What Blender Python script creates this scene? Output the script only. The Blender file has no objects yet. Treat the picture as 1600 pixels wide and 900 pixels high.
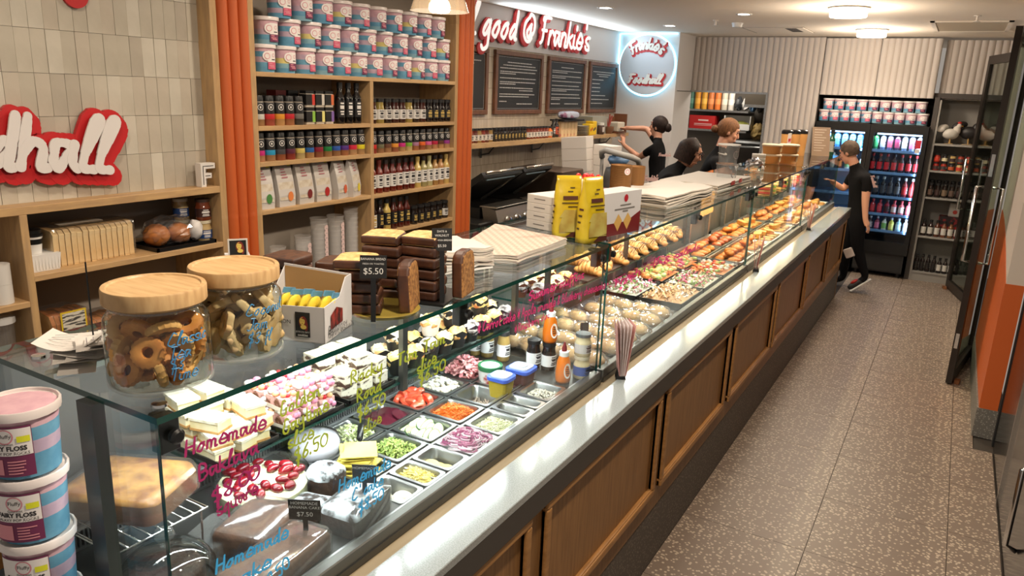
import bpy, math, random
from mathutils import Vector, Matrix, noise
random.seed(7)
PI = math.pi
SC = bpy.context.scene
COL = SC.collection
# ------------------------------------------------------------------ camera
RM = ((0.86162528, 0.50606162, 0.03877516), (0.16194179, -0.20171004, -0.96596476), (-0.48101635, 0.83857898, -0.255751))
FPX = 1173.59
HC = 2.1
cam = bpy.data.cameras.new('camera')
cam.sensor_width = 36.0
cam.lens = FPX / 1600 * 36
cam.clip_start = 0.05
camo = bpy.data.objects.new('camera', cam)
COL.objects.link(camo)
r_, d_, f_ = [Vector(v).normalized() for v in RM]
camo.matrix_world = Matrix(((r_.x, -d_.x, -f_.x, 0), (r_.y, -d_.y, -f_.y, 0), (r_.z, -d_.z, -f_.z, HC), (0, 0, 0, 1)))
SC.camera = camo
def P(x, y, X=None, Y=None, z=None):
    """the point of the plane X=, Y= or z= that the photograph shows at x, y (a measuring aid: returns metres)"""
    d = r_ * ((x - 800) / FPX) + d_ * ((y - 450) / FPX) + f_
    if X is not None: t = X / d.x
    elif Y is not None: t = Y / d.y
    else: t = (z - HC) / d.z
    return Vector((0, 0, HC)) + d * t
# ------------------------------------------------------------------ world, exposure, lights
SC.view_settings.view_transform = 'Standard'
SC.view_settings.look = 'None'
SC.view_settings.gamma = 1
SC.view_settings.use_curve_mapping = False
SC.view_settings.exposure = -0.2
W = bpy.data.worlds.new('world'); SC.world = W
W.use_nodes = True
W.node_tree.nodes['Background'].inputs[0].default_value = (1.0, 0.88, 0.76, 1)
W.node_tree.nodes['Background'].inputs[1].default_value = 0.38
SC.cycles.max_bounces = 10
SC.cycles.transparent_max_bounces = 40
SC.cycles.diffuse_bounces = 3
SC.cycles.glossy_bounces = 4
SC.cycles.caustics_reflective = False
SC.cycles.caustics_refractive = False
SC.cycles.sample_clamp_indirect = 4.0
def lamp(name, kind, loc, power, col=(1, .82, .62), size=.2, size_y=None, aim=None, spot=None, blend=.5, spread=None):
    l = bpy.data.lights.new(name, kind); l.energy = power; l.color = col
    if kind == 'AREA':
        l.size = size
        if size_y: l.shape = 'RECTANGLE'; l.size_y = size_y
        if spread: l.spread = spread
    else: l.shadow_soft_size = size
    if kind == 'SPOT': l.spot_size = spot or 2.2; l.spot_blend = blend
    o = bpy.data.objects.new(name, l); COL.objects.link(o); o.location = loc
    if aim is not None: o.rotation_euler = (Vector(aim) - Vector(loc)).to_track_quat('-Z', 'Y').to_euler()
    return o
ZC = 2.88   # ceiling height
WARM = (1, .85, .68); COOL = (.93, .97, 1.0)
# added spots at ceiling height without fittings, lighting aisle and shelves: (x, y, watts)
ADDED_SPOTS = [(-0.35, 1.2, 46), (-0.35, 3.6, 40), (-1.8, 1.0, 9), (-1.8, 2.4, 11), (-1.8, 3.6, 11), (-3.0, 5.2, 30), (-0.2, 8.8, 6)]
CASE_LED = [(0.80, 2.5, 26, COOL), (2.7, 4.85, 30, (1, .96, .88)), (5.05, 6.8, 36, (1, .80, .52)), (7.05, 8.9, 34, (1, .80, .52))]
for x, y, w in ADDED_SPOTS:
    lamp('added_ceiling_spot', 'SPOT', (x, y, ZC - .03), w * 3.6, WARM, .06, spot=2.95, blend=.6)
for y0, y1, w, c in CASE_LED:   # per case: an added front lamp for the pans, a rear one at the light strip
    lamp('case_lamp', 'AREA', (-1.13, (y0 + y1) / 2, 1.535), w * .45, c, (y1 - y0), .02, aim=(-1.36, (y0 + y1) / 2, 1.0))
    lamp('case_lamp', 'AREA', (-1.44, (y0 + y1) / 2, 1.515), w * .48, c, (y1 - y0), .02, aim=(-1.46, (y0 + y1) / 2, 1.0))
lamp('kitchen_lamp', 'AREA', (-2.8, 11.3, 2.5), 30, (1, .92, .8), .6, .6, aim=(-2.8, 11.3, 0))
# ------------------------------------------------------------------ materials
def lin(c):
    return tuple(((v / 255) / 12.92 if v <= 10 else (((v / 255) + .055) / 1.055) ** 2.4) for v in c[:3]) + (1,)
MATS = {}
def mat(name, c=(128, 128, 128), rough=.5, metal=0, spec=.5, c2=None, scale=20, stretch=(1, 1, 1), lo=.35, hi=.65, detail=3, bump=0, bscale=None, emit=None, es=1, alpha=1, trans=0, coat=0, sss=0, kind='noise'):
    if name in MATS: return MATS[name]
    m = bpy.data.materials.new(name); m.use_nodes = True
    nt = m.node_tree; b = nt.nodes['Principled BSDF']
    b.inputs['Base Color'].default_value = lin(c); b.inputs['Roughness'].default_value = rough
    b.inputs['Metallic'].default_value = metal; b.inputs['Specular IOR Level'].default_value = spec
    b.inputs['Coat Weight'].default_value = coat
    if trans: b.inputs['Transmission Weight'].default_value = trans
    if alpha < 1: b.inputs['Alpha'].default_value = alpha
    if sss: b.inputs['Subsurface Weight'].default_value = sss; b.inputs['Subsurface Radius'].default_value = (.02, .01, .005)
    if emit is not None:
        b.inputs['Emission Color'].default_value = lin(emit); b.inputs['Emission Strength'].default_value = es
    if c2 is not None or bump:
        tc = nt.nodes.new('ShaderNodeTexCoord'); mp = nt.nodes.new('ShaderNodeMapping')
        nt.links.new(tc.outputs['Object'], mp.inputs[0]); mp.inputs['Scale'].default_value = stretch
        if kind == 'noise':
            n = nt.nodes.new('ShaderNodeTexNoise'); n.inputs['Scale'].default_value = scale; n.inputs['Detail'].default_value = detail; fac = n.outputs['Fac']
        elif kind == 'voronoi':
            n = nt.nodes.new('ShaderNodeTexVoronoi'); n.inputs['Scale'].default_value = scale; fac = n.outputs['Distance']
        else:
            n = nt.nodes.new('ShaderNodeTexWave'); n.inputs['Scale'].default_value = scale; n.inputs['Distortion'].default_value = 4; n.inputs['Detail'].default_value = detail; n.inputs['Detail Scale'].default_value = 1.5; fac = n.outputs['Fac']
        nt.links.new(mp.outputs[0], n.inputs['Vector'])
        if c2 is not None:
            r = nt.nodes.new('ShaderNodeValToRGB'); r.color_ramp.elements[0].position = lo; r.color_ramp.elements[1].position = hi
            r.color_ramp.elements[0].color = lin(c); r.color_ramp.elements[1].color = lin(c2)
            nt.links.new(fac, r.inputs[0]); nt.links.new(r.outputs[0], b.inputs['Base Color'])
        if bump:
            bm_ = nt.nodes.new('ShaderNodeBump'); bm_.inputs['Strength'].default_value = bump; bm_.inputs['Distance'].default_value = .004
            if bscale:
                n2 = nt.nodes.new('ShaderNodeTexNoise'); n2.inputs['Scale'].default_value = bscale; nt.links.new(mp.outputs[0], n2.inputs['Vector']); fac = n2.outputs['Fac']
            nt.links.new(fac, bm_.inputs['Height']); nt.links.new(bm_.outputs[0], b.inputs['Normal'])
    MATS[name] = m
    return m
def glassmat(name, tint=(235, 245, 240), ior=1.45, rough=.0, boost=1.0, haze=0, hazec=(255, 255, 255)):
    """clear sheet glass or film: transparent with a fresnel reflection"""
    if name in MATS: return MATS[name]
    m = bpy.data.materials.new(name); m.use_nodes = True; nt = m.node_tree
    nt.nodes.remove(nt.nodes['Principled BSDF']); out = nt.nodes['Material Output']
    t = nt.nodes.new('ShaderNodeBsdfTransparent'); t.inputs[0].default_value = lin(tint)
    g = nt.nodes.new('ShaderNodeBsdfGlossy'); g.inputs['Roughness'].default_value = rough
    fr = nt.nodes.new('ShaderNodeFresnel'); fr.inputs[0].default_value = ior
    ge = nt.nodes.new('ShaderNodeNewGeometry'); io = nt.nodes.new('ShaderNodeMath'); io.operation = 'MULTIPLY_ADD'   # same reflection from either side of the sheet
    io.inputs[1].default_value = 1 / ior - ior; io.inputs[2].default_value = ior; nt.links.new(ge.outputs['Backfacing'], io.inputs[0]); nt.links.new(io.outputs[0], fr.inputs[0])
    mu = nt.nodes.new('ShaderNodeMath'); mu.operation = 'MULTIPLY'; mu.inputs[1].default_value = boost; mu.use_clamp = True
    nt.links.new(fr.outputs[0], mu.inputs[0])
    mx = nt.nodes.new('ShaderNodeMixShader'); nt.links.new(mu.outputs[0], mx.inputs[0])
    src = t.outputs[0]
    if haze:
        df = nt.nodes.new('ShaderNodeBsdfDiffuse'); df.inputs[0].default_value = lin(hazec)
        m2 = nt.nodes.new('ShaderNodeMixShader'); m2.inputs[0].default_value = haze
        nt.links.new(t.outputs[0], m2.inputs[1]); nt.links.new(df.outputs[0], m2.inputs[2]); src = m2.outputs[0]
    nt.links.new(src, mx.inputs[1]); nt.links.new(g.outputs[0], mx.inputs[2]); nt.links.new(mx.outputs[0], out.inputs[0])
    MATS[name] = m
    return m
OAK = mat('oak', (176, 142, 102), .45, c2=(196, 160, 112), scale=9, stretch=(6, 1, 6), detail=5, bump=.05)
OAKV = mat('oak_upright', (172, 140, 101), .45, c2=(192, 157, 110), scale=9, stretch=(6, 6, 1), detail=5)
OAKD = mat('oak_counter', (126, 88, 50), .42, c2=(150, 108, 64), scale=8, stretch=(5, 14, .7), detail=6, bump=.05)
OAKR = mat('oak_rail', (148, 104, 58), .4, c2=(172, 124, 72), scale=8, stretch=(8, 1, 8), detail=5)
ORANGE = mat('orange_paint', (192, 90, 36), .5)
STEEL = mat('brushed_steel', (176, 178, 178), .32, 1, c2=(196, 198, 198), scale=60, stretch=(1, .05, 1))
DSTEEL = mat('dark_steel', (92, 92, 90), .35, .9)
CHROME = mat('chrome', (220, 220, 220), .12, 1)
BLACK = mat('black_plastic', (18, 18, 19), .35)
BLACKM = mat('black_matt', (22, 21, 21), .7)
WHITE = mat('white_plastic', (226, 224, 220), .4)
PAPER = mat('white_paper', (208, 203, 196), .8)
WPAINT = mat('white_paint', (222, 214, 204), .6)
CEILM = mat('ceiling_paint', (240, 229, 214), .8)
GLASS = glassmat('sheet_glass', (240, 247, 244), 1.45, 0, 1.0)
GEDGE = mat('glass_edge', (20, 62, 54), .15, spec=.6)
CLEAR = glassmat('clear_plastic', (240, 242, 242), 1.45, .05, 1.6, .07)
FILM2 = glassmat('crinkled_film', (252, 252, 252), 1.5, .08, 2.6, .05)
JARG = glassmat('jar_glass', (238, 242, 240), 1.5, 0, 1.6)
FILM = glassmat('cling_film', (252, 252, 252), 1.5, .13, 2.2, .03)
GREY = mat('grey_liner', (164, 154, 142), .7)
DARKIN = mat('dark_interior', (30, 28, 27), .6)
# ------------------------------------------------------------------ mesh helpers
class MB:
    def __init__(s): s.v = []; s.f = []; s.m = []; s.M = None
    def add(s, vs, fs, mi=0, M=None):
        b = len(s.v)
        for p in vs:
            p = Vector(p)
            if M is not None: p = M @ p
            if s.M is not None: p = s.M @ p
            s.v.append(p[:])
        for f in fs: s.f.append([i + b for i in f]); s.m.append(mi)
        return s
    def box(s, x0, x1, y0, y1, z0, z1, mi=0, M=None):
        vs = [(x, y, z) for z in (z0, z1) for y in (y0, y1) for x in (x0, x1)]
        return s.add(vs, [(0, 2, 3, 1), (4, 5, 7, 6), (0, 1, 5, 4), (2, 6, 7, 3), (0, 4, 6, 2), (1, 3, 7, 5)], mi, M)
    def cbox(s, c, sz, mi=0, M=None):
        return s.box(c[0] - sz[0] / 2, c[0] + sz[0] / 2, c[1] - sz[1] / 2, c[1] + sz[1] / 2, c[2] - sz[2] / 2, c[2] + sz[2] / 2, mi, M)
    def lathe(s, prof, n=16, c=(0, 0, 0), mi=0, M=None, a0=0, a1=2 * PI, cap=True, mis=None):
        full = abs(a1 - a0 - 2 * PI) < 1e-6; k = n if full else n + 1; vs = []
        for r, z in prof:
            for i in range(k):
                a = a0 + (a1 - a0) * i / n; vs.append((c[0] + r * math.cos(a), c[1] + r * math.sin(a), c[2] + z))
        for j in range(len(prof) - 1):
            fs = []
            for i in range(n):
                i2 = (i + 1) % k; fs.append((j * k + i, j * k + i2, (j + 1) * k + i2, (j + 1) * k + i))
            if j == 0: s.add(vs, fs, mis[0] if mis else mi, M); b = len(s.v) - len(vs)
            else:
                for f in fs: s.f.append([q + b for q in f]); s.m.append(mis[j] if mis else mi)
        if cap and full:
            if prof[0][0] > 1e-4: s.f.append([b + i for i in range(k)][::-1]); s.m.append(mis[0] if mis else mi)
            if prof[-1][0] > 1e-4: s.f.append([b + (len(prof) - 1) * k + i for i in range(k)]); s.m.append(mis[-1] if mis else mi)
        return s
    def ell(s, c, r, nu=12, nv=8, mi=0, M=None, nz=0, ns=8, seed=0, sq=1):
        vs = []; fs = []
        for j in range(nv + 1):
            t = PI * j / nv
            for i in range(nu):
                a = 2 * PI * i / nu
                d = Vector((math.sin(t) * math.cos(a), math.sin(t) * math.sin(a), -math.cos(t)))
                if sq != 1: d = Vector([math.copysign(abs(q) ** sq, q) for q in d])
                k = 1 + (nz * noise.noise(d * ns * .5 + Vector((seed * 3.1, seed * 1.7, seed))) if nz else 0)
                vs.append((c[0] + r[0] * d.x * k, c[1] + r[1] * d.y * k, c[2] + r[2] * d.z * k))
        for j in range(nv):
            for i in range(nu):
                i2 = (i + 1) % nu; fs.append((j * nu + i, j * nu + i2, (j + 1) * nu + i2, (j + 1) * nu + i))
        return s.add(vs, fs, mi, M)
    def tube(s, pts, r, n=8, mi=0, closed=False, flat=1):
        pts = [Vector(p) for p in pts]; k = len(pts)
        rr = r if isinstance(r, (list, tuple)) else [r] * k
        vs = []; fs = []; up = None
        for i, p in enumerate(pts):
            a = pts[(i - 1) % k] if (closed or i > 0) else p
            b = pts[(i + 1) % k] if (closed or i < k - 1) else p
            t = (b - a)
            t = t.normalized() if t.length > 1e-9 else Vector((0, 0, 1))
            if up is None: up = Vector((0, 0, 1)) if abs(t.z) < .9 else Vector((1, 0, 0))
            x = t.cross(up)
            if x.length < 1e-6: x = t.orthogonal()
            x.normalize(); y = x.cross(t).normalized(); up = y
            for q in range(n):
                an = 2 * PI * q / n; vs.append(p + (x * math.cos(an) + y * math.sin(an) * flat) * rr[i])
        for i in range(k if closed else k - 1):
            for q in range(n):
                a = i * n + q; b = i * n + (q + 1) % n; i2 = (i + 1) % k
                fs.append((a, b, i2 * n + (q + 1) % n, i2 * n + q))
        if not closed:
            fs.append(tuple(range(n))[::-1]); fs.append(tuple((k - 1) * n + q for q in range(n)))
        return s.add(vs, fs, mi)
    def prism(s, poly, d, M=None, mi=0, mside=None):
        """poly: 2D outline in x,y extruded 0..d along z"""
        n = len(poly); vs = [(x, y, 0) for x, y in poly] + [(x, y, d) for x, y in poly]
        s.add(vs, [tuple(range(n))[::-1], tuple(range(n, 2 * n))], mi, M); b = len(s.v) - 2 * n
        for i in range(n):
            j = (i + 1) % n; s.f.append([b + i, b + j, b + n + j, b + n + i]); s.m.append(mi if mside is None else mside)
        return s
    def mesh(s, name, mats, smooth=False):
        me = bpy.data.meshes.new(name); me.from_pydata(s.v, [], s.f)
        for m in (mats if isinstance(mats, (list, tuple)) else [mats]): me.materials.append(m)
        if any(s.m): me.polygons.foreach_set('material_index', s.m)
        if smooth: me.shade_smooth() if smooth is True else me.set_sharp_from_angle(angle=smooth)
        me.update()
        return me
    def build(s, name, mats, parent=None, smooth=False, bevel=0, seg=1):
        me = s.mesh(name, mats, smooth)
        o = bpy.data.objects.new(name, me); COL.objects.link(o)
        if parent is not None: o.parent = parent
        if bevel:
            b = o.modifiers.new('bevel', 'BEVEL'); b.width = bevel; b.segments = seg; b.limit_method = 'ANGLE'
        return o
def fixn(me):
    import bmesh
    b = bmesh.new(); b.from_mesh(me); bmesh.ops.recalc_face_normals(b, faces=b.faces); b.to_mesh(me); b.free()
def tag(o, label=None, cat=None, group=None, kind=None):
    if label: o['label'] = label
    if cat: o['category'] = cat
    if group: o['group'] = group
    if kind: o['kind'] = kind
    return o
def thing(name, label, cat, loc=(0, 0, 0), rz=0, group=None, rot=None):
    o = bpy.data.objects.new(name, None); COL.objects.link(o); o.location = loc
    o.rotation_euler = rot if rot else (0, 0, rz); o.empty_display_size = .05
    return tag(o, label, cat, group)
def inst(me, name, parent=None, loc=(0, 0, 0), rot=(0, 0, 0), sc=1):
    o = bpy.data.objects.new(name, me); COL.objects.link(o); o.location = loc; o.rotation_euler = rot
    o.scale = (sc, sc, sc) if not isinstance(sc, (tuple, list)) else sc
    if parent is not None: o.parent = parent
    return o
def dup(root, loc, rz=0, label=None, group=None, rot=None):
    kids = list(root.children)
    r = root.copy(); COL.objects.link(r); r.location = loc; r.rotation_euler = rot if rot else (0, 0, rz)
    if label: r['label'] = label
    if group: r['group'] = group
    for ch in kids:
        c = ch.copy(); COL.objects.link(c); c.parent = r
        for g in list(ch.children):
            d = g.copy(); COL.objects.link(d); d.parent = c
    return r
TXT = {}
def textmesh(s, size=1, bold=0, shear=0, ext=0, align='CENTER'):
    k = (s, size, bold, shear, ext, align)
    if k in TXT: return TXT[k]
    c = bpy.data.curves.new('t', 'FONT'); c.body = s; c.size = size; c.offset = bold; c.shear = shear; c.extrude = ext
    c.align_x = align; c.align_y = 'CENTER'; c.resolution_u = 2
    o = bpy.data.objects.new('t', c); COL.objects.link(o)
    dg = bpy.context.evaluated_depsgraph_get(); me = bpy.data.meshes.new_from_object(o.evaluated_get(dg))
    bpy.data.objects.remove(o); bpy.data.curves.remove(c); me.materials.clear(); TXT[k] = me
    return me
def text(s, name, m, parent, M, size=1, **kw):
    me = textmesh(s, size, **kw).copy(); me.materials.clear(); me.materials.append(m); me.transform(M)
    o = bpy.data.objects.new(name, me); COL.objects.link(o); o.parent = parent
    return o
def frameM(o, x, y):
    """matrix with local x, y axes along the given directions, origin o"""
    x = Vector(x).normalized(); y = Vector(y); z = x.cross(y).normalized(); y = z.cross(x)
    return Matrix(((x.x, y.x, z.x, o[0]), (x.y, y.y, z.y, o[1]), (x.z, y.z, z.z, o[2]), (0, 0, 0, 1)))
# ------------------------------------------------------------------ one-stroke lettering (for brush script signs and marker handwriting)
# per letter: advance, strokes as x,y pairs (baseline 0, x height 4, ascender 8, descender -4)
GLY = {
 'a': (4.2, '33 24 04 02 01 10 22 33 34 32 31 40'), 'b': (4, '08 05 01 10 30 32 33 24 13 01'), 'c': (3.6, '33 24 13 01 10 20 31'),
 'd': (4.2, '33 24 13 01 10 21 33 38 32 30 40'), 'e': (4.2, '02 42 43 25 14 02 01 10 30 41'), 'f': (3, '37 28 17 13 10 1c|04 34'),
 'g': (4.2, '33 24 13 01 10 21 33 34 30 3c 1d 0c'), 'h': (4.2, '08 04 00|02 14 24 33 30 40'), 'i': (2, '04 01 10 20|16 17'), 'j': (2.4, '24 2c 0d|26 27'),
 'k': (4, '08 00|34 02 12 30 40'), 'l': (2.2, '02 28 18 01 10 20'), 'm': (5.6, '04 00|03 14 23 20|23 34 43 40 50'), 'n': (4.2, '04 00|02 14 24 33 30 40'),
 'o': (4.2, '24 13 01 10 20 32 33 24 34'), 'p': (4.2, '04 0d|03 14 24 33 31 20 10 01'), 'q': (4.2, '33 24 13 01 10 21 33 34 3d'), 'r': (3.2, '04 00|02 14 24 33'),
 's': (3.4, '34 14 03 12 31 30 10 01'), 't': (2.8, '18 11 20 30|05 35'), 'u': (4.4, '04 01 10 20 32 34 30 40'), 'v': (3.8, '04 10 34'), 'w': (5.4, '04 10 24 40 54'),
 'y': (4.2, '04 02 11 21 33 34 3c 1d'), 'z': (3.6, '04 34 00 30'), 'x': (3.8, '04 30|34 00'),
 'A': (5.2, '00 28 40|13 33'), 'B': (4.6, '00 08 28 37 35 14 34 42 31 20 00'), 'C': (4.8, '47 28 16 03 01 20 41'), 'F': (4.8, '58 28 17 14 11 00|04 34|08 07 18'),
 'G': (5, '47 28 15 02 10 30 43 33'), 'H': (5, '08 00|48 40|04 44'), 'R': (4.8, '00 08 28 37 35 14 40'), 'S': (4.4, '47 28 17 05 34 32 20 01'),
 'T': (4.6, '28 20|08 48'), 'J': (4, '38 32 10 01|18 48'), 'N': (5, '00 08 40 48'), 'P': (4.4, '00 08 28 37 35 24 04'), 'D': (4.8, '00 08 28 46 42 20 00'),
 '0': (4.2, '28 06 02 20 42 46 28'), '1': (2.4, '06 18 10'), '2': (4, '06 18 36 00 40'), '3': (4, '07 28 36 14 32 20 01'), '5': (4, '48 08 05 25 33 20 01'), '6': (4, '38 15 02 10 32 24 03'),
 '7': (4, '08 38 10'), '8': (4, '24 07 28 37 24 02 20 32 24'), '9': (4, '35 14 06 28 37 30'), '$': (4.4, '37 17 05 33 31 11|29 2c'), '.': (1.6, '00 01'),
 '*': (3.4, '36 02|06 32|04 34|28 20'), '&': (4.8, '40 16 18 28 36 03 01 10 42'), "'": (1.4, '19 17'), '@': (7.4, '45 34 23 22 31 42 45|45 43 52 63 65 57 38 27 05 02 20 40 51'), '-': (3, '03 33'), ' ': (2.6, ''), '!': (2, '18 13|10 11'),
}
def strokes(s, slant=.25):
    """text to smoothed polylines in x-height = 1 units; returns (lines, width)"""
    out = []; x0 = 0
    for ch in s:
        adv, st = GLY.get(ch, (2, ''))
        for seg in st.split('|'):
            pts = []
            for q in seg.split():
                y = {'a': -1, 'b': -2, 'c': -3, 'd': -4}.get(q[1]); y = int(q[1]) if y is None else y
                pts.append((int(q[0]), y))
            if len(pts) < 2: continue
            cv = []
            for i in range(len(pts) - 1):
                p0 = pts[max(i - 1, 0)]; p1 = pts[i]; p2 = pts[i + 1]; p3 = pts[min(i + 2, len(pts) - 1)]
                N = 4
                for k in range(N):
                    t = k / N
                    cv.append(tuple(.5 * (2 * p1[a] + (p2[a] - p0[a]) * t + (2 * p0[a] - 5 * p1[a] + 4 * p2[a] - p3[a]) * t * t + (3 * p1[a] - p0[a] - 3 * p2[a] + p3[a]) * t ** 3) for a in (0, 1)))
            cv.append(pts[-1])
            out.append([((x0 + x + slant * y) / 4, y / 4) for x, y in cv])
        x0 += adv + .6
    return out, x0 / 4
def ribbon(mb, lines, M, w, d=0, mi=0, off=(0, 0), z0=0, var=.25):
    """thick 2D strokes: quads and round joints, extruded by d"""
    q_ = 0; eps = 4e-5 / max(1e-6, M.col[2].xyz.length)
    for L in lines:
        n = len(L)
        for i in range(n):
            q_ += 1; T = M @ Matrix.Translation((0, 0, z0 + q_ * eps))   # each dab sits a hair above the last
            ww = w * (1 - var * .5 + var * abs(math.sin(i * .55)))
            x, y = L[i][0] + off[0], L[i][1] + off[1]
            poly = [(x + ww / 2 * math.cos(a * PI / 6), y + ww / 2 * math.sin(a * PI / 6)) for a in range(12)]
            if d: 
                mb.prism(poly, d, T, mi)
            else: mb.add([(p[0], p[1], 0) for p in poly], [tuple(range(12))], mi, T)
            if i < n - 1:
                x2, y2 = L[i + 1][0] + off[0], L[i + 1][1] + off[1]
                dx, dy = x2 - x, y2 - y; l = math.hypot(dx, dy)
                if l < 1e-5: continue
                px, py = -dy / l * ww / 2, dx / l * ww / 2
                T = M @ Matrix.Translation((0, 0, z0 + (q_ + .5) * eps))
                q = [(x - px, y - py), (x2 - px, y2 - py), (x2 + px, y2 + py), (x + px, y + py)]
                if d: mb.prism(q, d, T, mi)
                else: mb.add([(a, b, 0) for a, b in q], [(0, 1, 2, 3)], mi, T)
    return mb
# ================================================================== ROOM
TERR = mat('terrazzo', (190, 172, 151), .42, c2=(126, 110, 97), scale=52, lo=.30, hi=.36, kind='voronoi')
TERRK = mat('terrazzo_kick', (128, 118, 106), .6, c2=(86, 79, 72), scale=70, lo=.25, hi=.36, kind='voronoi')
GROUT = mat('grout', (62, 54, 47), .9)
fl = MB().box(-4.1, .6, .2, 12.4, -.08, -.008).build('floor', GROUT); tag(fl, kind='structure')
def tiles(x0, x1, y0, y1, n0, n1):
    me = MB().box(0, x1 - x0 - .003, 0, .594, -.0075, 0).mesh('tile', TERR)
    for k in range(n0, n1): inst(me, 'tile', fl, (x0 + .0015, 3.504 + .597 * k + .0015, 0))
tiles(-.921, -.324, 0, 0, -4, 12); tiles(-.324, .273, 0, 0, -4, 12); tiles(.273, .50, 0, 0, -4, 3); tiles(.273, .395, 0, 0, 3, 12)
rf = MB().box(-4.1, -1.75, 1.0, 10.4, -.008, .15).build('floor', mat('back_floor', (70, 66, 62), .7)); tag(rf, kind='structure')
ce = MB().box(-4.2, .75, -.5, 12.4, ZC, ZC + .1).build('ceiling', CEILM); tag(ce, kind='structure')
# fluted back wall -------------------------------------------------------
FLUTE = mat('fluted_panel_paint', (190, 180, 172), .65)
def fluted(mb, x0, x1, z0, z1, y, pitch=.073, dep=.016, depth=.05):
    n = max(1, round((x1 - x0) / pitch)); p = (x1 - x0) / n; prof = []
    for i in range(n):
        for k in range(7):
            t = k / 7; prof.append((x0 + (i + t) * p, y - dep * math.sin(PI * t) ** .7))
    prof.append((x1, y)); m = len(prof)
    vs = [(x, yy, z) for z in (z0, z1) for x, yy in prof] + [(x0, y + depth, z0), (x1, y + depth, z0), (x0, y + depth, z1), (x1, y + depth, z1)]
    fs = [(i, i + 1, m + i + 1, m + i) for i in range(m - 1)]
    a, b, c, d = 2 * m, 2 * m + 1, 2 * m + 2, 2 * m + 3
    fs += [(a, c, d, b), (0, m, c, a), (m - 1, b, d, 2 * m - 1), tuple(range(m))[::-1] + (a, b), tuple(range(m, 2 * m)) + (d, c)]
    mb.add(vs, fs); return mb
YB = 10.4
m = MB(); fluted(m, -3.27, -2.25, 2.175, ZC - .01, YB); fluted(m, -2.25, -1.62, 0, ZC - .01, YB)
wb = tag(m.build('wall_back', FLUTE, smooth=.9), kind='structure')
m = MB().box(-3.27, -2.25, YB, YB + .06, 0, .95); tag(m.build('wall_back', WPAINT), kind='structure')
m = MB(); fluted(m, -1.61, -.985, 2.185, ZC - .02, YB - .01); p_ = m.build('panel', FLUTE, wb, smooth=.9)
m = MB(); fluted(m, -.978, -.34, 2.185, ZC - .02, YB - .01); p_ = m.build('panel', FLUTE, wb, smooth=.9)
m = MB(); fluted(m, -.30, .395, 2.175, ZC - .03, YB + .12); p_ = m.build('panel', FLUTE, wb, smooth=.9)
# kitchen opening trim and the kitchen behind
ST = STEEL
t = MB().box(-3.27, -2.24, YB - .02, YB + .05, 2.16, 2.185).box(-2.262, -2.235, YB - .02, YB + .05, .95, 2.16).build('trim_1', ST); tag(t, kind='structure')
kb = MB().box(-4.1, -1.65, 12.2, 12.3, 0, ZC).box(-1.7, -1.62, YB + .06, 12.2, 0, ZC).build('wall_kitchen', mat('kitchen_wall', (112, 104, 94), .6)); tag(kb, kind='structure')
# fridge recess
rc = MB().box(-1.66, .45, 11.0, 11.05, 0, 2.2).box(-1.66, -1.615, YB, 11.0, 0, 2.2).box(-.32, -.27, YB - .03, 11.0, 0, 2.2).box(-1.66, .45, YB + .05, 11, 2.19, 2.25).build('wall_recess', mat('recess_grey', (66, 60, 56), .7)); tag(rc, kind='structure')
# left (menu) wall -----------------------------------------------------
mw = bpy.data.materials.new('finger_tile'); mw.use_nodes = True; nt = mw.node_tree; b = nt.nodes['Principled BSDF']
tc = nt.nodes.new('ShaderNodeTexCoord'); mp = nt.nodes.new('ShaderNodeMapping'); mp.inputs['Rotation'].default_value = (0, PI / 2, 0)
sx = nt.nodes.new('ShaderNodeSeparateXYZ'); cx = nt.nodes.new('ShaderNodeCombineXYZ')
nt.links.new(tc.outputs['Object'], sx.inputs[0]); nt.links.new(sx.outputs[2], cx.inputs[0]); nt.links.new(sx.outputs[1], cx.inputs[1])
bk = nt.nodes.new('ShaderNodeTexBrick'); nt.links.new(cx.outputs[0], bk.inputs['Vector'])
bk.offset = 0; bk.inputs['Scale'].default_value = 1; bk.inputs['Brick Width'].default_value = .15; bk.inputs['Row Height'].default_value = .028; bk.inputs['Mortar Size'].default_value = .0022
bk.inputs['Color1'].default_value = lin((206, 192, 172)); bk.inputs['Color2'].default_value = lin((188, 174, 155)); bk.inputs['Mortar'].default_value = lin((140, 126, 110))
nt.links.new(bk.outputs['Color'], b.inputs['Base Color']); b.inputs['Roughness'].default_value = .25
bu = nt.nodes.new('ShaderNodeBump'); bu.inputs['Strength'].default_value = .4; bu.inputs['Distance'].default_value = .003; bu.invert = True
nt.links.new(bk.outputs['Fac'], bu.inputs['Height']); nt.links.new(bu.outputs[0], b.inputs['Normal'])
wl = MB().box(-4.25, -4.1, 3.8, 9.73, 0, 2.49).build('wall_left', mw); tag(wl, kind='structure')
wl2 = MB().box(-4.25, -4.085, 3.8, 9.73, 2.49, ZC).build('wall_left', mat('white_wall', (216, 212, 212), .6)); tag(wl2, kind='structure')
wr = MB().box(-4.25, -3.27, 9.73, 9.85, 0, ZC).box(-3.32, -3.27, 9.85, YB + .02, 0, ZC).build('wall_return', mat('return_wall', (214, 208, 204), .6)); tag(wr, kind='structure')
tj = MB().box(-3.269, -3.266, 9.8, YB - .01, 2.16, 2.168).build('trim_2', GROUT); tag(tj, kind='structure')
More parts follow.
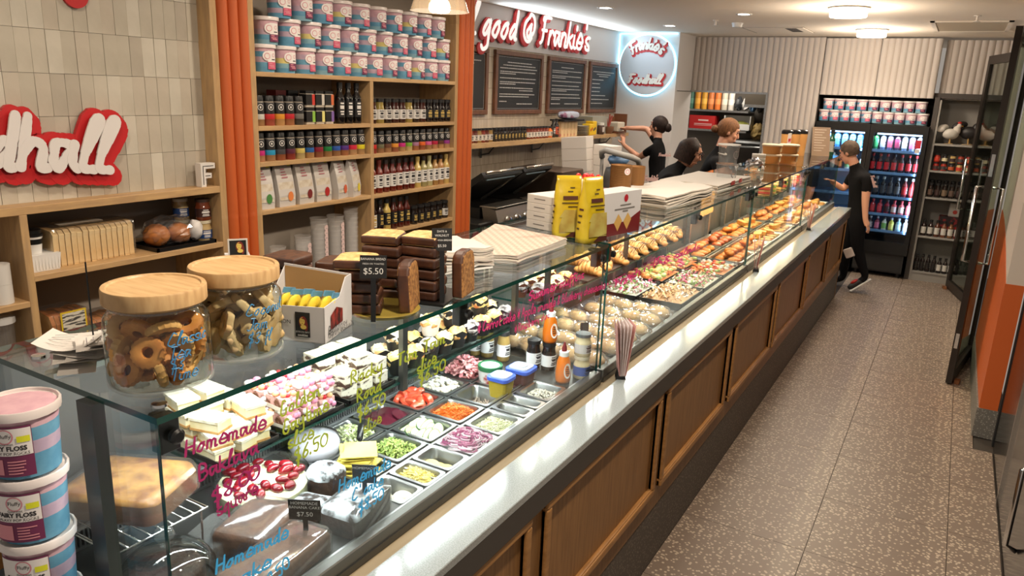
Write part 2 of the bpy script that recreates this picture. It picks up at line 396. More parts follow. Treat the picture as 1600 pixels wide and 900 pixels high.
# right wall with painted orange arch -----------------------------------
wr = MB().box(.40, .5, 5.53, 7.35, 0, ZC).box(.40, .5, 9.45, 11, 0, ZC).build('wall_right', mat('right_wall', (202, 190, 178), .6)); tag(wr, kind='structure')
m = MB(); pts = [(5.53, .2), (7.35, .2)]
for i in range(0, 9):
    a = i / 8 * 1.0; pts.append((7.35 - 1.82 * a, 1.04 + .26 * math.sin((1 - a) * PI / 2)))
m.prism([(y, z) for y, z in pts], .004, Matrix(((0, 0, -1, .3995), (1, 0, 0, 0), (0, 1, 0, 0), (0, 0, 0, 1))))
m.box(.3955, .5005, 5.526, 5.5295, .2, 1.04)
o = m.build('orange_band', ORANGE, wr); fixn(o.data)
sk = MB().box(.386, .505, 5.518, 5.53, 0, .2).box(.386, .40, 5.53, 7.35, 0, .2).build('baseboard_right', mat('terrazzo_grey', (150, 146, 138), .5, c2=(106, 102, 96), scale=80, lo=.25, hi=.36, kind='voronoi')); tag(sk, kind='structure')
# dark glass front at the far right (closed sliding door) --------------
d = thing('sliding_door', 'tall black sliding door with steel edge strip at the right wall end', 'door', (.505, 4.0, 0))
MB().box(0, .05, -1.9, 1.5, 0, 2.7).build('door_panel', mat('black_gloss', (10, 10, 11), .15), d)
MB().box(-.012, 0, .53, .545, .0, 1.5).build('edge_strip', CHROME, d)
MB().box(-.006, .002, 1.40, 1.44, 0, 2.7).build('jamb_seal', BLACKM, d)
MB().tube([(-.002, -.38, .24), (-.045, -.38, .26), (-.045, -.38, .62), (-.002, -.38, .64)], .012).build('handle', CHROME, d, smooth=True)
# glass swing doors ------------------------------------------------------
DARKF = mat('bronze_frame', (44, 37, 32), .4, .3)
def swing_door(name, label, hinge, free, hand):
    h = Vector(hinge); f = Vector(free); L = (f - h).length; rz = math.atan2(f.y - h.y, f.x - h.x)
    t = thing(name, label, 'door', (h.x, h.y, 0), rz)
    for a, b_ in ((0, .05), (L - .085, L)): MB().box(a, b_, -.022, .022, .012, 2.66).build('stile', DARKF, t)
    MB().box(.05, L - .085, -.022, .022, .012, .11).build('bottom_rail', DARKF, t)
    MB().box(.05, L - .085, -.022, .022, 2.57, 2.66).build('top_rail', DARKF, t)
    MB().box(.05, L - .085, -.004, .004, .11, 2.57).build('glass_pane', glassmat('door_glass', (206, 214, 206), 1.5, 0, 1.2), t)
    for s in (-1, 1):
        x = L - .13
        MB().tube([(x, s * .02, .96), (x, s * .085, .96), (x, s * .085, 1.53), (x, s * .02, 1.53)], .012).build('handle', CHROME, t, smooth=True)
    MB().box(L - .002, L + .004, -.012, .012, .30, .42).box(L - .002, L + .004, -.012, .012, 1.62, 1.78).build('lock_plate', CHROME, t)
    MB().prism([(L - .13, 0), (L - .05, .0), (L - .05, .03), (L - .11, .03)], .035, Matrix(((1, 0, 0, 0), (0, 0, 1, .03), (0, 1, 0, 0.001), (0, 0, 0, 1)))).build('door_wedge', mat('wedge_wood', (120, 72, 36), .7), t)
    return t
swing_door('glass_door', 'near bronze framed glass door wedged open before the orange wall', (.375, 7.42), (.235, 6.5), 1)
swing_door('glass_door', 'further bronze framed glass door wedged open beside the pantry shelves', (.36, 9.38), (.16, 10.22), 1)
# ------------------------------------------------------------------ ceiling fittings
LAMPW = mat('lamp_glow', (255, 240, 215), .5, emit=(255, 236, 205), es=14)
DLW = mat('downlight_glow', (255, 240, 225), .5, emit=(255, 246, 232), es=22)
trimm = MB().lathe([(.055, -.004), (.075, -.006), (.08, 0)], 20, cap=False).mesh('trim_ring', WHITE, True)
lens = MB().lathe([(0, -.003), (.057, -.003)], 20, cap=False).mesh('lens', DLW)
for i, (x, y) in enumerate([(-3.09, 6.95), (-3.09, 8.81), (-1.97, 7.68)]):
    t = thing('ceiling_downlight', ['round recessed downlight above the menu boards', 'round recessed downlight beside the lit round sign', 'round recessed downlight near the ceiling smoke detector'][i], 'downlight', (x, y, ZC - .001), group='recessed downlights')
    inst(trimm, 'trim_ring', t); inst(lens, 'lens', t)
    lamp('downlight_bulb', 'SPOT', (x, y, ZC - .02), 70, WARM, .05, spot=2.4, blend=.7)
for i, (x, y) in enumerate([(-.985, 7.27), (-1.01, 9.42)]):
    t = thing('ceiling_lamp', ['nearer round drum ceiling lamp over the counter', 'further round drum ceiling lamp before the fridge wall'][i], 'lamp', (x, y, ZC), group='drum ceiling lamps')
    MB().lathe([(.165, 0), (.165, -.012)], 32).build('base_plate', WHITE, t, smooth=.6)
    MB().lathe([(.15, -.012), (.15, -.07), (.145, -.078), (0, -.08)], 32).build('diffuser', LAMPW, t, smooth=.6)
    lamp('drum_bulb', 'SPOT', (x, y, ZC - .1), 75, WARM, .12, spot=2.7, blend=.6)
    lamp('drum_glow', 'POINT', (x, y, ZC - .24), 36, WARM, .1)
t = thing('smoke_detector', 'white round smoke detector on the ceiling', 'detector', (-2.25, 8.55, ZC))
MB().lathe([(.06, 0), (.06, -.015)], 20).build('base', WHITE, t, smooth=.6); MB().lathe([(.055, -.015), (.05, -.045), (0, -.05)], 20).build('sensor_head', WHITE, t, smooth=.6)
def sprinkler(x, y, lab):
    t = thing('fire_sprinkler', lab, 'sprinkler', (x, y, ZC))
    MB().lathe([(.03, 0), (.03, -.006), (.01, -.008), (.01, -.05)], 12).build('body', WPAINT, t, smooth=.6)
    MB().lathe([(.028, -.05), (.028, -.054)], 12).build('deflector', WPAINT, t)
sprinkler(-2.4, 8.25, 'small ceiling sprinkler beside the smoke detector'); sprinkler(-.035, 8.05, 'small ceiling sprinkler in front of the long air grille')
t = thing('access_panel', 'square flush ceiling panel with slotted vent', 'vent', (-2.0, 9.45, ZC))
MB().box(-.32, .32, -.35, .35, -.006, 0).build('panel', CEILM, t); MB().box(-.34, -.33, -.36, .36, -.004, 0).box(.33, .34, -.36, .36, -.004, 0).box(-.34, .34, -.36, -.35, -.004, 0).box(-.34, .34, .35, .36, -.004, 0).build('shadow_gap', GREY, t)
for k in range(7): MB().box(.12, .24, -.28 + k * .07, -.24 + k * .07, -.008, -.006).build('slot', DARKIN, t)
t = thing('air_grille', 'long ceiling air return grille with fine bars', 'vent', (-.06, 9.08, ZC))
MB().box(-.36, .32, -.56, -.52, -.012, 0).box(-.36, .32, .50, .54, -.012, 0).box(-.36, -.32, -.56, .54, -.012, 0).box(.28, .32, -.56, .54, -.012, 0).build('grille_frame', CEILM, t)
m = MB()
for k in range(40): m.box(-.32, .28, -.52 + k * .0255, -.508 + k * .0255, -.008, 0)
tag(m.build('bars', mat('grille_bars', (196, 182, 160), .6), t), kind='stuff'); MB().box(-.32, .28, -.52, .5, -.003, -.001).build('duct_back', GREY, t)
# ------------------------------------------------------------------ menu boards, signs
FRM = mat('walnut_frame', (96, 60, 40), .45, c2=(118, 76, 52), scale=14, stretch=(1, 6, 1))
CHALK = mat('chalk_white', (206, 204, 200), .8)
SLATE = mat('slate_black', (24, 23, 23), .5)
LINES = [[(.05, .95, .1), (.2, .8, .16), (.3, .7, .21), (.03, .5, .3), (.03, .35, .4), (.03, .38, .5), (.03, .36, .6), (.03, .62, .7), (.03, .78, .8), (.03, .5, .9)],
         [(.2, .8, .08), (.1, .9, .14), (.03, .95, .2), (.03, .9, .27), (.03, .4, .31), (.03, .92, .4), (.03, .9, .48), (.03, .4, .52), (.03, .85, .6), (.5, .85, .65), (.03, .9, .73), (.03, .75, .78), (.03, .2, .88), (.45, .85, .93)],
         [(.3, .7, .08), (.03, .97, .16), (.03, .5, .2), (.03, .95, .28), (.03, .45, .32), (.03, .97, .4), (.03, .9, .5), (.03, .97, .58), (.03, .5, .62), (.03, .92, .7), (.03, .97, .78), (.03, .3, .82), (.03, .3, .92), (.45, .9, .92)]]
LAB = ['black menu board cut off by the orange column', 'wide black menu board with few lines of chalk text, second from the orange column', 'black menu board with dense chalk text, third from the orange column', 'black menu board nearest the lit round sign']
for i, (y0, y1) in enumerate([(5.47, 6.465), (6.595, 7.595), (7.73, 8.705), (8.825, 9.71)]):
    t = thing('menu_board', LAB[i], 'menu board', (-4.1, (y0 + y1) / 2, 2.16), group='framed menu boards'); w = (y1 - y0) / 2; h = .312
    MB().box(0, .02, -w + .04, w - .04, -h + .04, h - .04).build('board', SLATE, t)
    MB().box(0, .035, -w, w, h - .045, h).box(0, .035, -w, w, -h, -h + .045).box(0, .035, -w, -w + .05, -h + .045, h - .045).box(0, .035, w - .05, w, -h + .045, h - .045).build('frame', FRM, t, bevel=.004)
    m = MB(); rnd = random.Random(i); W2 = w - .08; H2 = h - .07
    for a, b_, yy in LINES[i % 3]:
        z = H2 - yy * 2 * H2; y = -W2 + a * 2 * W2; e = -W2 + b_ * 2 * W2
        while y < e:
            l = rnd.uniform(.01, .03); m.box(.02, .0212, y, min(y + l, e), z - .0045, z + .0045); y += l + .008
    for s in (-1, 1): m.box(.02, .021, -W2 - .02, W2 + .02, s * (H2 + .012) - .001, s * (H2 + .012) + .001); m.box(.02, .021, s * (W2 + .02) - .001, s * (W2 + .02) + .001, -H2 - .012, H2 + .012)
    tag(m.build('chalk_text', CHALK, t), kind='stuff')
SIGNW = mat('sign_face', (250, 246, 240), .5, emit=(255, 250, 245), es=.75)
REDS = mat('sign_red', (190, 30, 34), .45)
def sign_letters(parent, s, M, w, d, off=(.12, -.14), wr=1.5):
    L, W_ = strokes(s); m = MB(); mid = []
    for k in range(5): ribbon(m, L, M, w * wr, d * .9, 0, (off[0] * k / 4, off[1] * k / 4), -.0 + k * .0004)
    o = m.build('red_shadow', REDS, parent); fixn(o.data)
    m = MB(); ribbon(m, L, M, w, d * .35, 0, (0, 0), d + .014); o = m.build('letter_faces', SIGNW, parent); fixn(o.data); tag(o, kind='stuff')
    return W_
# 'Feel good @ Frankie's' on the white band above the boards: left end is hidden by the column
t = thing('wall_sign', "lit white script lettering with red block shadow above the menu boards", 'sign', (-4.08, 6.0, 2.62))
TXT_S = "Feel good @ Frankie's"; L_, W_ = strokes(TXT_S); k = 2.36 / strokes("good @ Frankie's")[1]
M = Matrix(((0, 0, 1, 0), (k, 0, 0, 8.66 - 6.0 - W_ * k), (0, k, 0, -.03), (0, 0, 0, 1)))
sign_letters(t, TXT_S, M, .25, .016, (-.12, -.17), 1.6)
# round lit sign on the return wall
t = thing('round_sign', 'round pale wall sign with red lettering and glowing rim', 'sign', (-3.665, 9.729, 2.47))
MB().lathe([(.372, .02), (.372, .055), (0, .055)], 64, M=Matrix.Rotation(PI / 2, 4, 'X')).build('disc', mat('sign_disc', (196, 196, 200), .25), t, smooth=.6)
HALO = mat('halo_glow', (190, 235, 255), .5, emit=(150, 222, 255), es=4.5)
MB().tube([(.385 * math.cos(a * PI / 32), -.03, .385 * math.sin(a * PI / 32)) for a in range(64)], .011, 8, closed=True).build('halo_tube', HALO, t, smooth=True)
Msg = Matrix(((1, 0, 0, 0), (0, 0, -1, -.056), (0, 1, 0, 0), (0, 0, 0, 1)))
L_, W_ = strokes("Foodhall"); k = .46 / W_ ; M = Msg @ Matrix.Translation((-.23, -.225, 0)) @ Matrix.Scale(k, 4)
m = MB(); ribbon(m, L_, M, .95, 0.06, 0, (.15, -.2)); o = m.build('red_shadow', REDS, t); fixn(o.data)
m = MB(); ribbon(m, L_, M, .45, .06, 0, (0, 0), .3); o = m.build('lettering', WPAINT, t); fixn(o.data)
L_, W_ = strokes("Frankie's")
k = .52 / W_; R0 = .40
def arc(L):
    out = []
    for l in L:
        q = []
        for x, y in l:
            a = PI / 2 + .66 - x / W_ * 1.32; r = R0 + (y - .5) * k * 1.15 - .05; q.append((r * math.cos(a) / k, r * math.sin(a) / k))
        out.append(q)
    return out
M = Msg @ Matrix.Translation((0, -.115, 0)) @ Matrix.Scale(k, 4); La = arc(L_)
m = MB(); ribbon(m, La, M, .95, .06, 0, (.15, -.2)); o = m.build('red_shadow', REDS, t); fixn(o.data)
m = MB(); ribbon(m, La, M, .45, .06, 0, (0, 0), .3); o = m.build('lettering', WPAINT, t); fixn(o.data)
# cove strip lighting along the return wall corner
t = thing('cove_strip', 'pale blue light strip in the corner beside the round sign', 'light strip', (-4.07, 9.715, 2.5))
MB().box(-.012, .0, -.012, .0, -.02, .36).build('upright_strip', HALO, t); MB().box(0, .78, -.012, 0, .355, .367).build('top_strip', HALO, t)
lamp('sign_halo_lamp', 'AREA', (-3.66, 9.55, 2.47), .8, (.6, .87, 1), .7, aim=(-3.66, 9.8, 2.47))
lamp('cove_lamp', 'AREA', (-4.0, 8.0, 2.74), 22, (.72, .87, 1), 3.0, .05, aim=(-3.3, 8.0, 2.96))
# wall shelf under the boards with its brackets
t = thing('wall_shelf', 'long oak shelf on brackets below the menu boards', 'shelf', (-4.1, 7.4, 1.585))
MB().box(0, .33, -2.2, 2.1, -.02, .02).build('board', OAK, t)
for y in (-1.0, .05, 1.1, 1.9): MB().tube([(.012, y, -.16), (.012, y, -.03), (.24, y, -.03)], .009).tube([(.012, y, -.13), (.10, y, -.11), (.17, y, -.03)], .007).build('bracket', DSTEEL, t)
# ================================================================== COUNTER
STONE = mat('quartz', (152, 156, 155), .14, c2=(136, 140, 139), scale=260, lo=.42, hi=.58, detail=1, spec=.6)
BAND = mat('dark_band', (62, 58, 54), .5)
t = thing('service_counter', 'long oak panelled service counter with pale stone ledge along the aisle', 'counter', (-.9, .3, 0))
YE = 8.86
def cb(name, m, x0, x1, y0, y1, z0, z1, bev=0): return MB().box(x0 + .9, x1 + .9, y0 - .3, y1 - .3, z0, z1).build(name, m, t, bevel=bev)
cb('stone_ledge', STONE, -1.020, -.888, .3, YE, .975, 1.0, .002)
cb('edge_band', BAND, -.93, -.889, .3, YE, .898, .975)
cb('carcass', OAKD, -1.055, -.917, .3, YE - .02, .31, .90)
cb('plinth', TERRK, -1.0, -.921, .3, YE - .03, .0, .31)
cb('end_panel', OAKD, -1.0, -.917, YE - .02, YE - .002, .0, .95)
cb('timber_ledge', mat('beige_ledge', (150, 134, 108), .5, c2=(164, 146, 118), scale=6, stretch=(8, .5, 8)), -1.066, -1.020, .3, YE, .97, .9915)
for y0, y1 in [(.73, 1.74), (1.836, 2.88), (2.957, 4.0), (4.1, 5.18), (5.261, 6.37), (6.443, 7.50), (7.605, 8.72)]:
    f = thing('framed_panel', None, None, (0, 0, 0)); f.parent = t
    w = .032
    for nm, a, b_, c, d in (('frame_top', y0, y1, .895 - w, .895), ('frame_bottom', y0, y1, .415, .415 + w), ('frame_side', y0, y0 + w, .415 + w, .895 - w), ('frame_side', y1 - w, y1, .415 + w, .895 - w)):
        MB().box(-.02, .006, a - .3, b_ - .3, c, d).box(-.02, .001, a - .3, b_ - .3, c - .006 if nm == 'frame_top' else c, d + (.006 if nm == 'frame_bottom' else 0)).build(nm, OAKR, f, bevel=.006, seg=2)
# ================================================================== DISPLAY CASES
XF = -1.08; XB = -1.62; ZT = 1.545
GLS = glassmat('case_glass', (248, 252, 250), 1.45, 0, .8)
GSH = glassmat('shelf_glass', (226, 240, 236), 1.42, 0, .6)
def pane(mb, x0, x1, y0, y1, z0, z1, ax):
    """glass sheet: faces glass, rim of green edge"""
    mb.box(x0, x1, y0, y1, z0, z1, 1)
    ids = {'x': (4, 5), 'z': (0, 1), 'y': (2, 3)}[ax]
    for i in ids: mb.m[len(mb.m) - 6 + i] = 0
    return mb
LEDM = {0: mat('led_cool', (255, 255, 255), .5, emit=(235, 245, 255), es=28), 1: mat('led_warm', (255, 240, 220), .5, emit=(255, 226, 180), es=28)}
def case(y0, y1, label, warm, first=False, shelf=None, deckz=1.03):
    t = thing('display_case', label, 'display case', (0, y0, 0)); L = y1 - y0
    def B(name, m, x0, x1, a, b_, z0, z1, bev=0): return MB().box(x0, x1, a, b_, z0, z1).build(name, m, t, bevel=bev)
    B('base_rail', mat('rail_steel', (112, 112, 108), .42, .85), XF - .012, XF + .018, 0, L, .992, 1.045, .003)
    B('rail_groove', DSTEEL, XF + .018, XF + .022, 0, L, .994, 1.012)
    pane(MB(), XF - .004, XF + .004, .006, L - .006, 1.04, ZT - .008, 'x').build('front_glass', [GLS, GEDGE], t)
    pane(MB(), XB, XF + .012, 0, L, ZT - .006, ZT + .006, 'z').build('top_glass', [glassmat('top_glass', (247, 251, 249), 1.45, 0, 1.2), GEDGE], t)
    if first: pane(MB(), XB + .02, XF - .004, .006, .013, 1.04, ZT - .008, 'y').build('end_glass', [GLS, GEDGE], t)
    B('base_cabinet', BLACKM, XB - .02, XF + .012, .03, L, .15, deckz - .105)
    B('deck', STEEL, XB - .02, XF - .012, 0, L, deckz - .10, deckz - .085)
    B('sliding_door', mat('case_back', (74, 72, 70), .5), XB - .03, XB - .015, 0, L * .5, deckz, ZT - .02)
    B('sliding_door', MATS['case_back'], XB - .045, XB - .03, L * .48, L, deckz, ZT - .02)
    n = max(2, round(L / .5))
    for k in range(n + 1):
        B('back_stile', STEEL, XB - .02, XB + .012, max(0, k * L / n - .014), min(L, k * L / n + .014), deckz, ZT - .008)
    for y in (.035, L / 2, L - .035):   # clamps joining the top and the front glass
        c = MB().box(XF - .034, XF - .006, y - .02, y + .02, ZT - .075, ZT - .008).box(XF - .05, XF - .03, y - .012, y + .012, ZT - .02, ZT - .008).build('glass_clamp', BLACK, t, bevel=.003)
        MB().lathe([(.013, 0), (.014, .010), (.009, .014)], 14, M=Matrix.Translation((XF + .004, y, ZT - .04)) @ Matrix.Rotation(PI / 2, 4, 'Y')).build('clamp_knob', BLACK, c, smooth=.6)
        MB().lathe([(.014, 0), (.013, .005), (0, .006)], 14, c=(XF - .03, y, ZT + .006)).build('cap_screw', CHROME, c, smooth=.6)
    led = B('light_strip', STEEL, -1.455, -1.425, .03, L - .03, ZT - .02, ZT - .008)
    me = MB().box(-.004, .004, -.004, .004, -.003, 0).mesh('diode', LEDM[warm]); m = MB()
    for k in range(int((L - .08) / .022)): m.box(-1.444, -1.436, .04 + k * .022, .049 + k * .022, ZT - .023, ZT - .02)
    tag(m.build('diodes', LEDM[warm], led), kind='stuff')
    if shelf:
        a, b_, xs, zs = shelf
        pane(MB(), XB + .0, xs, a, b_, zs - .008, zs, 'z').build('glass_shelf', [GSH, GEDGE], t)
        B('added_shelf_light', STEEL, xs - .03, xs - .012, a + .02, b_ - .02, zs - .016, zs - .009); lamp('added_shelf_lamp', 'AREA', (xs - .02, y0 + (a + b_) / 2, zs - .018), 5.5, COOL if not warm else (1, .8, .52), b_ - a, .012, aim=(xs - .10, y0 + (a + b_) / 2, 1.0))  # strip and lamp added under the shelf to brighten the pans it shades
        for y in ([1.05, 1.74] if first else [a + .06, (a + b_) / 2 - .05, b_ - .06]):
            B('shelf_post', DSTEEL, xs - .006, xs + .012, y - .012, y + .012, zs - .03, ZT - .012)
    return t
C1 = case(.70, 2.575, 'nearest glass display case holding cakes and salad pans', 0, True, (.355, 1.80, -1.388, 1.20))
C2 = case(2.60, 4.925, 'second glass display case holding croissants and wrapped rolls', 0, False, (.05, 2.0, -1.388, 1.24))
C3 = case(4.945, 6.88, 'third glass display case, warm lit, holding hot food trays', 1, False, None)
C4 = case(6.90, 8.84, 'furthest glass display case ending at the aisle corner', 1, True and False, (.05, 1.85, -1.38, 1.25))
# end frame of the first case: steel posts and side trim
MB().box(XB + .34, XB + .385, -.012, .012, .92, ZT - .01).build('end_post', DSTEEL, C1)
MB().box(XB - .02, XB + .02, -.012, .012, .92, ZT - .01).build('end_post', DSTEEL, C1)
MB().box(XB, XB + .34, .02, .03, .95, 1.03).build('end_panel', BLACKM, C1)
for x, y in ((-1.5, .045), (-1.54, .11), (-1.42, .12)): MB().lathe([(.014, 0), (.013, .005), (0, .006)], 14, c=(x, y, ZT + .006)).build('cap_screw', CHROME, C1, smooth=.6)
MB().box(-1.62, XF + .012, -.012, 0, .15, 1.04).build('end_skirt', BLACKM, C1)
# slotted air riser behind the pans
m = MB().box(-1.615, -1.605, .1, 1.83, 1.03, 1.085).build('air_riser', DARKIN, C1)
me = MB().box(0, .006, 0, .0045, 0, .05).mesh('slat', STEEL); mm = MB().box(-1.607, -1.598, .1, 1.83, 1.03, 1.037).box(-1.607, -1.598, .1, 1.83, 1.08, 1.087).build('riser_rail', STEEL, C1)
for k in range(170): inst(me, 'slat', m, (-1.605, .1 + k * .0102, 1.034))
# ================================================================== BACK SHELVING (left)
XS = -2.58
BK = GREY
t = thing('shelf_unit', 'oak wall unit with niches under the tiled wall beside the orange column', 'shelf unit', (XS, 1.6, 0))
def sb(name, m, x0, x1, y0, y1, z0, z1, par=None): return MB().box(x0 - XS, x1 - XS, y0 - 1.6, y1 - 1.6, z0, z1).build(name, m, par or t, bevel=.0015)
sb('upright', OAKV, -2.95, XS, 2.06, 2.092, .9, 2.87)
sb('shelf', OAK, -2.95, XS, .3, 2.06, 1.643, 1.670)
sb('shelf', OAK, -2.90, XS, 1.30, 2.06, 1.416, 1.437)
sb('upright', OAKV, -2.90, XS, 1.277, 1.302, .9, 1.643)
sb('shelf', OAK, -2.90, XS, .3, 1.277, 1.334, 1.354)
sb('back_panel', BK, -2.92, -2.90, .3, 2.06, .9, 1.643)
# tiled panel of handmade tiles above it
TB = mat('tile_grout', (132, 124, 112), .9)
wt = MB().box(-2.75, -2.664, .2, 2.06, 1.67, 2.9).build('wall_tiled', TB); tag(wt, kind='structure')
TCOL = [mat('tile_%d' % i, c, .3, c2=tuple(v - 10 for v in c), scale=14, bump=.12) for i, c in enumerate([(196, 188, 172), (188, 180, 164), (203, 196, 181), (180, 171, 156), (192, 182, 166)])]
tm = []
for c in TCOL:
    m = MB().box(0, .010, .0006, .0489, .0006, .1399); tm.append(m.mesh('tile', c))
rnd = random.Random(3)
for r in range(9):
    for k in range(24):
        y = 2.06 - (k + 1) * .0495 + rnd.uniform(-.0003, .0003); z = 1.6695 + r * .1405 + (.0 if r else .0)
        if z > 2.8 or y < .85: continue
        inst(tm[rnd.randrange(5)], 'tile', wt, (-2.664 + rnd.uniform(-.0012, .0012), y, z), (rnd.uniform(-.004, .004), rnd.uniform(-.006, .006), rnd.uniform(-.012, .012)))
# fluted orange columns
def column(y0, y1, label, n=3):
    m = MB(); prof = []; p = (y1 - y0) / n
    for i in range(n):
        for k in range(9):
            q = k / 9; prof.append((y0 + (i + q) * p, XS - .004 + .024 * math.sin(PI * q) ** .6))
    prof.append((y1, XS)); k = len(prof)
    vs = [(x, y, z) for z in (.9, 2.9) for y, x in prof] + [(XS - .3, y0, .9), (XS - .3, y1, .9), (XS - .3, y0, 2.9), (XS - .3, y1, 2.9)]
    fs = [(i, i + 1, k + i + 1, k + i) for i in range(k - 1)] + [(2 * k, 0, k, 2 * k + 2), (k - 1, 2 * k + 1, 2 * k + 3, 2 * k - 1), (2 * k, 2 * k + 2, 2 * k + 3, 2 * k + 1)]
    m.add(vs, fs); o = m.build('trim_column', ORANGE, smooth=.8); fixn(o.data); tag(o, kind='structure'); return o
column(2.094, 2.244, ''); column(3.768, 3.915, '')
rs = MB().box(-2.95, XS, 3.915, 3.93, .0, 2.9).build('trim_side', OAKV); tag(rs, kind='structure')
# arched bookcase
t = thing('bookcase', 'tall oak bookcase with arched top stocked with sauces and tubs', 'bookcase', (XS, 3.0, 0))
def kb_(name, m, x0, x1, y0, y1, z0, z1): return MB().box(x0 - XS, x1 - XS, y0 - 3, y1 - 3, z0, z1).build(name, m, t, bevel=.0015)
XK = -2.84
kb_('back_panel', BK, XK - .02, XK, 2.26, 3.76, .9, 2.62)
kb_('upright', OAKV, XK, XS, 2.245, 2.275, .9, 2.45); kb_('upright', OAKV, XK, XS, 3.738, 3.768, .9, 2.45); kb_('upright', OAKV, XK, XS, 2.993, 3.018, .9, 2.110)
kb_('shelf', OAK, XK, XS, 2.275, 3.738, 2.110, 2.130)
for z in (1.905, 1.752, 1.542): kb_('shelf', OAK, XK, XS, 2.275, 2.993, z - .02, z)
for z in (1.902, 1.750, 1.540, 1.333): kb_('shelf', OAK, XK, XS, 3.018, 3.738, z - .02, z)
m = MB(); n = 24; pa = []; pb = []
for i in range(n + 1):
    a = PI * i / n; c, s = math.cos(a), math.sin(a)
    ex = lambda v, r: r * math.copysign(abs(v) ** .62, v)
    pa.append((3.0065 - ex(c, .7615), 2.45 + ex(s, .36))); pb.append((3.0065 - ex(c, .7315), 2.45 + ex(s, .33)))
vs = [(x - XS, y - 3, z) for x in (XK, XS) for L in (pa, pb) for y, z in L]; k = n + 1
fs = []
for i in range(n): fs += [(2 * k + i, 2 * k + i + 1, 3 * k + i + 1, 3 * k + i), (k + i, k + i + 1, 3 * k + i + 1, 3 * k + i), (i, i + 1, 2 * k + i + 1, 2 * k + i)]
m.add(vs, fs); o = m.build('arch', OAKV, t); fixn(o.data)
# orange fascia around the arch
m = MB(); out = [(2.245, 2.9)] + [(2.245, 2.45)]; poly = [(2.245, 2.95)] + pa + [(3.768, 2.95)]
vs = [(XS - XS - .012, y - 3, z) for y, z in pa] + [(-.012, y - 3, 2.95) for y, z in pa]; n2 = len(pa)
m.add(vs, [(i, i + 1, n2 + i + 1, n2 + i) for i in range(n2 - 1)]); m.build('fascia', ORANGE, t)
# bench below both units
b = thing('back_bench', 'oak fronted back bench below the bookcase', 'bench', (XS, 2.6, 0))
MB().box(.02, .08, -2.2, 1.3, .0, .86).build('carcass', OAKD, b); MB().box(-.26, .10, -2.2, 1.3, .86, .9).build('bench_top', mat('bench_top', (150, 130, 104), .5), b)
b = thing('cooking_bench', 'stainless kitchen bench carrying the sandwich press', 'bench', (-3.7, 6.0, 0))
MB().box(-.4, .45, -2.0, 2.6, .84, .9).build('bench_top', STEEL, b); MB().box(-.40, .36, -2.0, 2.6, .15, .84).build('cabinet', mat('bench_front', (120, 112, 104), .5), b)
# ================================================================== SHELF GOODS
ORD = ['first', 'second', 'third', 'fourth', 'fifth', 'sixth', 'seventh', 'eighth', 'ninth', 'tenth', 'eleventh', 'twelfth', 'thirteenth', 'fourteenth', 'fifteenth', 'sixteenth', 'seventeenth', 'eighteenth', 'nineteenth', 'twentieth', 'twenty-first', 'twenty-second']
def curved(mb, R, a0, a1, z0, z1, mi=0, n=6):
    vs = [(R * math.cos(a0 + (a1 - a0) * i / n), R * math.sin(a0 + (a1 - a0) * i / n), z) for z in (z0, z1) for i in range(n + 1)]
    return mb.add(vs, [(i, i + 1, n + 2 + i, n + 1 + i) for i in range(n)], mi)
def disc_on(mb, R, a, z, r, mi=0, n=12, r0=0):
    vs = []; 
    for i in range(n):
        t = 2 * PI * i / n; an = a + r * math.cos(t) / R; vs.append((R * math.cos(an), R * math.sin(an), z + r * math.sin(t)))
    if r0:
        for i in range(n):
            t = 2 * PI * i / n; an = a + r0 * math.cos(t) / R; vs.append((R * math.cos(an), R * math.sin(an), z + r0 * math.sin(t)))
        return mb.add(vs, [(i, (i + 1) % n, n + (i + 1) % n, n + i) for i in range(n)], mi)
    return mb.add(vs, [tuple(range(n))], mi)
def wrap(me, R, a, z, m):
    me = me.copy(); me.materials.clear(); me.materials.append(m)
    for v in me.vertices:
        an = a + v.co.x / R; v.co = (R * math.cos(an), R * math.sin(an), z + v.co.y)
    return me
FLO = [mat('floss_' + n, c, .7, c2=c2, scale=30, bump=.2) for n, c, c2 in (('pink', (212, 172, 180), (196, 154, 166)), ('blue', (108, 162, 188), (86, 142, 172)), ('teal', (140, 182, 190), (120, 160, 176)), ('yellow', (226, 208, 130), (210, 190, 120)), ('lilac', (196, 170, 184), (176, 154, 174)))]
TUBW = mat('tub_clear_white', (226, 216, 212), .3); LPINK = mat('label_pink', (206, 88, 118), .5); LPURP = mat('label_purple', (112, 40, 78), .5); LWHITE = mat('label_white', (236, 230, 226), .5)
INK = mat('ink', (40, 36, 38), .6); ROSE = mat('rose_print', (216, 140, 150), .6)
ORDER = [(1, 1, 4, 1, 0), (2, 1, 4, 0, 0), (1, 4, 1, 4, 0), (1, 2, 3, 0, 0)]
def tub_meshes(k):
    bands = ORDER[k % 4]; prof = [(.048, 0), (.0485, .02), (.0495, .04), (.0505, .062), (.0515, .084), (.052, .1)]
    body = MB().lathe(prof, 20, mis=list(bands) + [bands[-1]]).mesh('floss', FLO, .8)
    lid = MB().lathe([(.0525, .098), (.057, .099), (.0575, .112), (.056, .114), (.054, .1135), (.0525, .109), (.02, .108)], 20).mesh('lid', TUBW, .7)
    return body, lid
TUBM = [tub_meshes(k) for k in range(4)]
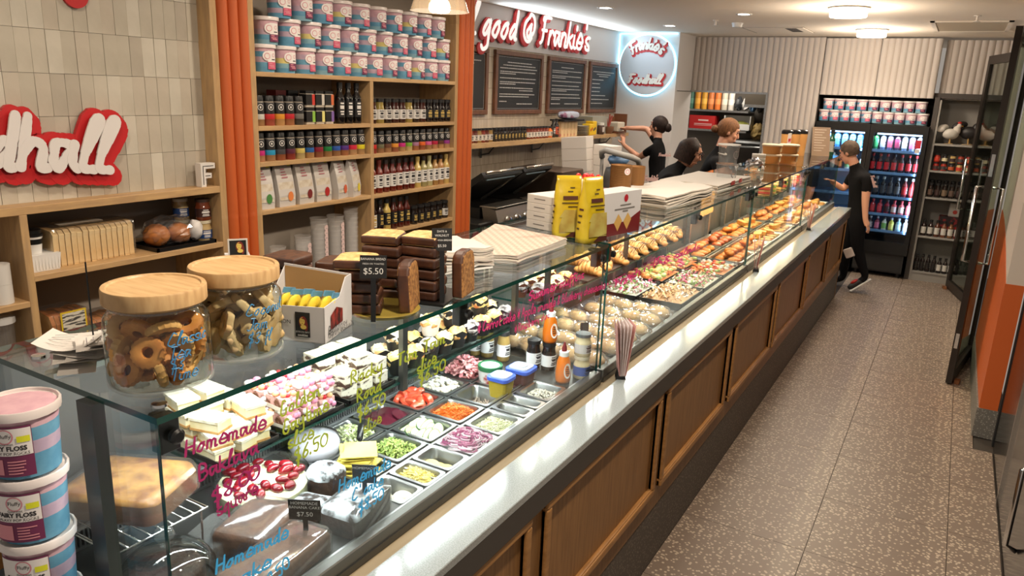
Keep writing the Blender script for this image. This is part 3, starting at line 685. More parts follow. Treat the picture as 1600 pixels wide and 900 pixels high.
def tub_label(col):
    m = MB(); R = .0532
    curved(m, R, -.30, .62, .012, .088, 0, 8); curved(m, R + .0004, -.30, .62, .012, .042, 1, 8)
    disc_on(m, R + .0006, -.34, .066, .020, 0, 14); disc_on(m, R + .0009, -.34, .066, .013, 2, 14, .0105); disc_on(m, R + .0009, .25, .07, .008, 2, 10, .006)
    for z, a, b in ((.05, .05, .45), (.034, -.2, .1), (.026, -.2, .3), (.02, -.1, .4)): curved(m, R + .0009, a, b, z, z + .004, 3 if z > .04 else 2, 3)
    return m.mesh('label', [LWHITE, col, ROSE, INK], .8)
TLAB = [tub_label(LPINK), tub_label(LPURP)]
def tub(name_label, loc, k, lab, rz=0, group=None, sc=1):
    t = thing('fairy_floss_tub', name_label, 'tub', loc, rz, group); t.scale = (sc, sc, sc)
    inst(TUBM[k][0], 'floss', t); inst(TUBM[k][1], 'lid', t); inst(TLAB[lab], 'label', t)
    return t
XT = -2.645; rnd = random.Random(11)
rows = [([135, 270, 420, 565, 688, 808, 920, 1032, 1135, 1232, 1320, 1410], 'bottom', 2.1302), ([160, 320, 465, 600, 725, 850, 975, 1088, 1190, 1287, 1382], 'middle', 2.2442), ([250, 395, 530, 655, 785, 905, 1025, 1140, 1235, 1335], 'top', 2.3582)]
for r, (xs, nm, z) in enumerate(rows):
    ys = [P(380 + x / 4.444, [95, 52, 15][r] + (x - 135) * [.029, .028, .03][r], X=XT).y for x in xs]
    y0 = max(ys[0], 2.335); y1 = min(ys[-1], 3.68)
    for i in range(len(xs)):
        y = y0 + (y1 - y0) * i / (len(xs) - 1)
        tub(f'{ORD[i]} fairy floss tub from the tiled wall, {nm} row under the bookcase arch', (XT + (r == 1) * -.004, y, z), [0, 1, 0, 2, 3][(i + r) % 5 - 1] if 0 else (i * 3 + r) % 4, (i + r) % 2, rnd.uniform(-.12, .12), 'fairy floss tubs under the arch')
# the three big tubs at the near corner of the display case
st = thing('display_table', 'black display table at the near end of the glass case', 'table', (-1.36, .45, 0))
MB().box(-.24, .14, -.2, .236, 1.05, 1.079).build('table_top', BLACKM, st, bevel=.004)
for sx in (-.22, .12):
    for sy in (-.18, .216): MB().box(sx - .015, sx + .015, sy - .015, sy + .015, 0, 1.05).build('leg', BLACKM, st)
zz = 1.0795; s = 1.06
YEL = mat('price_yellow', (222, 224, 40), .5)
for i in range(4):
    t = tub(['tub of fairy floss lowest of the stack by the glass case', 'third tub of fairy floss from the top by the glass case', 'second tub of fairy floss from the top by the glass case', 'open topped looking pink fairy floss tub, topmost of the near stack'][i], (-1.287, .600, zz + i * .1145 * s), 0, 1, -1.05, 'near stack of fairy floss tubs', s)
    for o in list(t.children):
        if o.name.startswith('label'): bpy.data.objects.remove(o)
    R = .0545; m = MB(); curved(m, R, -.62, .80, .008, .092, 1, 12); curved(m, R + .0004, -.6, .78, .044, .089, 0, 12)
    disc_on(m, R + .0007, .12, .076, .0125, 2, 20, .0105)
    curved(m, R + .0006, -.55, .0, .012, .038, 2, 8); 
    rr = random.Random(i)
    for z in (.013, .018, .023, .028, .033): curved(m, R + .0007, .12, .12 + rr.uniform(.3, .55), z, z + .0022, 2, 4)
    L = m.build('label', [LWHITE, LPURP, ROSE], t, smooth=.8)
    o = bpy.data.objects.new('price_sticker', curved(MB(), R + .0012, .42, .74, .066, .076, 0, 5).mesh('price_sticker', YEL)); COL.objects.link(o); o.parent = L
    for s_, sz, z, a in (('Fluffy', .009, .0765, .12), ('Gourmet', .006, .0635, .12), ('FAIRY FLOSS', .0105, .056, .12), ('GALAXY POP ROCKS', .0068, .0475, .12)):
        me = wrap(textmesh(s_, sz, bold=.0004 if 'FLOSS' in s_ else 0), R + .0009, a, z, INK); o = bpy.data.objects.new('lettering', me); COL.objects.link(o); o.parent = L
    if i == 3:
        MB().ell((0, 0, .1085), (.050, .050, .0045), 24, 8, 0, nz=.12, ns=14).build('floss_top', FLO[0], t, smooth=True)
# ---- jars and bottles
BCAP = mat('cap_black', (20, 19, 19), .4); BLAB = mat('label_black', (24, 22, 22), .45); SPICEG = mat('jar_clear', (150, 140, 128), .12, spec=.7); KRING = mat('print_white', (222, 218, 212), .6)
def cmat(c): return mat('c_%d_%d_%d' % c, c, .5)
SHC = MB().lathe([(.0215, .092), (.0215, .112), (.02, .114)], 14).mesh('cap', BCAP, .7)
m = MB(); disc_on(m, .0245, -.15, .070, .012, 0, 14, .0095); curved(m, .0245, -.3, -.05, .066, .074, 0, 3); SHR = m.mesh('emblem', KRING, .8)
def shaker(loc, fill, stripe, label, group, rz=0, sc=1):
    k = 'shk%s%s' % (fill, stripe)
    if k not in TXT:
        TXT[k] = MB().lathe([(.0225, 0), (.0235, .004), (.0235, .024), (.0238, .0245), (.0238, .044), (.0238, .0445), (.0238, .085), (.0225, .088), (.0205, .094)], 14, mis=[0, 0, 0, 1, 1, 2, 2, 3, 3]).mesh('jar', [cmat(fill), cmat(stripe), BLAB, SPICEG], .7)
    t = thing('spice_shaker', label, 'spice jar', loc, rz, group); t.scale = (sc,) * 3
    inst(TXT[k], 'jar', t); inst(SHC, 'cap', t); inst(SHR, 'emblem', t); return t
BOTC = {}
def bottle(loc, fill, lab, label, group, h=.17, r=.0215, cap=(24, 22, 22), rz=0, name='sauce_bottle', cat='bottle', neck=.5, gold=False):
    k = ('bot', fill, lab, h, r, cap, neck, gold)
    if k not in BOTC:
        body = MB().lathe([(r * .9, 0), (r, .004), (r, h * .60), (r * .92, h * .66), (r * neck, h * .76), (r * neck, h * .88)], 14).mesh('bottle', mat('sauce_%d_%d_%d' % fill, fill, .12, spec=.7), .7)
        cp = MB().lathe([(r * (neck + .08), h * .86), (r * (neck + .08), h * .99), (r * neck, h)], 14).mesh('cap', cmat(cap), .7)
        m = MB(); m.lathe([(r + .0005, h * .16), (r + .0005, h * .56)], 14, cap=False)
        rr = random.Random(str(k)); 
        for z in (.48, .41, .36, .28, .22):
            w = rr.uniform(.3, .8); curved(m, r + .0009, -.4 - w / 2, -.4 + w / 2 + .3, h * z, h * z + h * (.035 if z != .36 else .05), 1, 4)
        lb = m.mesh('label', [cmat(lab), cmat((196, 166, 90)) if gold else INK if sum(lab) > 300 else KRING], .8)
        BOTC[k] = (body, cp, lb)
    b, c, l = BOTC[k]
    t = thing(name, label, cat, loc, rz, group); inst(b, 'glass_body', t); inst(c, 'cap', t); inst(l, 'label', t); return t
def jarl(loc, fill, lab, label, group, h=.085, r=.026, cap=(24, 22, 22), gold=False, name='condiment_jar', cat='jar', rz=0):
    return bottle(loc, fill, lab, label, group, h, r, cap, rz, name, cat, .86, gold)
XI = -2.62
def ys(n, a, b): return [a + (b - a) * i / (n - 1) for i in range(n)]
# left, upper shelf (z 1.905)
for i, (y, c, f) in enumerate(zip(ys(5, 2.31, 2.54), [(205, 200, 190), (196, 44, 48), (222, 150, 50), (196, 40, 52), (120, 118, 112)], [(150, 110, 70), (150, 70, 50), (176, 132, 80), (150, 96, 60), (60, 56, 50)])):
    shaker((XI, y, 1.905), f, c, f'{ORD[i]} spice shaker from the tiled wall on the upper bookcase shelf', 'upper shelf shakers', rz=-.1, sc=1.12)
for j in range(2):
    for i, c in enumerate([(200, 56, 44), (206, 198, 186), (206, 104, 60)] if j else [(140, 190, 70), (226, 216, 130), (122, 92, 160)]):
        t = thing('rub_tin', f'{["lower", "upper"][j]} square rub tin, {ORD[i]} of three beside the black bottles, ' + ['green', 'cream', 'violet', 'red', 'pale', 'orange'][i + 3 * j] + ' band', 'tin', (XI, 2.60 + i * .062, 1.905 + j * .0765), 0, 'square rub tins')
        MB().box(-.022, .022, -.027, .027, 0, .006).box(-.022, .022, -.027, .027, .006, .062).build('tin', [cmat((196, 186, 170))], t, bevel=.004)
        MB().box(-.0228, .0228, -.0278, .01, .012, .06).build('label_panel', BLAB, t); MB().box(-.0226, .0226, .01, .0276, .012, .06).build('colour_band', cmat(c), t)
        MB().box(-.021, .021, -.026, .026, .0625, .076).build('lid', BCAP, t, bevel=.002)
for i in range(2):
    t = thing('rub_box', ['dark red rub box stacked behind the spice shakers', 'black rub box stacked behind the spice shakers'][i], 'box', (XI - .09, 2.50 + i * .075, 1.9052))
    MB().box(-.03, .03, -.03, .03, 0, .15).build('carton', cmat([(96, 26, 26), (30, 28, 28)][i]), t); MB().box(.03, .0305, -.02, .02, .08, .13).build('label_panel', BLAB, t)
for i, y in enumerate(ys(3, 2.815, 2.935)):
    bottle((XI, y, 1.905), (18, 16, 16), (26, 24, 24), f'{ORD[i]} tall black marinade bottle beside the square tins', 'black marinade bottles', h=.195, r=.024)
# right, upper shelf
for i, y in enumerate(ys(12, 3.05, 3.71)):
    wl_ = i < 8
    jarl((XI, y, 1.902), [(60, 30, 22), (150, 130, 70), (40, 26, 20), (60, 26, 20)][i % 4] if wl_ else (26, 18, 16), (214, 210, 204) if wl_ else (26, 24, 22), f'{ORD[i]} ' + ('white' if wl_ else 'black') + ' labelled condiment jar from the centre upright, highest small shelf', 'condiment jars on the highest small shelf', h=.125, r=.0245, gold=not wl_)
# left, second shelf
CL = [(196, 46, 122), (46, 152, 196), (70, 70, 74), (96, 44, 66), (222, 202, 110), (44, 104, 180), (150, 40, 60), (36, 132, 70), (50, 92, 176), (86, 52, 132), (206, 40, 66), (224, 208, 44)]
FL = [(170, 120, 84), (150, 112, 76), (140, 78, 46), (132, 50, 36), (180, 160, 110), (170, 130, 84), (140, 84, 56), (150, 110, 70), (140, 100, 66), (150, 96, 60), (168, 130, 90), (160, 126, 84)]
for i, y in enumerate(ys(12, 2.305, 2.955)):
    shaker((XI, y, 1.752), FL[i], CL[i], f'{ORD[i]} spice shaker from the tiled wall on the second bookcase shelf', 'second shelf shakers', rz=-.1, sc=1.08)
CR = [(200, 44, 40), (110, 108, 80), (112, 72, 52), (226, 150, 60), (198, 46, 128), (120, 176, 56), (170, 120, 150), (222, 104, 48), (214, 96, 150), (180, 36, 66), (96, 56, 40), (150, 60, 140)]
for i, y in enumerate(ys(12, 3.05, 3.71)):
    shaker((XI, y, 1.750), FL[(i * 5 + 3) % 12], CR[i], f'{ORD[i]} spice shaker from the centre upright on the small shelf', 'spice shakers on the small shelf', rz=-.1)
# right, sauce bottles
SA = [(110, 34, 20)] * 2 + [(96, 28, 18)] * 2 + [(104, 32, 20), (86, 24, 18), (96, 30, 22), (196, 168, 96), (150, 140, 92), (176, 168, 120), (160, 122, 70), (170, 124, 76), (196, 166, 100)]
for i, y in enumerate(ys(13, 3.045, 3.712)):
    bottle((XI, y, 1.540), SA[i], (220, 216, 210), f'{ORD[i]} white labelled sauce bottle from the centre upright', 'white labelled sauce bottles', h=.172, r=.0225, cap=SA[i] if i in (1, 7, 9, 12) else (40, 26, 22))
for i, y in enumerate(ys(6, 3.05, 3.335)):
    bottle((XI, y, 1.333), [(40, 22, 18), (36, 20, 18), (196, 170, 96), (70, 28, 20), (84, 30, 20), (80, 28, 20)][i], (220, 216, 210) if i == 0 else (26, 24, 22), f'{ORD[i]} sauce bottle from the centre upright on the lowest stocked shelf', 'sauce bottles on the lowest stocked shelf', h=.168, r=.0225, gold=True)
for i, y in enumerate(ys(6, 3.40, 3.70)):
    jarl((XI + (.0), y, 1.333), (30, 22, 18), (220, 216, 210) if i == 5 else (26, 24, 22), f'{ORD[i]} squat condiment jar beside the bottles on the lowest stocked shelf', 'squat jars on the lowest stocked shelf', h=.105, r=.026, gold=i < 5)
# pouches
POU = mat('pouch_white', (200, 194, 188), .35); POUW = mat('pouch_window', (186, 168, 140), .5, c2=(214, 206, 192), scale=30)
PC = [(74, 130, 66), (226, 132, 70), (120, 34, 34), (176, 40, 40), (210, 96, 60), (226, 206, 60)]
for i, (y, rz) in enumerate(zip([2.315, 2.44, 2.56, 2.675, 2.80, 2.90], [-.05, .02, .05, 0, .25, .35])):
    t = thing('mix_pouch', f'white stand-up pouch with {["green", "orange", "maroon", "red", "coral", "yellow"][i]} round sticker on the bookcase', 'pouch', (XI - .01, y, 1.542), rz, 'stand-up pouches')
    vs = []; H = .20; W2 = .05
    for z, d, w in ((0, .03, .97), (.05, .032, 1), (.12, .02, 1), (.185, .004, 1), (H, .002, 1)):
        vs += [(-d, -W2 * w, z), (-d, W2 * w, z), (d, W2 * w, z), (d, -W2 * w, z)]
    m = MB(); fs = [(3, 2, 1, 0), (16, 17, 18, 19)]
    for j in range(4):
        for q in range(4): fs.append((j * 4 + q, j * 4 + (q + 1) % 4, j * 4 + 4 + (q + 1) % 4, j * 4 + 4 + q))
    m.add(vs, fs); o = m.build('bag', POU, t); fixn(o.data)
    MB().add([(.0335, -.044, .03), (.0335, .044, .03), (.023, .044, .11), (.023, -.044, .11)], [(0, 1, 2, 3)]).build('window', POUW, t)
    m = MB(); m.add([(.0345 - .0 + .0, .018 + .016 * math.cos(a * PI / 8), .045 + .022 * math.sin(a * PI / 8)) for a in range(16)], [tuple(range(16))]); m.build('round_sticker', cmat(PC[i]), t)
    m = MB()
    for q in range(4): m.add([(.0205 - q * .003, -.02, .128 + q * .012), (.0205 - q * .003, .016 - q * .004, .128 + q * .012), (.0195 - q * .003, .016 - q * .004, .134 + q * .012), (.0195 - q * .003, -.02, .134 + q * .012)], [(0, 1, 2, 3)])
    m.build('print', cmat((170, 110, 116)), t); MB().add([(.0075, .026, .18), (.0075, .046, .18), (.0035, .046, .192), (.0035, .026, .192)], [(0, 1, 2, 3)]).build('price_sticker', YEL, t)
# plastic cup stacks standing on the bench
CUPM = glassmat('cup_plastic', (252, 252, 252), 1.4, .2, .7, .20, (250, 246, 242)); PRNT = mat('cup_print', (224, 196, 192), .6)
for i, (px_, top, n, r) in enumerate([(434, 385, 5, .036), (473, 368, 9, .038), (498, 340, 14, .042), (524, 336, 15, .042), (548, 324, 20, .036)]):
    p = P(px_, top, X=-2.66); H = p.z - .9005
    t = thing('cup_stack', f'{ORD[i]} stack of clear plastic cups from the tiled wall, on the back bench', 'cup stack', (-2.66, p.y, .9005), 0, 'stacks of clear cups')
    nn = int((H - .06) / .024); me = MB().lathe([(r * .72, 0), (r, .09), (r * 1.05, .091), (r * 1.05, .097)], 16, cap=False).mesh('cup', CUPM, .8)
    for k in range(nn): inst(me, 'cup', t, (0, 0, .0 + k * (H - .097) / max(1, nn - 1)))
    if i in (1, 2, 3):
        m = MB()
        for k in range(nn): disc_on(m, r * 1.06, .2, .05 + k * (H - .097) / max(1, nn - 1), .016, 0, 12)
        m.build('printed_badge', PRNT, t)
t = thing('storage_jar', 'clear storage jar with grey lid at the foot of the bookcase', 'jar', (-2.62, 3.07, .9005))
MB().lathe([(.05, 0), (.052, .28), (.045, .3)], 20).build('jar', JARG, t, smooth=.7); MB().lathe([(.05, .3), (.05, .325), (.045, .33)], 20).build('lid', DSTEEL, t, smooth=.7)
t = thing('plastic_bag', 'crumpled clear plastic bag beneath the lowest stocked shelf', 'bag', (-2.66, 3.45, .9005))
MB().ell((0, 0, .16), (.07, .17, .16), 20, 14, nz=.45, ns=9, seed=4).build('film', FILM, t)
# ---- left unit goods
t = thing('letter_block', 'white upright letter F on the oak ledge', 'letter', (-2.615, 2.018, 1.6705))
Mf = Matrix(((0, 0, 1, -.012), (1, 0, 0, -.034), (0, 1, 0, 0), (0, 0, 0, 1)))
m = MB(); m.prism([(0, 0), (.022, 0), (.022, .034), (.05, .034), (.05, .054), (.022, .054), (.022, .072), (.068, .072), (.068, .094), (0, .094)], .034, Mf); o = m.build('letter', mat('letter_white', (220, 214, 208), .5), t); fixn(o.data)
m = MB()
for a, b_, c, d in ((.009, .012, .008, .08), (.009, .06, .081, .084), (.02, .044, .042, .045)): m.box(.0222, .0226, a - .034, b_ - .034, c, d)
m.build('outline_print', INK, t)
BREAD = mat('bread_crumb', (236, 206, 150), .7, c2=(222, 180, 116), scale=30, bump=.2); CRUST = mat('crust', (168, 98, 44), .6, c2=(196, 128, 66), scale=16, bump=.15)
def sliced_loaf(name, label, loc, rz, n, w, h, l, group=None, wrapm=True, crust=None):
    t = thing(name, label, 'bread', loc, rz, group); s = l / n; rr = random.Random(label)
    pr = [(-w / 2, 0), (w / 2, 0), (w / 2, h * .74), (w / 2 * 1.04, h * .86), (w / 2 * .8, h * .97), (0, h), (-w / 2 * .8, h * .97), (-w / 2 * 1.04, h * .86), (-w / 2, h * .74)]
    m = MB(); m.prism(pr, s * .86, Matrix(((1, 0, 0, 0), (0, 0, 1, 0), (0, 1, 0, 0), (0, 0, 0, 1))), 0, 1); me = m.mesh('slice', [BREAD, crust or CRUST]); fixn(me)
    for k in range(n): inst(me, 'slice', t, (rr.uniform(-.002, .002), -l / 2 + k * s, 0), (0, 0, 0), (1, 1, 1 + rr.uniform(-.02, .02)))
    if wrapm:
        e = .006; m = MB(); m.box(-w / 2 - e, w / 2 + e, -l / 2 - e, l / 2 + e, 0.0005, h + e); m.build('wrapper', FILM, t, bevel=.012, seg=2)
    return t
CRUST2 = mat('pale_crust', (236, 192, 128), .6, c2=(250, 224, 172), scale=12, bump=.15)
t = sliced_loaf('sliced_loaf', 'long bagged white sandwich loaf on the middle oak shelf', (-2.70, 1.555, 1.4375), 0, 14, .12, .13, .30, crust=CRUST2)
MB().box(-.05, .02, -.10, .06, .1375, .138).build('bag_print', cmat((196, 186, 170)), t)
t = thing('white_punnet', 'white plastic punnet at the near end of the middle shelf', 'tub', (-2.66, 1.362, 1.4375))
m = MB(); a, b_ = .045, .052
vs = [(-a * .9, -b_ * .9, 0), (a * .9, -b_ * .9, 0), (a * .9, b_ * .9, 0), (-a * .9, b_ * .9, 0), (-a, -b_, .058), (a, -b_, .058), (a, b_, .058), (-a, b_, .058), (-a * .94, -b_ * .94, .056), (a * .94, -b_ * .94, .056), (a * .94, b_ * .94, .056), (-a * .94, b_ * .94, .056)]
m.add(vs, [(3, 2, 1, 0), (0, 1, 5, 4), (1, 2, 6, 5), (2, 3, 7, 6), (3, 0, 4, 7), (4, 5, 9, 8), (5, 6, 10, 9), (6, 7, 11, 10), (7, 4, 8, 11), (8, 9, 10, 11)])
for k in range(9): m.box(a * .955, a * .985, -b_ * .85 + k * .0108, -b_ * .85 + k * .0108 + .004, .006, .05)
m.build('punnet', WHITE, t)
t = thing('takeaway_cup', 'takeaway cup with black lid and band inside the white punnet', 'cup', (-2.665, 1.352, 1.494))
MB().lathe([(.024, 0), (.027, .034), (.028, .034), (.029, .052), (.031, .06)], 18, mis=[0, 1, 1, 0, 0]).build('cup', [WHITE, BLACK], t, smooth=.6); MB().lathe([(.032, .06), (.032, .068), (.029, .07), (.029, .082), (.026, .084)], 18).build('lid', BLACK, t, smooth=.6)
t = thing('black_tray', 'low black plastic tray holding bagged rolls', 'tray', (-2.68, 1.90, 1.4375))
m = MB().box(-.085, .085, -.13, .13, 0, .004).box(-.09, -.083, -.135, .135, .0, .014).box(.083, .09, -.135, .135, .0, .014).box(-.09, .09, -.135, -.128, .0, .014).box(-.09, .09, .128, .135, .0, .014).build('tray', BLACK, t)
for i, (x, y, s) in enumerate([(.0, -.06, 1), (.01, .035, .95)]):
    t = thing('bread_roll', ['darker round bread roll nearest the long loaf in the bag', 'round bread roll near the jars in the bag'][i], 'bread', (-2.68 + x, 1.885 + y, 1.442))
    MB().ell((0, 0, .044 * s), (.052 * s, .05 * s, .045 * s), 18, 12, nz=.08, seed=i).build('roll', mat('roll_crust', (206, 132, 66), .4, c2=(160, 90, 40), scale=12), t, smooth=True)
t = thing('bread_bag', 'clear knotted plastic bag around the round rolls', 'bag', (-2.68, 1.885, 1.442))
MB().ell((0, 0, .056), (.075, .112, .06), 24, 14, nz=.22, ns=10, seed=2).build('film', FILM, t); MB().ell((.05, .08, .052), (.03, .026, .04), 12, 8, nz=.4, ns=12, seed=5).build('knot', mat('film_white', (214, 210, 206), .35), t, smooth=True)
for i, (y, j, c, x) in enumerate([(2.028, 0, (32, 70, 130), 0), (2.028, 1, (60, 30, 24), 0), (1.975, 0, (32, 60, 120), -.07), (1.975, 1, (36, 66, 120), -.07)]):
    t = jarl((-2.655 + x, y, 1.4375 + j * .0885), (186, 160, 112) if j == 0 or x else (122, 60, 36), c, ['pale spread jar with blue label, lower front of the jar pair', 'dark spread jar on the front blue labelled jar', 'rear lower spread jar behind the bread bag', 'rear upper spread jar behind the bread bag'][i], 'stacked spread jars', h=.088, r=.031, cap=(206, 196, 170) if i != 1 else (60, 40, 30))
# under the middle shelf
for i, (y, w) in enumerate([(1.40, .12), (1.55, .12)]):
    sliced_loaf('bagged_loaf', ['upright bagged loaf with printed label below the middle shelf', 'dark grain bagged loaf below the middle shelf'][i], (-2.70, y + .03, 1.0), 0, 8, .13, .27 if i == 0 else .22, .13)
    if i == 0:
        o = [q for q in bpy.data.objects if q.name.startswith('bagged_loaf')][-1]
        MB().box(.0715, .0725, -.03, .05, .06, .27).build('bag_label', mat('bag_print', (206, 200, 186), .5, c2=(70, 66, 62), scale=60, stretch=(1, .4, 3), lo=.5, hi=.56), o); MB().box(.0712, .0716, -.036, .056, .05, .276).build('label_border', cmat((210, 180, 40)), o)
t = thing('lower_shelf', 'hidden oak shelf carrying the bagged loaves beside the case', 'shelf', (-2.70, 1.6, .99)); MB().box(-.15, .11, -.29, .455, -.02, .01).build('board', OAK, t)
# receipt rolls and tubs in the near bay
for i, (y, z, r, h) in enumerate([(1.215, 1.3545, .036, .065), (1.215, 1.42, .036, .065), (1.13, 1.3545, .036, .075)]):
    t = thing('paper_roll', ['lower white paper roll of the pair in the near bay', 'upper white paper roll of the pair in the near bay', 'white paper roll standing alone in the near bay'][i], 'paper roll', (-2.63, y, z)); MB().lathe([(r, 0), (r, h), (.008, h), (.008, h - .01)], 20).build('roll', PAPER, t, smooth=.6)
t = thing('white_canister', 'tall white canister behind the paper rolls', 'canister', (-2.74, 1.17, 1.3545)); MB().lathe([(.045, 0), (.045, .14), (.04, .15)], 20).build('canister', WHITE, t, smooth=.6)
for i, (y, z) in enumerate([(1.215, 1.20), (1.10, 1.13)]):
    t = thing('lidded_container', ['clear lidded food container under the paper rolls', 'clear lidded container at the near edge under the paper rolls'][i], 'container', (-2.66, y, .9005)); MB().lathe([(.03, 0), (.04, z + .08 - .9)], 18).build('container', CLEAR, t, smooth=.6); MB().lathe([(.044, z + .08 - .9), (.044, z + .1 - .9), (.03, z + .105 - .9)], 18).build('lid', WHITE, t, smooth=.6)
# ---- red and white wall lettering on the tiles
t = thing('wall_sign', 'large red and white script lettering mounted on the tiled wall', 'sign', (-2.652, 1.2, 1.84))
L_, W_ = strokes('Foodhall'); k = .083
M = Matrix(((0, 0, 1, 0), (k * .995, 0, 0, 1.615 - 1.2 - W_ * k + .02), (-k * .10, k, 0, -.005), (0, 0, 0, 1)))
m = MB()
for q in range(4): ribbon(m, L_, M, .80, .016, 0, (.22 * q / 3, -.26 * q / 3), q * .0003)
o = m.build('red_shadow', REDS, t); fixn(o.data)
m = MB(); ribbon(m, L_, M, .37, .006, 0, (0, 0), .030); o = m.build('letter_faces', mat('sign_plain_white', (222, 216, 212), .5), t); fixn(o.data)
t = thing('red_disc', 'red round wall plaque above the script lettering', 'plaque', (-2.652, 1.575, 2.352)); MB().lathe([(.045, 0), (.045, .012), (0, .012)], 32, M=Matrix.Rotation(PI / 2, 4, 'Y')).build('disc', REDS, t, smooth=.6)
# ================================================================== FOOD IN THE CASES
PAN_ST = mat('pan_steel', (186, 188, 186), .28, 1)
def rrect(hx, hy, r, n=3):
    out = []
    for cx, cy, a0 in ((hx - r, hy - r, 0), (-hx + r, hy - r, 90), (-hx + r, -hy + r, 180), (hx - r, -hy + r, 270)):
        for i in range(n + 1):
            a = math.radians(a0 + 90 * i / n); out.append((cx + r * math.cos(a), cy + r * math.sin(a)))
    return out
def pan(x0, x1, y0, y1, label, dep=.065, z=1.03):
    t = thing('steel_pan', label, 'pan', ((x0 + x1) / 2, (y0 + y1) / 2, z), 0, 'steel salad pans')
    hx, hy = (x1 - x0) / 2 - .0015, (y1 - y0) / 2 - .0015
    rings = [(hx, hy, .012, -.004), (hx, hy, .012, .002), (hx - .010, hy - .010, .016, .002), (hx - .013, hy - .013, .018, -.004), (hx - .020, hy - .020, .022, -dep), (hx - .04, hy - .04, .02, -dep - .002)]
    m = MB(); k = None; vs = []; fs = []
    for a, b_, r, zz in rings:
        q = rrect(a, b_, r); k = len(q); vs += [(x, y, zz) for x, y in q]
    for j in range(len(rings) - 1): fs += [(j * k + i, j * k + (i + 1) % k, (j + 1) * k + (i + 1) % k, (j + 1) * k + i) for i in range(k)]
    fs.append(tuple((len(rings) - 1) * k + i for i in range(k)))
    m.add(vs, fs); m.build('pan', PAN_ST, t, smooth=.7); return t
def stuffing(name, label, cat, x0, x1, y0, y1, n, shape, mats, top=0.0, heap=.02, seed=0, dep=.06, z=1.03, mar=.022):
    """a heap of many small pieces in a pan, as one uncountable thing"""
    rr = random.Random(seed); m = MB(); cx, cy = (x0 + x1) / 2, (y0 + y1) / 2; hx, hy = (x1 - x0) / 2 - mar, (y1 - y0) / 2 - mar
    m.box(-hx, hx, -hy, hy, -dep + .004, top - .02)
    nm = len(mats)
    for i in range(n):
        u, v = rr.uniform(-1, 1), rr.uniform(-1, 1); e = max(abs(u), abs(v))
        zz = top - .012 + heap * (1 - e ** 2) * rr.uniform(.6, 1)
        shape(m, Vector((u * hx * .92, v * hy * .92, zz)), rr, rr.randrange(nm))
    o = m.build(name, mats, smooth=.8); o.location = (cx, cy, z); tag(o, label, cat, kind='stuff'); return o
def shred(l, r, curl=.3, n=4):
    def f(m, p, rr, mi):
        a = rr.uniform(0, 2 * PI); d = Vector((math.cos(a), math.sin(a), rr.uniform(-.25, .25))); q = Vector((-d.y, d.x, rr.uniform(-.3, .3))); L = l * rr.uniform(.6, 1.2); c = curl * rr.uniform(-1, 1)
        m.tube([p + d * L * (t - .5) + q * L * c * (1 - (2 * t - 1) ** 2) for t in [i / (n - 1) for i in range(n)]], r * rr.uniform(.7, 1.2), 3, mi)
    return f
def ribbonpiece(l, w, th=.0012):
    def f(m, p, rr, mi):
        a = rr.uniform(0, 2 * PI); d = Vector((math.cos(a), math.sin(a), 0)); s = Vector((-d.y, d.x, rr.uniform(-.5, .5))); L = l * rr.uniform(.6, 1.2); ww = w * rr.uniform(.6, 1.2); ph = rr.uniform(0, 6)
        vs = []
        for i in range(5):
            t = i / 4 - .5; c = p + d * L * t + Vector((0, 0, .006 * math.sin(ph + i * 1.4)))
            vs += [c - s * ww / 2, c + s * ww / 2]
        m.add(vs, [(2 * i, 2 * i + 1, 2 * i + 3, 2 * i + 2) for i in range(4)], mi)
    return f
def grain(r):
    def f(m, p, rr, mi): m.ell(p, (r * rr.uniform(.7, 1.3), r * rr.uniform(.6, 1.2), r * .6), 5, 3, mi)
    return f
def arcpiece(rad, w):
    def f(m, p, rr, mi):
        a0 = rr.uniform(0, 2 * PI); tl = rr.uniform(-.5, .5); R = rad * rr.uniform(.6, 1.1); pts = [p + Vector((R * math.cos(a0 + k * .45), R * math.sin(a0 + k * .45), tl * R * math.sin(k * .45) * .5)) for k in range(7)]
        m.tube(pts, w, 4, mi, flat=2.2)
    return f
cm = cmat
C0, C1_, C2_ = (-1.590, -1.432), (-1.420, -1.262), (-1.250, -1.108)
R1 = [(1.418, 1.562), (1.572, 1.722), (1.732, 1.886), (1.896, 2.050), (2.060, 2.214), (2.224, 2.378)]
# deck plates and the pan frame
M_ = lambda name, x0, x1, a, b_, z0, z1, m=STEEL: MB().box(x0, x1, a - .70, b_ - .70, z0, z1).build(name, m, C1)
M_('deck_plate', -1.60, -1.10, .72, 1.41, 1.022, 1.029, DSTEEL); M_('deck_plate', -1.62, -1.10, 2.385, 2.565, 1.022, 1.029, mat('deck_dark', (84, 82, 78), .3, .8))
for x in (-1.431 + .004, -1.2615 + .0045): M_('pan_bar', x - .004, x + .004, 1.41, 2.385, 1.01, 1.0265)
for y in (1.567, 1.727, 1.891, 2.055, 2.219): M_('pan_bar', -1.60, -1.10, y - .003, y + .003, 1.01, 1.0262)
M_('pan_bar', -1.604, -1.592, 1.41, 2.385, 1.0, 1.03); M_('pan_bar', -1.104, -1.094, .72, 2.57, 1.0, 1.036)
def P3(c, r, label, **k): return pan(c[0], c[1], r[0], r[1], label, **k)
P3(C0, R1[0], 'steel pan under the white domed tub beside the grille')
P3(C1_, R1[0], 'steel pan holding the stack of cheese slices')
P3(C0, R1[1], 'steel pan of shredded pale lettuce next to the grille'); P3(C1_, R1[1], 'steel pan of shredded green lettuce beside the cheese slices')
P3(C0, R1[2], 'steel pan of dark beetroot slices'); P3(C1_, R1[2], 'steel pan of cucumber slices'); P3(C2_, R1[2], 'steel pan of red onion rings')
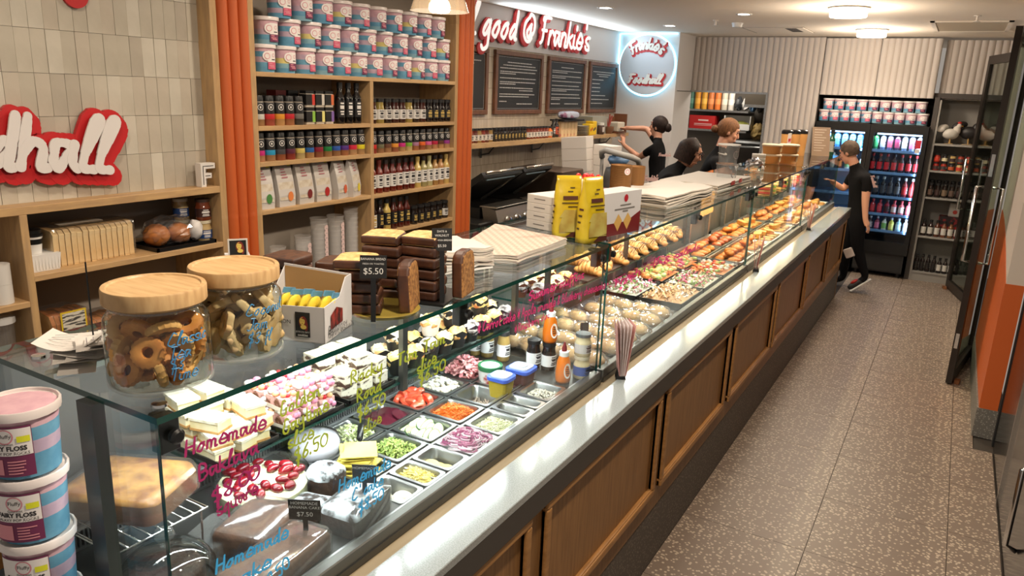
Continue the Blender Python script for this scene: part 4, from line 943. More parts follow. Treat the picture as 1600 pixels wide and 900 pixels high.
P3(C0, R1[3], 'steel pan of tomato wedges'); P3(C1_, R1[3], 'steel pan of grated carrot'); P3(C2_, R1[3], 'steel pan of pale sprouts')
P3(C0, R1[4], 'steel pan of white shredded chicken'); P3(C1_, R1[4], 'nearly empty steel pan behind the grated carrot'); P3(C2_, (2.060, 2.133), 'narrow steel pan of pale pink meat beyond the sprouts'); P3(C2_, (2.141, 2.214), 'second narrow steel pan past the sprouts')
P3(C0, R1[5], 'steel pan of pink shaved ham'); P3(C1_, R1[5], 'steel pan under the blue lidded tubs'); P3(C2_, R1[5], 'steel pan of white shreds nearest the mustard bottles')
pan(C2_[0], C2_[1], 1.612, 1.724, 'small steel pan of sliced yellow cheese rounds'); pan(C2_[0], C2_[1], 1.506, 1.606, 'small steel pan of grated cheese'); pan(C2_[0], C2_[1], 1.395, 1.500, 'small steel pan holding peeled eggs')
stuffing('lettuce', 'pale shredded lettuce heaped in its pan beside the grille', 'lettuce', *C0, *R1[1], 420, ribbonpiece(.03, .006), [cm((206, 212, 160)), cm((186, 200, 128)), cm((222, 224, 186))], heap=.022, seed=1)
stuffing('lettuce', 'darker green shredded lettuce in the pan behind the cheese', 'lettuce', *C1_, *R1[1], 420, ribbonpiece(.028, .005), [cm((140, 160, 70)), cm((170, 184, 100)), cm((112, 136, 56))], heap=.018, seed=2)
stuffing('grated_carrot', 'bright orange grated carrot heap', 'carrot', *C1_, *R1[3], 700, shred(.026, .0012), [cm((226, 112, 26)), cm((236, 130, 40)), cm((206, 92, 20))], heap=.03, seed=3)
stuffing('onion_rings', 'sliced red onion heap spilling over its pan', 'onion', *C2_, *R1[2], 230, arcpiece(.022, .0016), [cm((206, 176, 190)), cm((178, 110, 140)), cm((224, 206, 212)), cm((150, 70, 110))], top=.006, heap=.03, seed=4, mar=.012)
stuffing('sprouts', 'pale sprouts filling the pan by the front glass', 'sprouts', *C2_, *R1[3], 700, shred(.018, .001), [cm((206, 206, 166)), cm((186, 190, 140)), cm((222, 220, 190))], heap=.012, seed=5)
stuffing('grated_cheese', 'yellow grated cheese in its small pan', 'cheese', *C2_, 1.506, 1.606, 420, shred(.028, .0014, .1), [cm((236, 216, 110)), cm((240, 226, 140))], heap=.02, seed=6)
stuffing('shredded_chicken', 'white shredded chicken heap', 'chicken', *C0, *R1[4], 120, grain(.010), [cm((232, 226, 208)), cm((214, 202, 176)), cm((240, 236, 224))], top=.004, heap=.03, seed=7)
stuffing('shaved_ham', 'tall heap of pink shaved ham', 'ham', *C0, *R1[5], 260, ribbonpiece(.035, .014), [cm((220, 150, 150)), cm((206, 128, 132)), cm((232, 176, 172))], top=.018, heap=.055, seed=8, mar=.012)
stuffing('tuna_mix', 'brown purple flakes in the pan under the blue lidded tubs', 'relish', *C1_, *R1[5], 200, grain(.006), [cm((112, 72, 76)), cm((90, 56, 60))], heap=.0, seed=9)
stuffing('pickled_onion', 'few translucent onion slivers in the nearly empty pan', 'onion', *C1_, *R1[4], 60, ribbonpiece(.02, .004), [cm((150, 132, 116)), cm((170, 154, 138))], top=-.03, heap=.0, seed=10)
stuffing('sliced_meat', 'pale pink shreds in the narrow pan beyond the sprouts', 'meat', *C2_, 2.06, 2.133, 120, ribbonpiece(.02, .006), [cm((186, 156, 140)), cm((166, 134, 120))], top=-.02, heap=.01, seed=12)
stuffing('sliced_meat', 'pale brown shreds in the second narrow pan', 'meat', *C2_, 2.141, 2.214, 120, ribbonpiece(.02, .006), [cm((176, 150, 130)), cm((150, 126, 110))], top=-.02, heap=.01, seed=13)
stuffing('white_shreds', 'white shreds in the pan nearest the mustard bottles', 'salad', *C2_, *R1[5], 200, ribbonpiece(.024, .006), [cm((206, 200, 184)), cm((190, 182, 164))], top=-.01, heap=.01, seed=14)
rr = random.Random(21)
BEET = mat('beetroot', (74, 18, 32), .25); CUK = mat('cucumber', (206, 216, 160), .3, c2=(170, 190, 110), scale=30); CUS = mat('cucumber_skin', (40, 76, 34), .35); TOM = mat('tomato', (206, 52, 34), .22, c2=(222, 92, 62), scale=30)
me = MB().lathe([(0, 0), (.034, 0), (.034, .004), (0, .005)], 18).mesh('slice', BEET, .6)
for i in range(12):
    a = i % 4; b_ = i // 4
    tag(inst(me, 'beetroot_slice', None, (-1.555 + a * .030, 1.77 + b_ * .036, 1.0 + a * .006 + b_ * .003), (rr.uniform(-.2, .2), .35 + rr.uniform(-.1, .1), 0)), 'dark round beetroot slice in the beetroot pan', 'beetroot', 'beetroot slices')['label'] = f'dark beetroot slice, {ORD[i]} laid in the beetroot pan'
m = MB(); m.lathe([(0, 0), (.017, 0), (.0185, .0), (.0185, .004), (.017, .004), (0, .004)], 18, mis=[0, 1, 1, 1, 0]); me = m.mesh('slice', [CUK, CUS], .6)
for i in range(11):
    tag(inst(me, 'cucumber_slice', None, (-1.395 + (i % 6) * .022, 1.775 + (i // 6) * .055 + rr.uniform(-.008, .008), 1.012 + rr.uniform(0, .01) + (i % 6) * .001), (rr.uniform(-.2, .2) , .5, .35 + rr.uniform(-.15, .15)), (1.0, 2.5, 1)), 'long green rimmed cucumber slice in the cucumber pan', 'cucumber', 'cucumber slices')['label'] = f'long green rimmed cucumber slice, {ORD[i]} laid in the cucumber pan'
m = MB(); n = 9
vs = [(.032 * math.cos(PI * i / (n - 1)), 0, .032 * math.sin(PI * i / (n - 1)) * -.9) for i in range(n)]; 
for i in range(n): 
    a = PI * i / (n - 1); vs.append((.026 * math.cos(a), .010, -.024 * math.sin(a)))
for i in range(n): 
    a = PI * i / (n - 1); vs.append((.026 * math.cos(a), -.010, -.024 * math.sin(a)))
fs = [(i, i + 1, n + i + 1, n + i) for i in range(n - 1)] + [(i + 1, i, 2 * n + i, 2 * n + i + 1) for i in range(n - 1)] + [tuple(range(n, 2 * n)), tuple(range(2 * n, 3 * n))[::-1]]
m.add(vs, fs); me = m.mesh('wedge', TOM, .9); fixn(me)
for i in range(14):
    tag(inst(me, 'tomato_wedge', None, (-1.555 + (i % 4) * .029, 1.935 + (i // 4) * .027, 1.018 + rr.uniform(0, .012)), (rr.uniform(2.4, 3.9), rr.uniform(-.3, .3), rr.uniform(0, 3))), 'red tomato wedge in the tomato pan', 'tomato', 'tomato wedges')['label'] = f'red tomato wedge, {ORD[i]} in the tomato pan from the grille'
YCH = mat('cheese_yellow', (236, 214, 96), .45, sss=.0)
me = MB().box(-.046, .046, -.046, .046, 0, .0036).mesh('slice', YCH)
for i in range(22):
    tag(inst(me, 'cheese_slice', None, (-1.342 + rr.uniform(-.010, .010), 1.492 + rr.uniform(-.010, .010), .972 + i * .0052), (rr.uniform(-.05, .05), rr.uniform(-.05, .05), .5 + rr.uniform(-.35, .35))), 'square yellow cheese slice in the tall cheese stack', 'cheese slice', 'stacked cheese slices')['label'] = f'square yellow cheese slice, {ORD[i]} up in the tall cheese stack'
me = MB().lathe([(0, 0), (.032, 0), (.032, .003), (0, .0035)], 18).mesh('slice', mat('cheese_pale', (226, 204, 120), .4), .6)
for i, (x, y) in enumerate([(-1.20, 1.67), (-1.165, 1.665), (-1.21, 1.655)]): tag(inst(me, 'cheese_round', None, (x, y, .985 + i * .006), (.2, -.15 + .1 * i, 0)), ['left lying pale yellow cheese round in the small pan', 'pale yellow cheese round nearest the front glass', 'pale yellow cheese round under the two others'][i].replace('left lying ', 'inner '), 'cheese', 'cheese rounds')
EGG = mat('egg_white', (222, 214, 190), .35)
for i, (x, y, z) in enumerate([(-1.155, 1.46, 1.002), (-1.15, 1.425, .998), (-1.195, 1.435, .995)]):
    o = MB().ell((0, 0, 0), (.031, .023, .023), 18, 12).build('peeled_egg', EGG, smooth=True); o.location = (x, y, z); o.rotation_euler = (0, 0, .4 + i); tag(o, ['peeled egg leaning highest in the egg pan', 'peeled egg nearest the front glass', 'peeled egg deepest in the egg pan'][i], 'egg', 'peeled eggs')
# white domed tub under film, knife in the lettuce
t = thing('onion_tub', 'white round domed tub wrapped in film beside the shredded lettuce', 'tub', (-1.512, 1.49, 1.03)); MB().lathe([(.06, -.03), (.072, .01), (.074, .03), (.066, .045), (.04, .054), (0, .057)], 24).build('tub', mat('tub_white', (222, 220, 228), .35), t, smooth=True)
MB().lathe([(.077, .0), (.079, .03), (.07, .05), (.04, .06), (0, .0625)], 24).build('film', FILM, t, smooth=True)
t = thing('knife', 'black handled knife resting in the pale lettuce', 'knife', (-1.46, 1.60, 1.045), .0)
MB().tube([(-.02, .075, .016), (.0, .035, .020), (.04, -.015, .012)], [.011, .0105, .009], 8).build('handle', BLACK, t, smooth=True); MB().add([(.04, -.022, .004), (.04, -.008, .020), (.12, -.09, -.012), (.125, -.10, -.020)], [(0, 1, 2, 3)]).build('blade', CHROME, t)
# tubs on the far pans
def deli_tub(loc, r, h, fill, lid, label, sq=False, name='deli_tub'):
    t = thing(name, label, 'tub', loc)
    if sq:
        m = MB(); q0, q1 = rrect(r * .82, r * .82, .015), rrect(r, r, .018); k = len(q0)
        m.add([(x, y, 0) for x, y in q0] + [(x, y, h) for x, y in q1], [(i, (i + 1) % k, k + (i + 1) % k, k + i) for i in range(k)] + [tuple(range(k))[::-1], tuple(range(k, 2 * k))]); m.build('tub', cm(fill), t)
        q = rrect(r * 1.1, r * 1.1, .02); m = MB(); m.prism(q, .012, Matrix.Translation((0, 0, h))); m.build('lid_rim', cm(lid), t)
        q = rrect(r * .85, r * .85, .016); m = MB(); m.prism(q, .006, Matrix.Translation((0, 0, h + .012))); m.prism(rrect(r * .5, r * .5, .016), .003, Matrix.Translation((0, 0, h + .018))); m.build('lid_top', mat('lid_clear', (196, 204, 214), .25), t)
    else:
        MB().lathe([(r * .86, 0), (r, h)], 20).build('tub', cm(fill), t, smooth=.6); MB().lathe([(r * 1.06, h), (r * 1.06, h + .016), (r * .98, h + .018), (r * .95, h + .014), (0, h + .014)], 20).build('lid', cm(lid), t, smooth=.6)
        MB().lathe([(r * .8, h + .0145), (0, h + .0148)], 20, cap=False).build('lid_label', cm((226, 222, 216)), t)
        m = MB(); m.lathe([(r * .905, h * .2), (r * 1.005, h * .9)], 20, cap=False); m.build('label', mat('tub_label', (226, 222, 216), .5, c2=(176, 70, 66), scale=24, lo=.5, hi=.6), t)
    return t
deli_tub((-1.392, 2.285, 1.012), .045, .062, (226, 222, 216), (34, 96, 58), 'round tub with green lid beside the shaved ham')
deli_tub((-1.30, 2.215, 1.012), .040, .065, (170, 150, 44), (60, 92, 190), 'square tub of yellow relish with blue clip lid', True)
deli_tub((-1.29, 2.345, 1.012), .045, .06, (86, 52, 54), (60, 92, 190), 'square tub of dark relish with blue clip lid', True)
# bottles and jars on the end plate
for i, (px_, py_, lb) in enumerate([(750, 548, 'front white labelled jar below the glass shelf, nearest the ham'), (766, 553, 'white labelled jar with red picture below the glass shelf'), (789, 560, 'white labelled jar beside the grey back door')]):
    p = P(px_, py_, z=1.03); jarl((p.x - .0, 2.50 - (i == 0) * .01, 1.0295), (150, 124, 70), (222, 220, 218), lb, 'jars under the glass shelf', h=.125, r=.027)
for i, (x, y) in enumerate([(-1.325, 2.505), (-1.262, 2.515)]):
    jarl((x, y, 1.0295), (30, 24, 22), (222, 220, 218), ['black capped white labelled jar under nothing, beside the door panel', 'black capped white labelled jar carrying the upper orange squeeze bottle'][i].replace(' under nothing', ''), 'dark relish jars', h=.115, r=.029)
def squeeze(loc, label):
    t = thing('squeeze_bottle', label, 'bottle', loc, group='orange squeeze bottles')
    MB().lathe([(.026, 0), (.029, .01), (.030, .04), (.025, .085), (.018, .105), (.017, .108)], 18).build('bottle', mat('mustard_orange', (214, 112, 24), .3), t, smooth=True)
    MB().lathe([(.0185, .105), (.0185, .122), (.016, .124)], 18).build('collar', WHITE, t, smooth=.6); MB().lathe([(.010, .124), (.009, .14), (.004, .155), (.0035, .16)], 14).build('nozzle', cm((120, 30, 32)), t, smooth=.6)
    m = MB(); R = .0297
    vs = []
    for k in range(16):
        a = 2 * PI * k / 16; z = .052 + .030 * math.sin(a); rad = .0302 - max(0, z - .045) * .11; vs.append(((rad + .0006) * math.cos(-.5 + .55 * math.cos(a)), (rad + .0006) * math.sin(-.5 + .55 * math.cos(a)), z))
    m.add(vs, [tuple(range(16))]); lb = m.build('label', LWHITE, t)
    m = MB()
    for z, a, b_ in ((.066, -.7, -.3), (.058, -.75, -.25), (.05, -.8, -.5), (.05, -.4, -.2), (.042, -.75, -.25)): curved(m, .0312 - max(0, z - .045) * .11, a, b_, z, z + .003, 0, 3)
    m.build('label_print', INK, lb)
squeeze((-1.155, 2.43, 1.0295), 'lower orange squeeze bottle of mustard standing on the deck'); squeeze((-1.262, 2.515, 1.145), 'upper orange squeeze bottle standing on a dark jar')
for j in range(2): jarl((-1.118, 2.515, 1.0295 + j * .0905), (206, 190, 150), (196, 190, 186) if j else (60, 84, 160), ['lower pale spread jar with blue label by the glass joint', 'upper pale spread jar with dark lid by the glass joint'][j], 'pale spread jars', h=.09, r=.032, cap=(70, 78, 80) if j else (206, 196, 170))
# ---------------------------------------------------------------- cakes at the near end of the deck
def price_tag(loc, rz, w, h, lines, label, tilt=.15, foot=.03):
    t = thing('price_card', label, 'price card', loc, rot=(tilt, 0, rz)); MB().box(-w / 2, w / 2, -.001, .001, foot, foot + h).build('card', SLATE, t)
    if foot > .001: MB().box(-.006, .006, -.0008, .0008, 0, foot).build('spike', BLACK, t)
    n = len(lines)
    for s, sz, z in lines: text(s, 'lettering', CHALK, t, frameM((0, -.0014, foot + h * z), (1, 0, 0), (0, 0, 1)), sz)
    return t
YDIR = .52   # cards turn to face the aisle and the camera
price_tag((-1.168, 1.115, 1.085), YDIR, .075, .055, [('HOMEMADE', .0115, .83), ('BANANA CAKE', .0105, .62), ('$7.50', .017, .28)], 'black price card for banana cake standing on the wrapped brown cake', .1)
price_tag((-1.15, 1.30, 1.10), YDIR, .06, .052, [('HOMEMADE', .0105, .83)], 'black price card standing between the sugar dusted chocolate cakes', .1)
CHOC = mat('choc_cake', (58, 36, 26), .75, c2=(36, 22, 17), scale=40, bump=.5, bscale=90); BANC = mat('banana_cake', (96, 58, 32), .7, c2=(70, 40, 22), scale=30, bump=.5, bscale=80)
SUG = mat('sugar_dusted', (40, 28, 24), .8, c2=(214, 222, 230), scale=26, lo=.40, hi=.56, detail=5, bump=.5)
def loaf(name, label, loc, rz, sx, sy, sz, m_top, m_side, cat='cake', film=True, round_=.25, seed=0):
    t = thing(name, label, cat, loc, rz); m = MB(); q = rrect(sx, sy, min(sx, sy) * round_, 3); k = len(q)
    rings = [(1, 0), (1.0, sz * .75), (.95, sz * .93), (.8, sz), (.4, sz * 1.04)]
    vs = []
    for s, z in rings:
        for x, y in q: 
            n_ = noise.noise(Vector((x * 30 + seed, y * 30, z * 40))) * .004; vs.append((x * s + n_, y * s + n_, z + (n_ if z else 0)))
    fs = []
    for j in range(len(rings) - 1): fs += [(j * k + i, j * k + (i + 1) % k, (j + 1) * k + (i + 1) % k, (j + 1) * k + i) for i in range(k)]
    fs += [tuple((len(rings) - 1) * k + i for i in range(k)), tuple(range(k))[::-1]]
    m.add(vs, fs); m.m = [1 if i < k else 0 for i in range(len(m.f))]; m.build('cake', [m_top, m_side], t, smooth=1.0)
    if film: 
        m = MB(); vs2 = [((x * 1.04), (y * 1.04), z * 1.05 + (.004 if z else .0006)) for x, y, z in vs]; m.add(vs2, fs[:-1]); m.build('film', FILM, t, smooth=.4)
    return t
loaf('banana_cake', 'cling wrapped dark banana cake loaf behind the price card', (-1.30, 1.09, 1.0295), .3, .07, .09, .06, BANC, BANC, seed=1)
loaf('banana_cake', 'cling wrapped brown banana cake loaf nearest the front glass', (-1.165, 1.02, 1.0295), .1, .055, .13, .055, BANC, BANC, seed=2)
loaf('chocolate_cake', 'round topped chocolate cake dusted with sugar by the cheese', (-1.318, 1.335, 1.0295), .3, .05, .05, .075, SUG, CHOC, film=False, round_=.9, seed=3)
loaf('chocolate_cake', 'sugar dusted chocolate loaf near the egg pan', (-1.165, 1.285, 1.0295), .15, .055, .085, .062, SUG, CHOC, seed=4)
loaf('chocolate_cake', 'sugar dusted chocolate loaf between the round cake and price card', (-1.262, 1.22, 1.0295), .25, .045, .045, .05, SUG, CHOC, film=False, seed=5)
# raspberry cheesecake on a board
t = thing('cheesecake', 'round pale cheesecake topped with halved strawberries and a cream rosette', 'cake', (-1.425, 1.215, 1.031))
MB().lathe([(.125, 0), (.125, .003)], 40).build('board', cm((60, 58, 56)), t)
MB().lathe([(.112, .003), (.114, .01), (.114, .05), (.108, .056), (0, .058)], 40, mis=[0, 0, 1, 1, 1]).build('cake', [mat('cake_side', (206, 206, 160), .6, c2=(150, 156, 110), scale=24, bump=.3), mat('cake_cream', (236, 230, 190), .5)], t, smooth=.7)
BERRY = mat('berry', (128, 20, 28), .25, c2=(92, 12, 22), scale=40)
rr = random.Random(5)
for i in range(26):
    a = i * 2.4; r = .098 * math.sqrt((i + .6) / 26)
    if i < 3: continue
    inst(MB().ell((0, 0, 0), (.014, .010, .008), 10, 6).mesh('berry', BERRY, True) if i == 3 else TXT['berry'], 'berry', t, (r * math.cos(a), r * math.sin(a), .063 + rr.uniform(-.001, .004)), (rr.uniform(-.4, .4), rr.uniform(-.3, .3), rr.uniform(0, 6)), rr.uniform(1.1, 1.6)) if i > 3 else TXT.__setitem__('berry', MB().ell((0, 0, 0), (.014, .010, .008), 10, 6).mesh('berry', BERRY, True))
MB().ell((0, -.01, .062), (.022, .018, .008), 14, 8, nz=.3, ns=9).build('cream_rosette', cm((238, 232, 220)), t, smooth=True)
MB().lathe([(.122, .004), (.123, .075), (.12, .08)], 32, cap=False).build('plastic_collar', FILM, t, smooth=True)
# bread flat under film on a wire rack
t = thing('wire_rack', 'chrome wire rack at the near end of the deck', 'rack', (-1.46, .86, 1.0295))
for k in range(9): MB().tube([(-.13, -.10 + k * .026, .131), (.13, -.10 + k * .026, .131)], .0022, 6).build('wire', CHROME, t, smooth=True)
MB().tube([(-.13, -.105, .131), (.13, -.105, .131), (.13, .115, .131), (-.13, .115, .131)], .003, 6, closed=True).build('rim', CHROME, t, smooth=True)
for x in (-.12, .12):
    for y in (-.095, .105): MB().tube([(x, y, 0), (x, y, .131)], .0028, 6).build('leg', CHROME, t)
BRD = mat('golden_bread', (206, 150, 70), .4, c2=(140, 84, 34), scale=22, bump=.6, bscale=40)
loaf('flat_bread', 'golden flat loaf under shiny film on the wire rack', (-1.495, .90, 1.163), .40, .118, .098, .058, BRD, mat('bread_base', (110, 70, 34), .5), 'bread', True, .3, 7)
t = thing('cake_tray', 'clear plastic tray lid leaning beside the wire rack', 'tray', (-1.37, 1.02, 1.0295), .3)
m = MB(); 
for a, b_, z in ((0, 1, 0),): pass
q = rrect(.055, .075, .02); k = len(q); m.add([(x, y, 0) for x, y in q] + [(x * .9, y * .9, .035) for x, y in q], [(i, (i + 1) % k, k + (i + 1) % k, k + i) for i in range(k)] + [tuple(range(k, 2 * k))]); m.build('tray', CLEAR, t, smooth=.5)
# glass cloche with knob
t = thing('cake_dome', 'glass cake dome with round knob at the near corner of the case', 'cake dome', (-1.315, .855, 1.0295))
MB().lathe([(.102, .0), (.102, .03), (.098, .055), (.082, .08), (.052, .098), (.018, .106), (0, .107)], 36).build('dome', JARG, t, smooth=True)
MB().lathe([(.012, .1068), (.010, .113), (.018, .120), (.022, .130), (.018, .142), (.008, .148), (0, .149)], 20).build('knob', glassmat('knob_glass', (226, 232, 232), 1.6, .02, 1.6, .05), t, smooth=True)
o = loaf('dark_cake', 'dark round cake under the glass dome', (-1.315, .855, 1.0305), 0, .075, .075, .055, CHOC, CHOC, film=False, round_=.95)
t = thing('cake_tongs', 'chrome serving tongs lying under the wire rack edge', 'tongs', (-1.30, .74, 1.031), .2)
MB().tube([(-.12, .012, .006), (.02, .006, .010), (.10, .0, .006)], .0035, 6).build('arm', CHROME, t, smooth=True); MB().tube([(-.12, -.012, .006), (.02, -.006, .012), (.10, .0, .006)], .0035, 6).build('arm', CHROME, t, smooth=True)
# ---------------------------------------------------------------- slices on the upper glass shelf
SZ = 1.2006
BTRAY = mat('black_tray', (22, 21, 20), .35)
def shelf_tray(y0, y1, label, x0=-1.60, x1=-1.392):
    t = thing('black_tray', label, 'tray', ((x0 + x1) / 2, (y0 + y1) / 2, SZ), 0, 'black slice trays'); hx, hy = (x1 - x0) / 2, (y1 - y0) / 2
    MB().box(-hx, hx, -hy, hy, 0, .003).box(-hx, hx, -hy, -hy + .004, .003, .012).box(-hx, hx, hy - .004, hy, .003, .012).box(-hx, -hx + .004, -hy, hy, .003, .012).box(hx - .004, hx, -hy, hy, .003, .012).build('tray', BTRAY, t)
shelf_tray(1.062, 1.252, 'black tray of iced square slices at the near end of the glass shelf'); shelf_tray(1.275, 1.495, 'black tray under the marshmallow topped slices'); shelf_tray(1.515, 1.72, 'black tray under the marbled rocky slices')
ICING = mat('icing_sugar', (226, 220, 198), .85, c2=(196, 180, 142), scale=46, bump=.5, lo=.5, hi=.72); CUST = mat('custard', (226, 204, 140), .5, c2=(236, 224, 186), scale=20); PAST = mat('pastry', (170, 120, 60), .7, c2=(206, 160, 96), scale=50)
MARB = mat('marble_side', (236, 226, 204), .6, c2=(72, 50, 38), scale=34, stretch=(1, 1, 2.2), lo=.46, hi=.56, detail=4); MTOP = mat('white_choc', (240, 228, 196), .5, c2=(206, 170, 120), scale=20, lo=.5, hi=.75)
CHB = mat('choc_base', (62, 38, 28), .5)
rr = random.Random(9); MSH = [cm((236, 150, 178)), cm((240, 232, 224)), cm((196, 24, 40)), cm((228, 166, 120))]
SL = {}
def slice_mesh(kind):
    if kind == 'iced': return [('base', MB().box(-.041, .041, -.027, .027, 0, .006).mesh('base', PAST)), ('custard', MB().box(-.0395, .0395, -.026, .026, .006, .026).mesh('custard', CUST)), ('icing', MB().box(-.042, .042, -.0285, .0285, .026, .033).mesh('icing', ICING))]
    if kind == 'rocky': return [('slab', MB().box(-.036, .036, -.030, .030, 0, .034).mesh('slab', MARB)), ('icing', MB().box(-.0363, .0363, -.0303, .0303, .034, .038).mesh('icing', MTOP))]
    m = MB(); r2 = random.Random(kind)
    for i in range(9):
        x, y = -.022 + (i % 3) * .022 + r2.uniform(-.006, .006), -.018 + (i // 3) * .018 + r2.uniform(-.005, .005); k = r2.choice([0, 0, 1, 1, 3, 2]); s = .0095 if k != 2 else .007
        m.ell((x, y, .040 + r2.uniform(0, .006)), (s, s, s * .9), 8, 6, k, sq=.6 if k < 2 else 1)
    for i in range(5):
        k = r2.choice([0, 1, 0, 2]); m.ell((.034, -.022 + i * .011, r2.uniform(.014, .03)), (.006, .008, .008), 8, 6, k, sq=.7)
    return [('base', MB().box(-.034, .034, -.028, .028, 0, .012).mesh('base', mat('white_base', (232, 222, 206), .6))), ('filling', MB().box(-.0335, .0335, -.0275, .0275, .012, .036).mesh('filling', mat('pink_mix', (222, 168, 160), .5, c2=(110, 66, 48), scale=40, lo=.48, hi=.6))), ('topping', m.mesh('topping', MSH, True))]
def put_slice(kind, loc, rz, label, group, name):
    if kind not in SL: SL[kind] = slice_mesh(kind)
    t = thing(name, label, 'slice', loc, rz, group)
    for n_, me in SL[kind]: inst(me, n_, t)
LY = ['lower', 'middle', 'top']
for lay in range(4):
    for ix in range(2):
        for iy in range(3):
            if lay == 3 and (ix == 1 or iy == 2): continue
            if lay == 2 and ix == 1 and iy == 1: continue
            put_slice('iced', (-1.545 + ix * .098 + rr.uniform(-.008, .008) - lay * .004, 1.098 + iy * .060 + rr.uniform(-.006, .006), SZ + .0035 + lay * .0335), PI / 2 * 0 + rr.uniform(-.3, .3), f'icing topped custard slice, layer {ORD[lay]} up, {["back", "front"][ix]} row, {ORD[iy]} from the corner clamp', 'iced custard slices', 'iced_slice')
for lay in range(2):
    for ix in range(2):
        for iy in range(3):
            put_slice('mallow%d' % rr.randrange(3), (-1.535 + ix * .085 + rr.uniform(-.004, .004), 1.315 + iy * .066, SZ + .0035 + lay * .050), rr.uniform(-.1, .1), f'pink marshmallow slice, {LY[lay]} layer, {["back", "front"][ix]} row, {ORD[iy]} from the iced slices', 'marshmallow slices', 'marshmallow_slice')
for lay in range(3):
    for ix in range(2):
        for iy in range(3):
            if lay == 2 and (ix == 1 and iy != 1): continue
            put_slice('rocky', (-1.54 + ix * .085 + rr.uniform(-.005, .005), 1.55 + iy * .066 + rr.uniform(-.004, .004), SZ + .0035 + lay * .0385), rr.uniform(-.15, .15), f'marbled rocky slice, {LY[lay]} layer, {["back", "front"][ix]} row, {ORD[iy]} from the pink slices', 'marbled rocky slices', 'rocky_slice')
# muffins in dark tulip papers
MUF = [mat('muffin_%d' % i, c, .75, c2=c2, scale=34, bump=.6, bscale=60, lo=.4, hi=.6) for i, (c, c2) in enumerate([((240, 224, 160), (222, 176, 96)), ((214, 140, 66), (236, 200, 130)), ((52, 36, 30), (206, 196, 190)), ((238, 232, 206), (196, 150, 90)), ((226, 196, 120), (176, 96, 44))])]
TUL = mat('tulip_paper', (30, 27, 26), .6); TULB = mat('tulip_brown', (96, 50, 30), .6); TULW = mat('tulip_white', (232, 222, 206), .6)
def tulip(mat_, n=16, h=.055, r0=.026, r1=.038):
    m = MB(); vs = []
    for j in range(4):
        t = j / 3
        for i in range(n):
            a = 2 * PI * i / n; r = r0 + (r1 - r0) * t; z = h * t
            if j == 3: z += .012 * (1 if i % 4 == 0 else (.3 if i % 2 else -.4)); r += .004 if i % 4 == 0 else 0
            vs.append((r * math.cos(a), r * math.sin(a), z))
    fs = [(j * n + i, j * n + (i + 1) % n, (j + 1) * n + (i + 1) % n, (j + 1) * n + i) for j in range(3) for i in range(n)] + [tuple(range(n))[::-1]]
    m.add(vs, fs); return m.mesh('paper', mat_, .9)
TU = {0: tulip(TUL), 1: tulip(TULB), 2: tulip(TULW)}
MT = []
for i in range(5):
    m = MB(); m.ell((0, 0, .046), (.036, .036, .030), 14, 10, 0, nz=.28, ns=8, seed=i)
    MT.append(m.mesh('crumb', MUF[i], True))
m = MB()
for i in range(14):
    a = i * 2.4; r = .026 * math.sqrt(i / 14); m.ell((r * math.cos(a), r * math.sin(a), .073 - r * .25), (.006, .005, .004), 6, 4, 0, nz=.5, seed=i)
MTOPP = m.mesh('crumble', mat('crumble', (232, 214, 150), .8), .6)
def muffin(loc, k, pap, label, group, rz=0, top=False):
    t = thing('muffin', label, 'muffin', loc, rz, group); inst(TU[pap], 'paper', t); inst(MT[k], 'crumb', t)
    if top: inst(MTOPP, 'crumble', t)
ks = [[0, 1, 2, 0, 1, 2, 1, 0, 2, 3], [3, 0, 1, 2, 4, 0, 3, 1, 3, 0]]
nm = {0: 'pale crumb', 1: 'golden', 2: 'dark chocolate flecked', 3: 'cream topped', 4: 'orange'}
for row in range(2):
    for i in range(9):
        k = ks[row][i]; muffin((-1.438 - row * .088, 1.79 + i * .0835 + row * .02, SZ), k, 0, f'{nm[k]} muffin in dark paper, {["front", "back"][row]} row, {ORD[i]} from the rocky slices', 'muffins on the glass shelf', rr.uniform(0, 1.5), k in (0, 3))
for i, (y, k) in enumerate([(1.83, 3), (2.02, 1), (2.15, 3), (2.33, 4)]): muffin((-1.48, y, SZ + .062), k, 2 if i == 1 else 0, f'{nm[k]} muffin stacked on top, {ORD[i]} from the rocky slices', 'stacked muffins', rr.uniform(0, 2), True)
# ---------------------------------------------------------------- second case
S2 = 1.2406
for i in range(4):
    for row in range(2): muffin((-1.43 - row * .09, 2.72 + i * .085, S2), [2, 3, 3, 4][i], 1, f'brown papered cream muffin, {["front", "back"][row]} row, {ORD[i]} from the glass joint', 'brown papered muffins', rr.uniform(0, 2), i > 0)
t = thing('pastry_tray', 'dark pastry tray under the croissants', 'tray', (-1.49, 3.85, S2)); MB().box(-.1, .1, -.72, .74, 0, .006).build('tray', DSTEEL, t)
CRO = mat('croissant', (182, 118, 56), .45, c2=(212, 156, 88), scale=18, bump=.2); DRZ = mat('choc_drizzle', (60, 36, 26), .4); CRP = mat('croissant_pale', (214, 168, 98), .5, c2=(230, 194, 132), scale=18)
def croissant_mesh(pale):
    m = MB(); segs = 7
    for i in range(segs):
        u = (i - 3) / 3; r = .034 * (1 - .55 * abs(u) ** 1.6); m.ell((.012 * abs(u) ** 2 * -1, u * .055, r * .82), (r * 1.12, .019, r * .86), 12, 8, 0, nz=.04, seed=i)
    return m.mesh('pastry', CRP if pale else CRO, True)
CM = [croissant_mesh(0), croissant_mesh(1)]
m = MB()
for i in range(9):
    u = -.05 + i * .0125; m.tube([(-.026, u + .006, .030), (-.012, u, .0525), (.008, u - .004, .0545), (.026, u - .004, .036)], .0016, 4)
DZ = m.mesh('drizzle', DRZ, True)
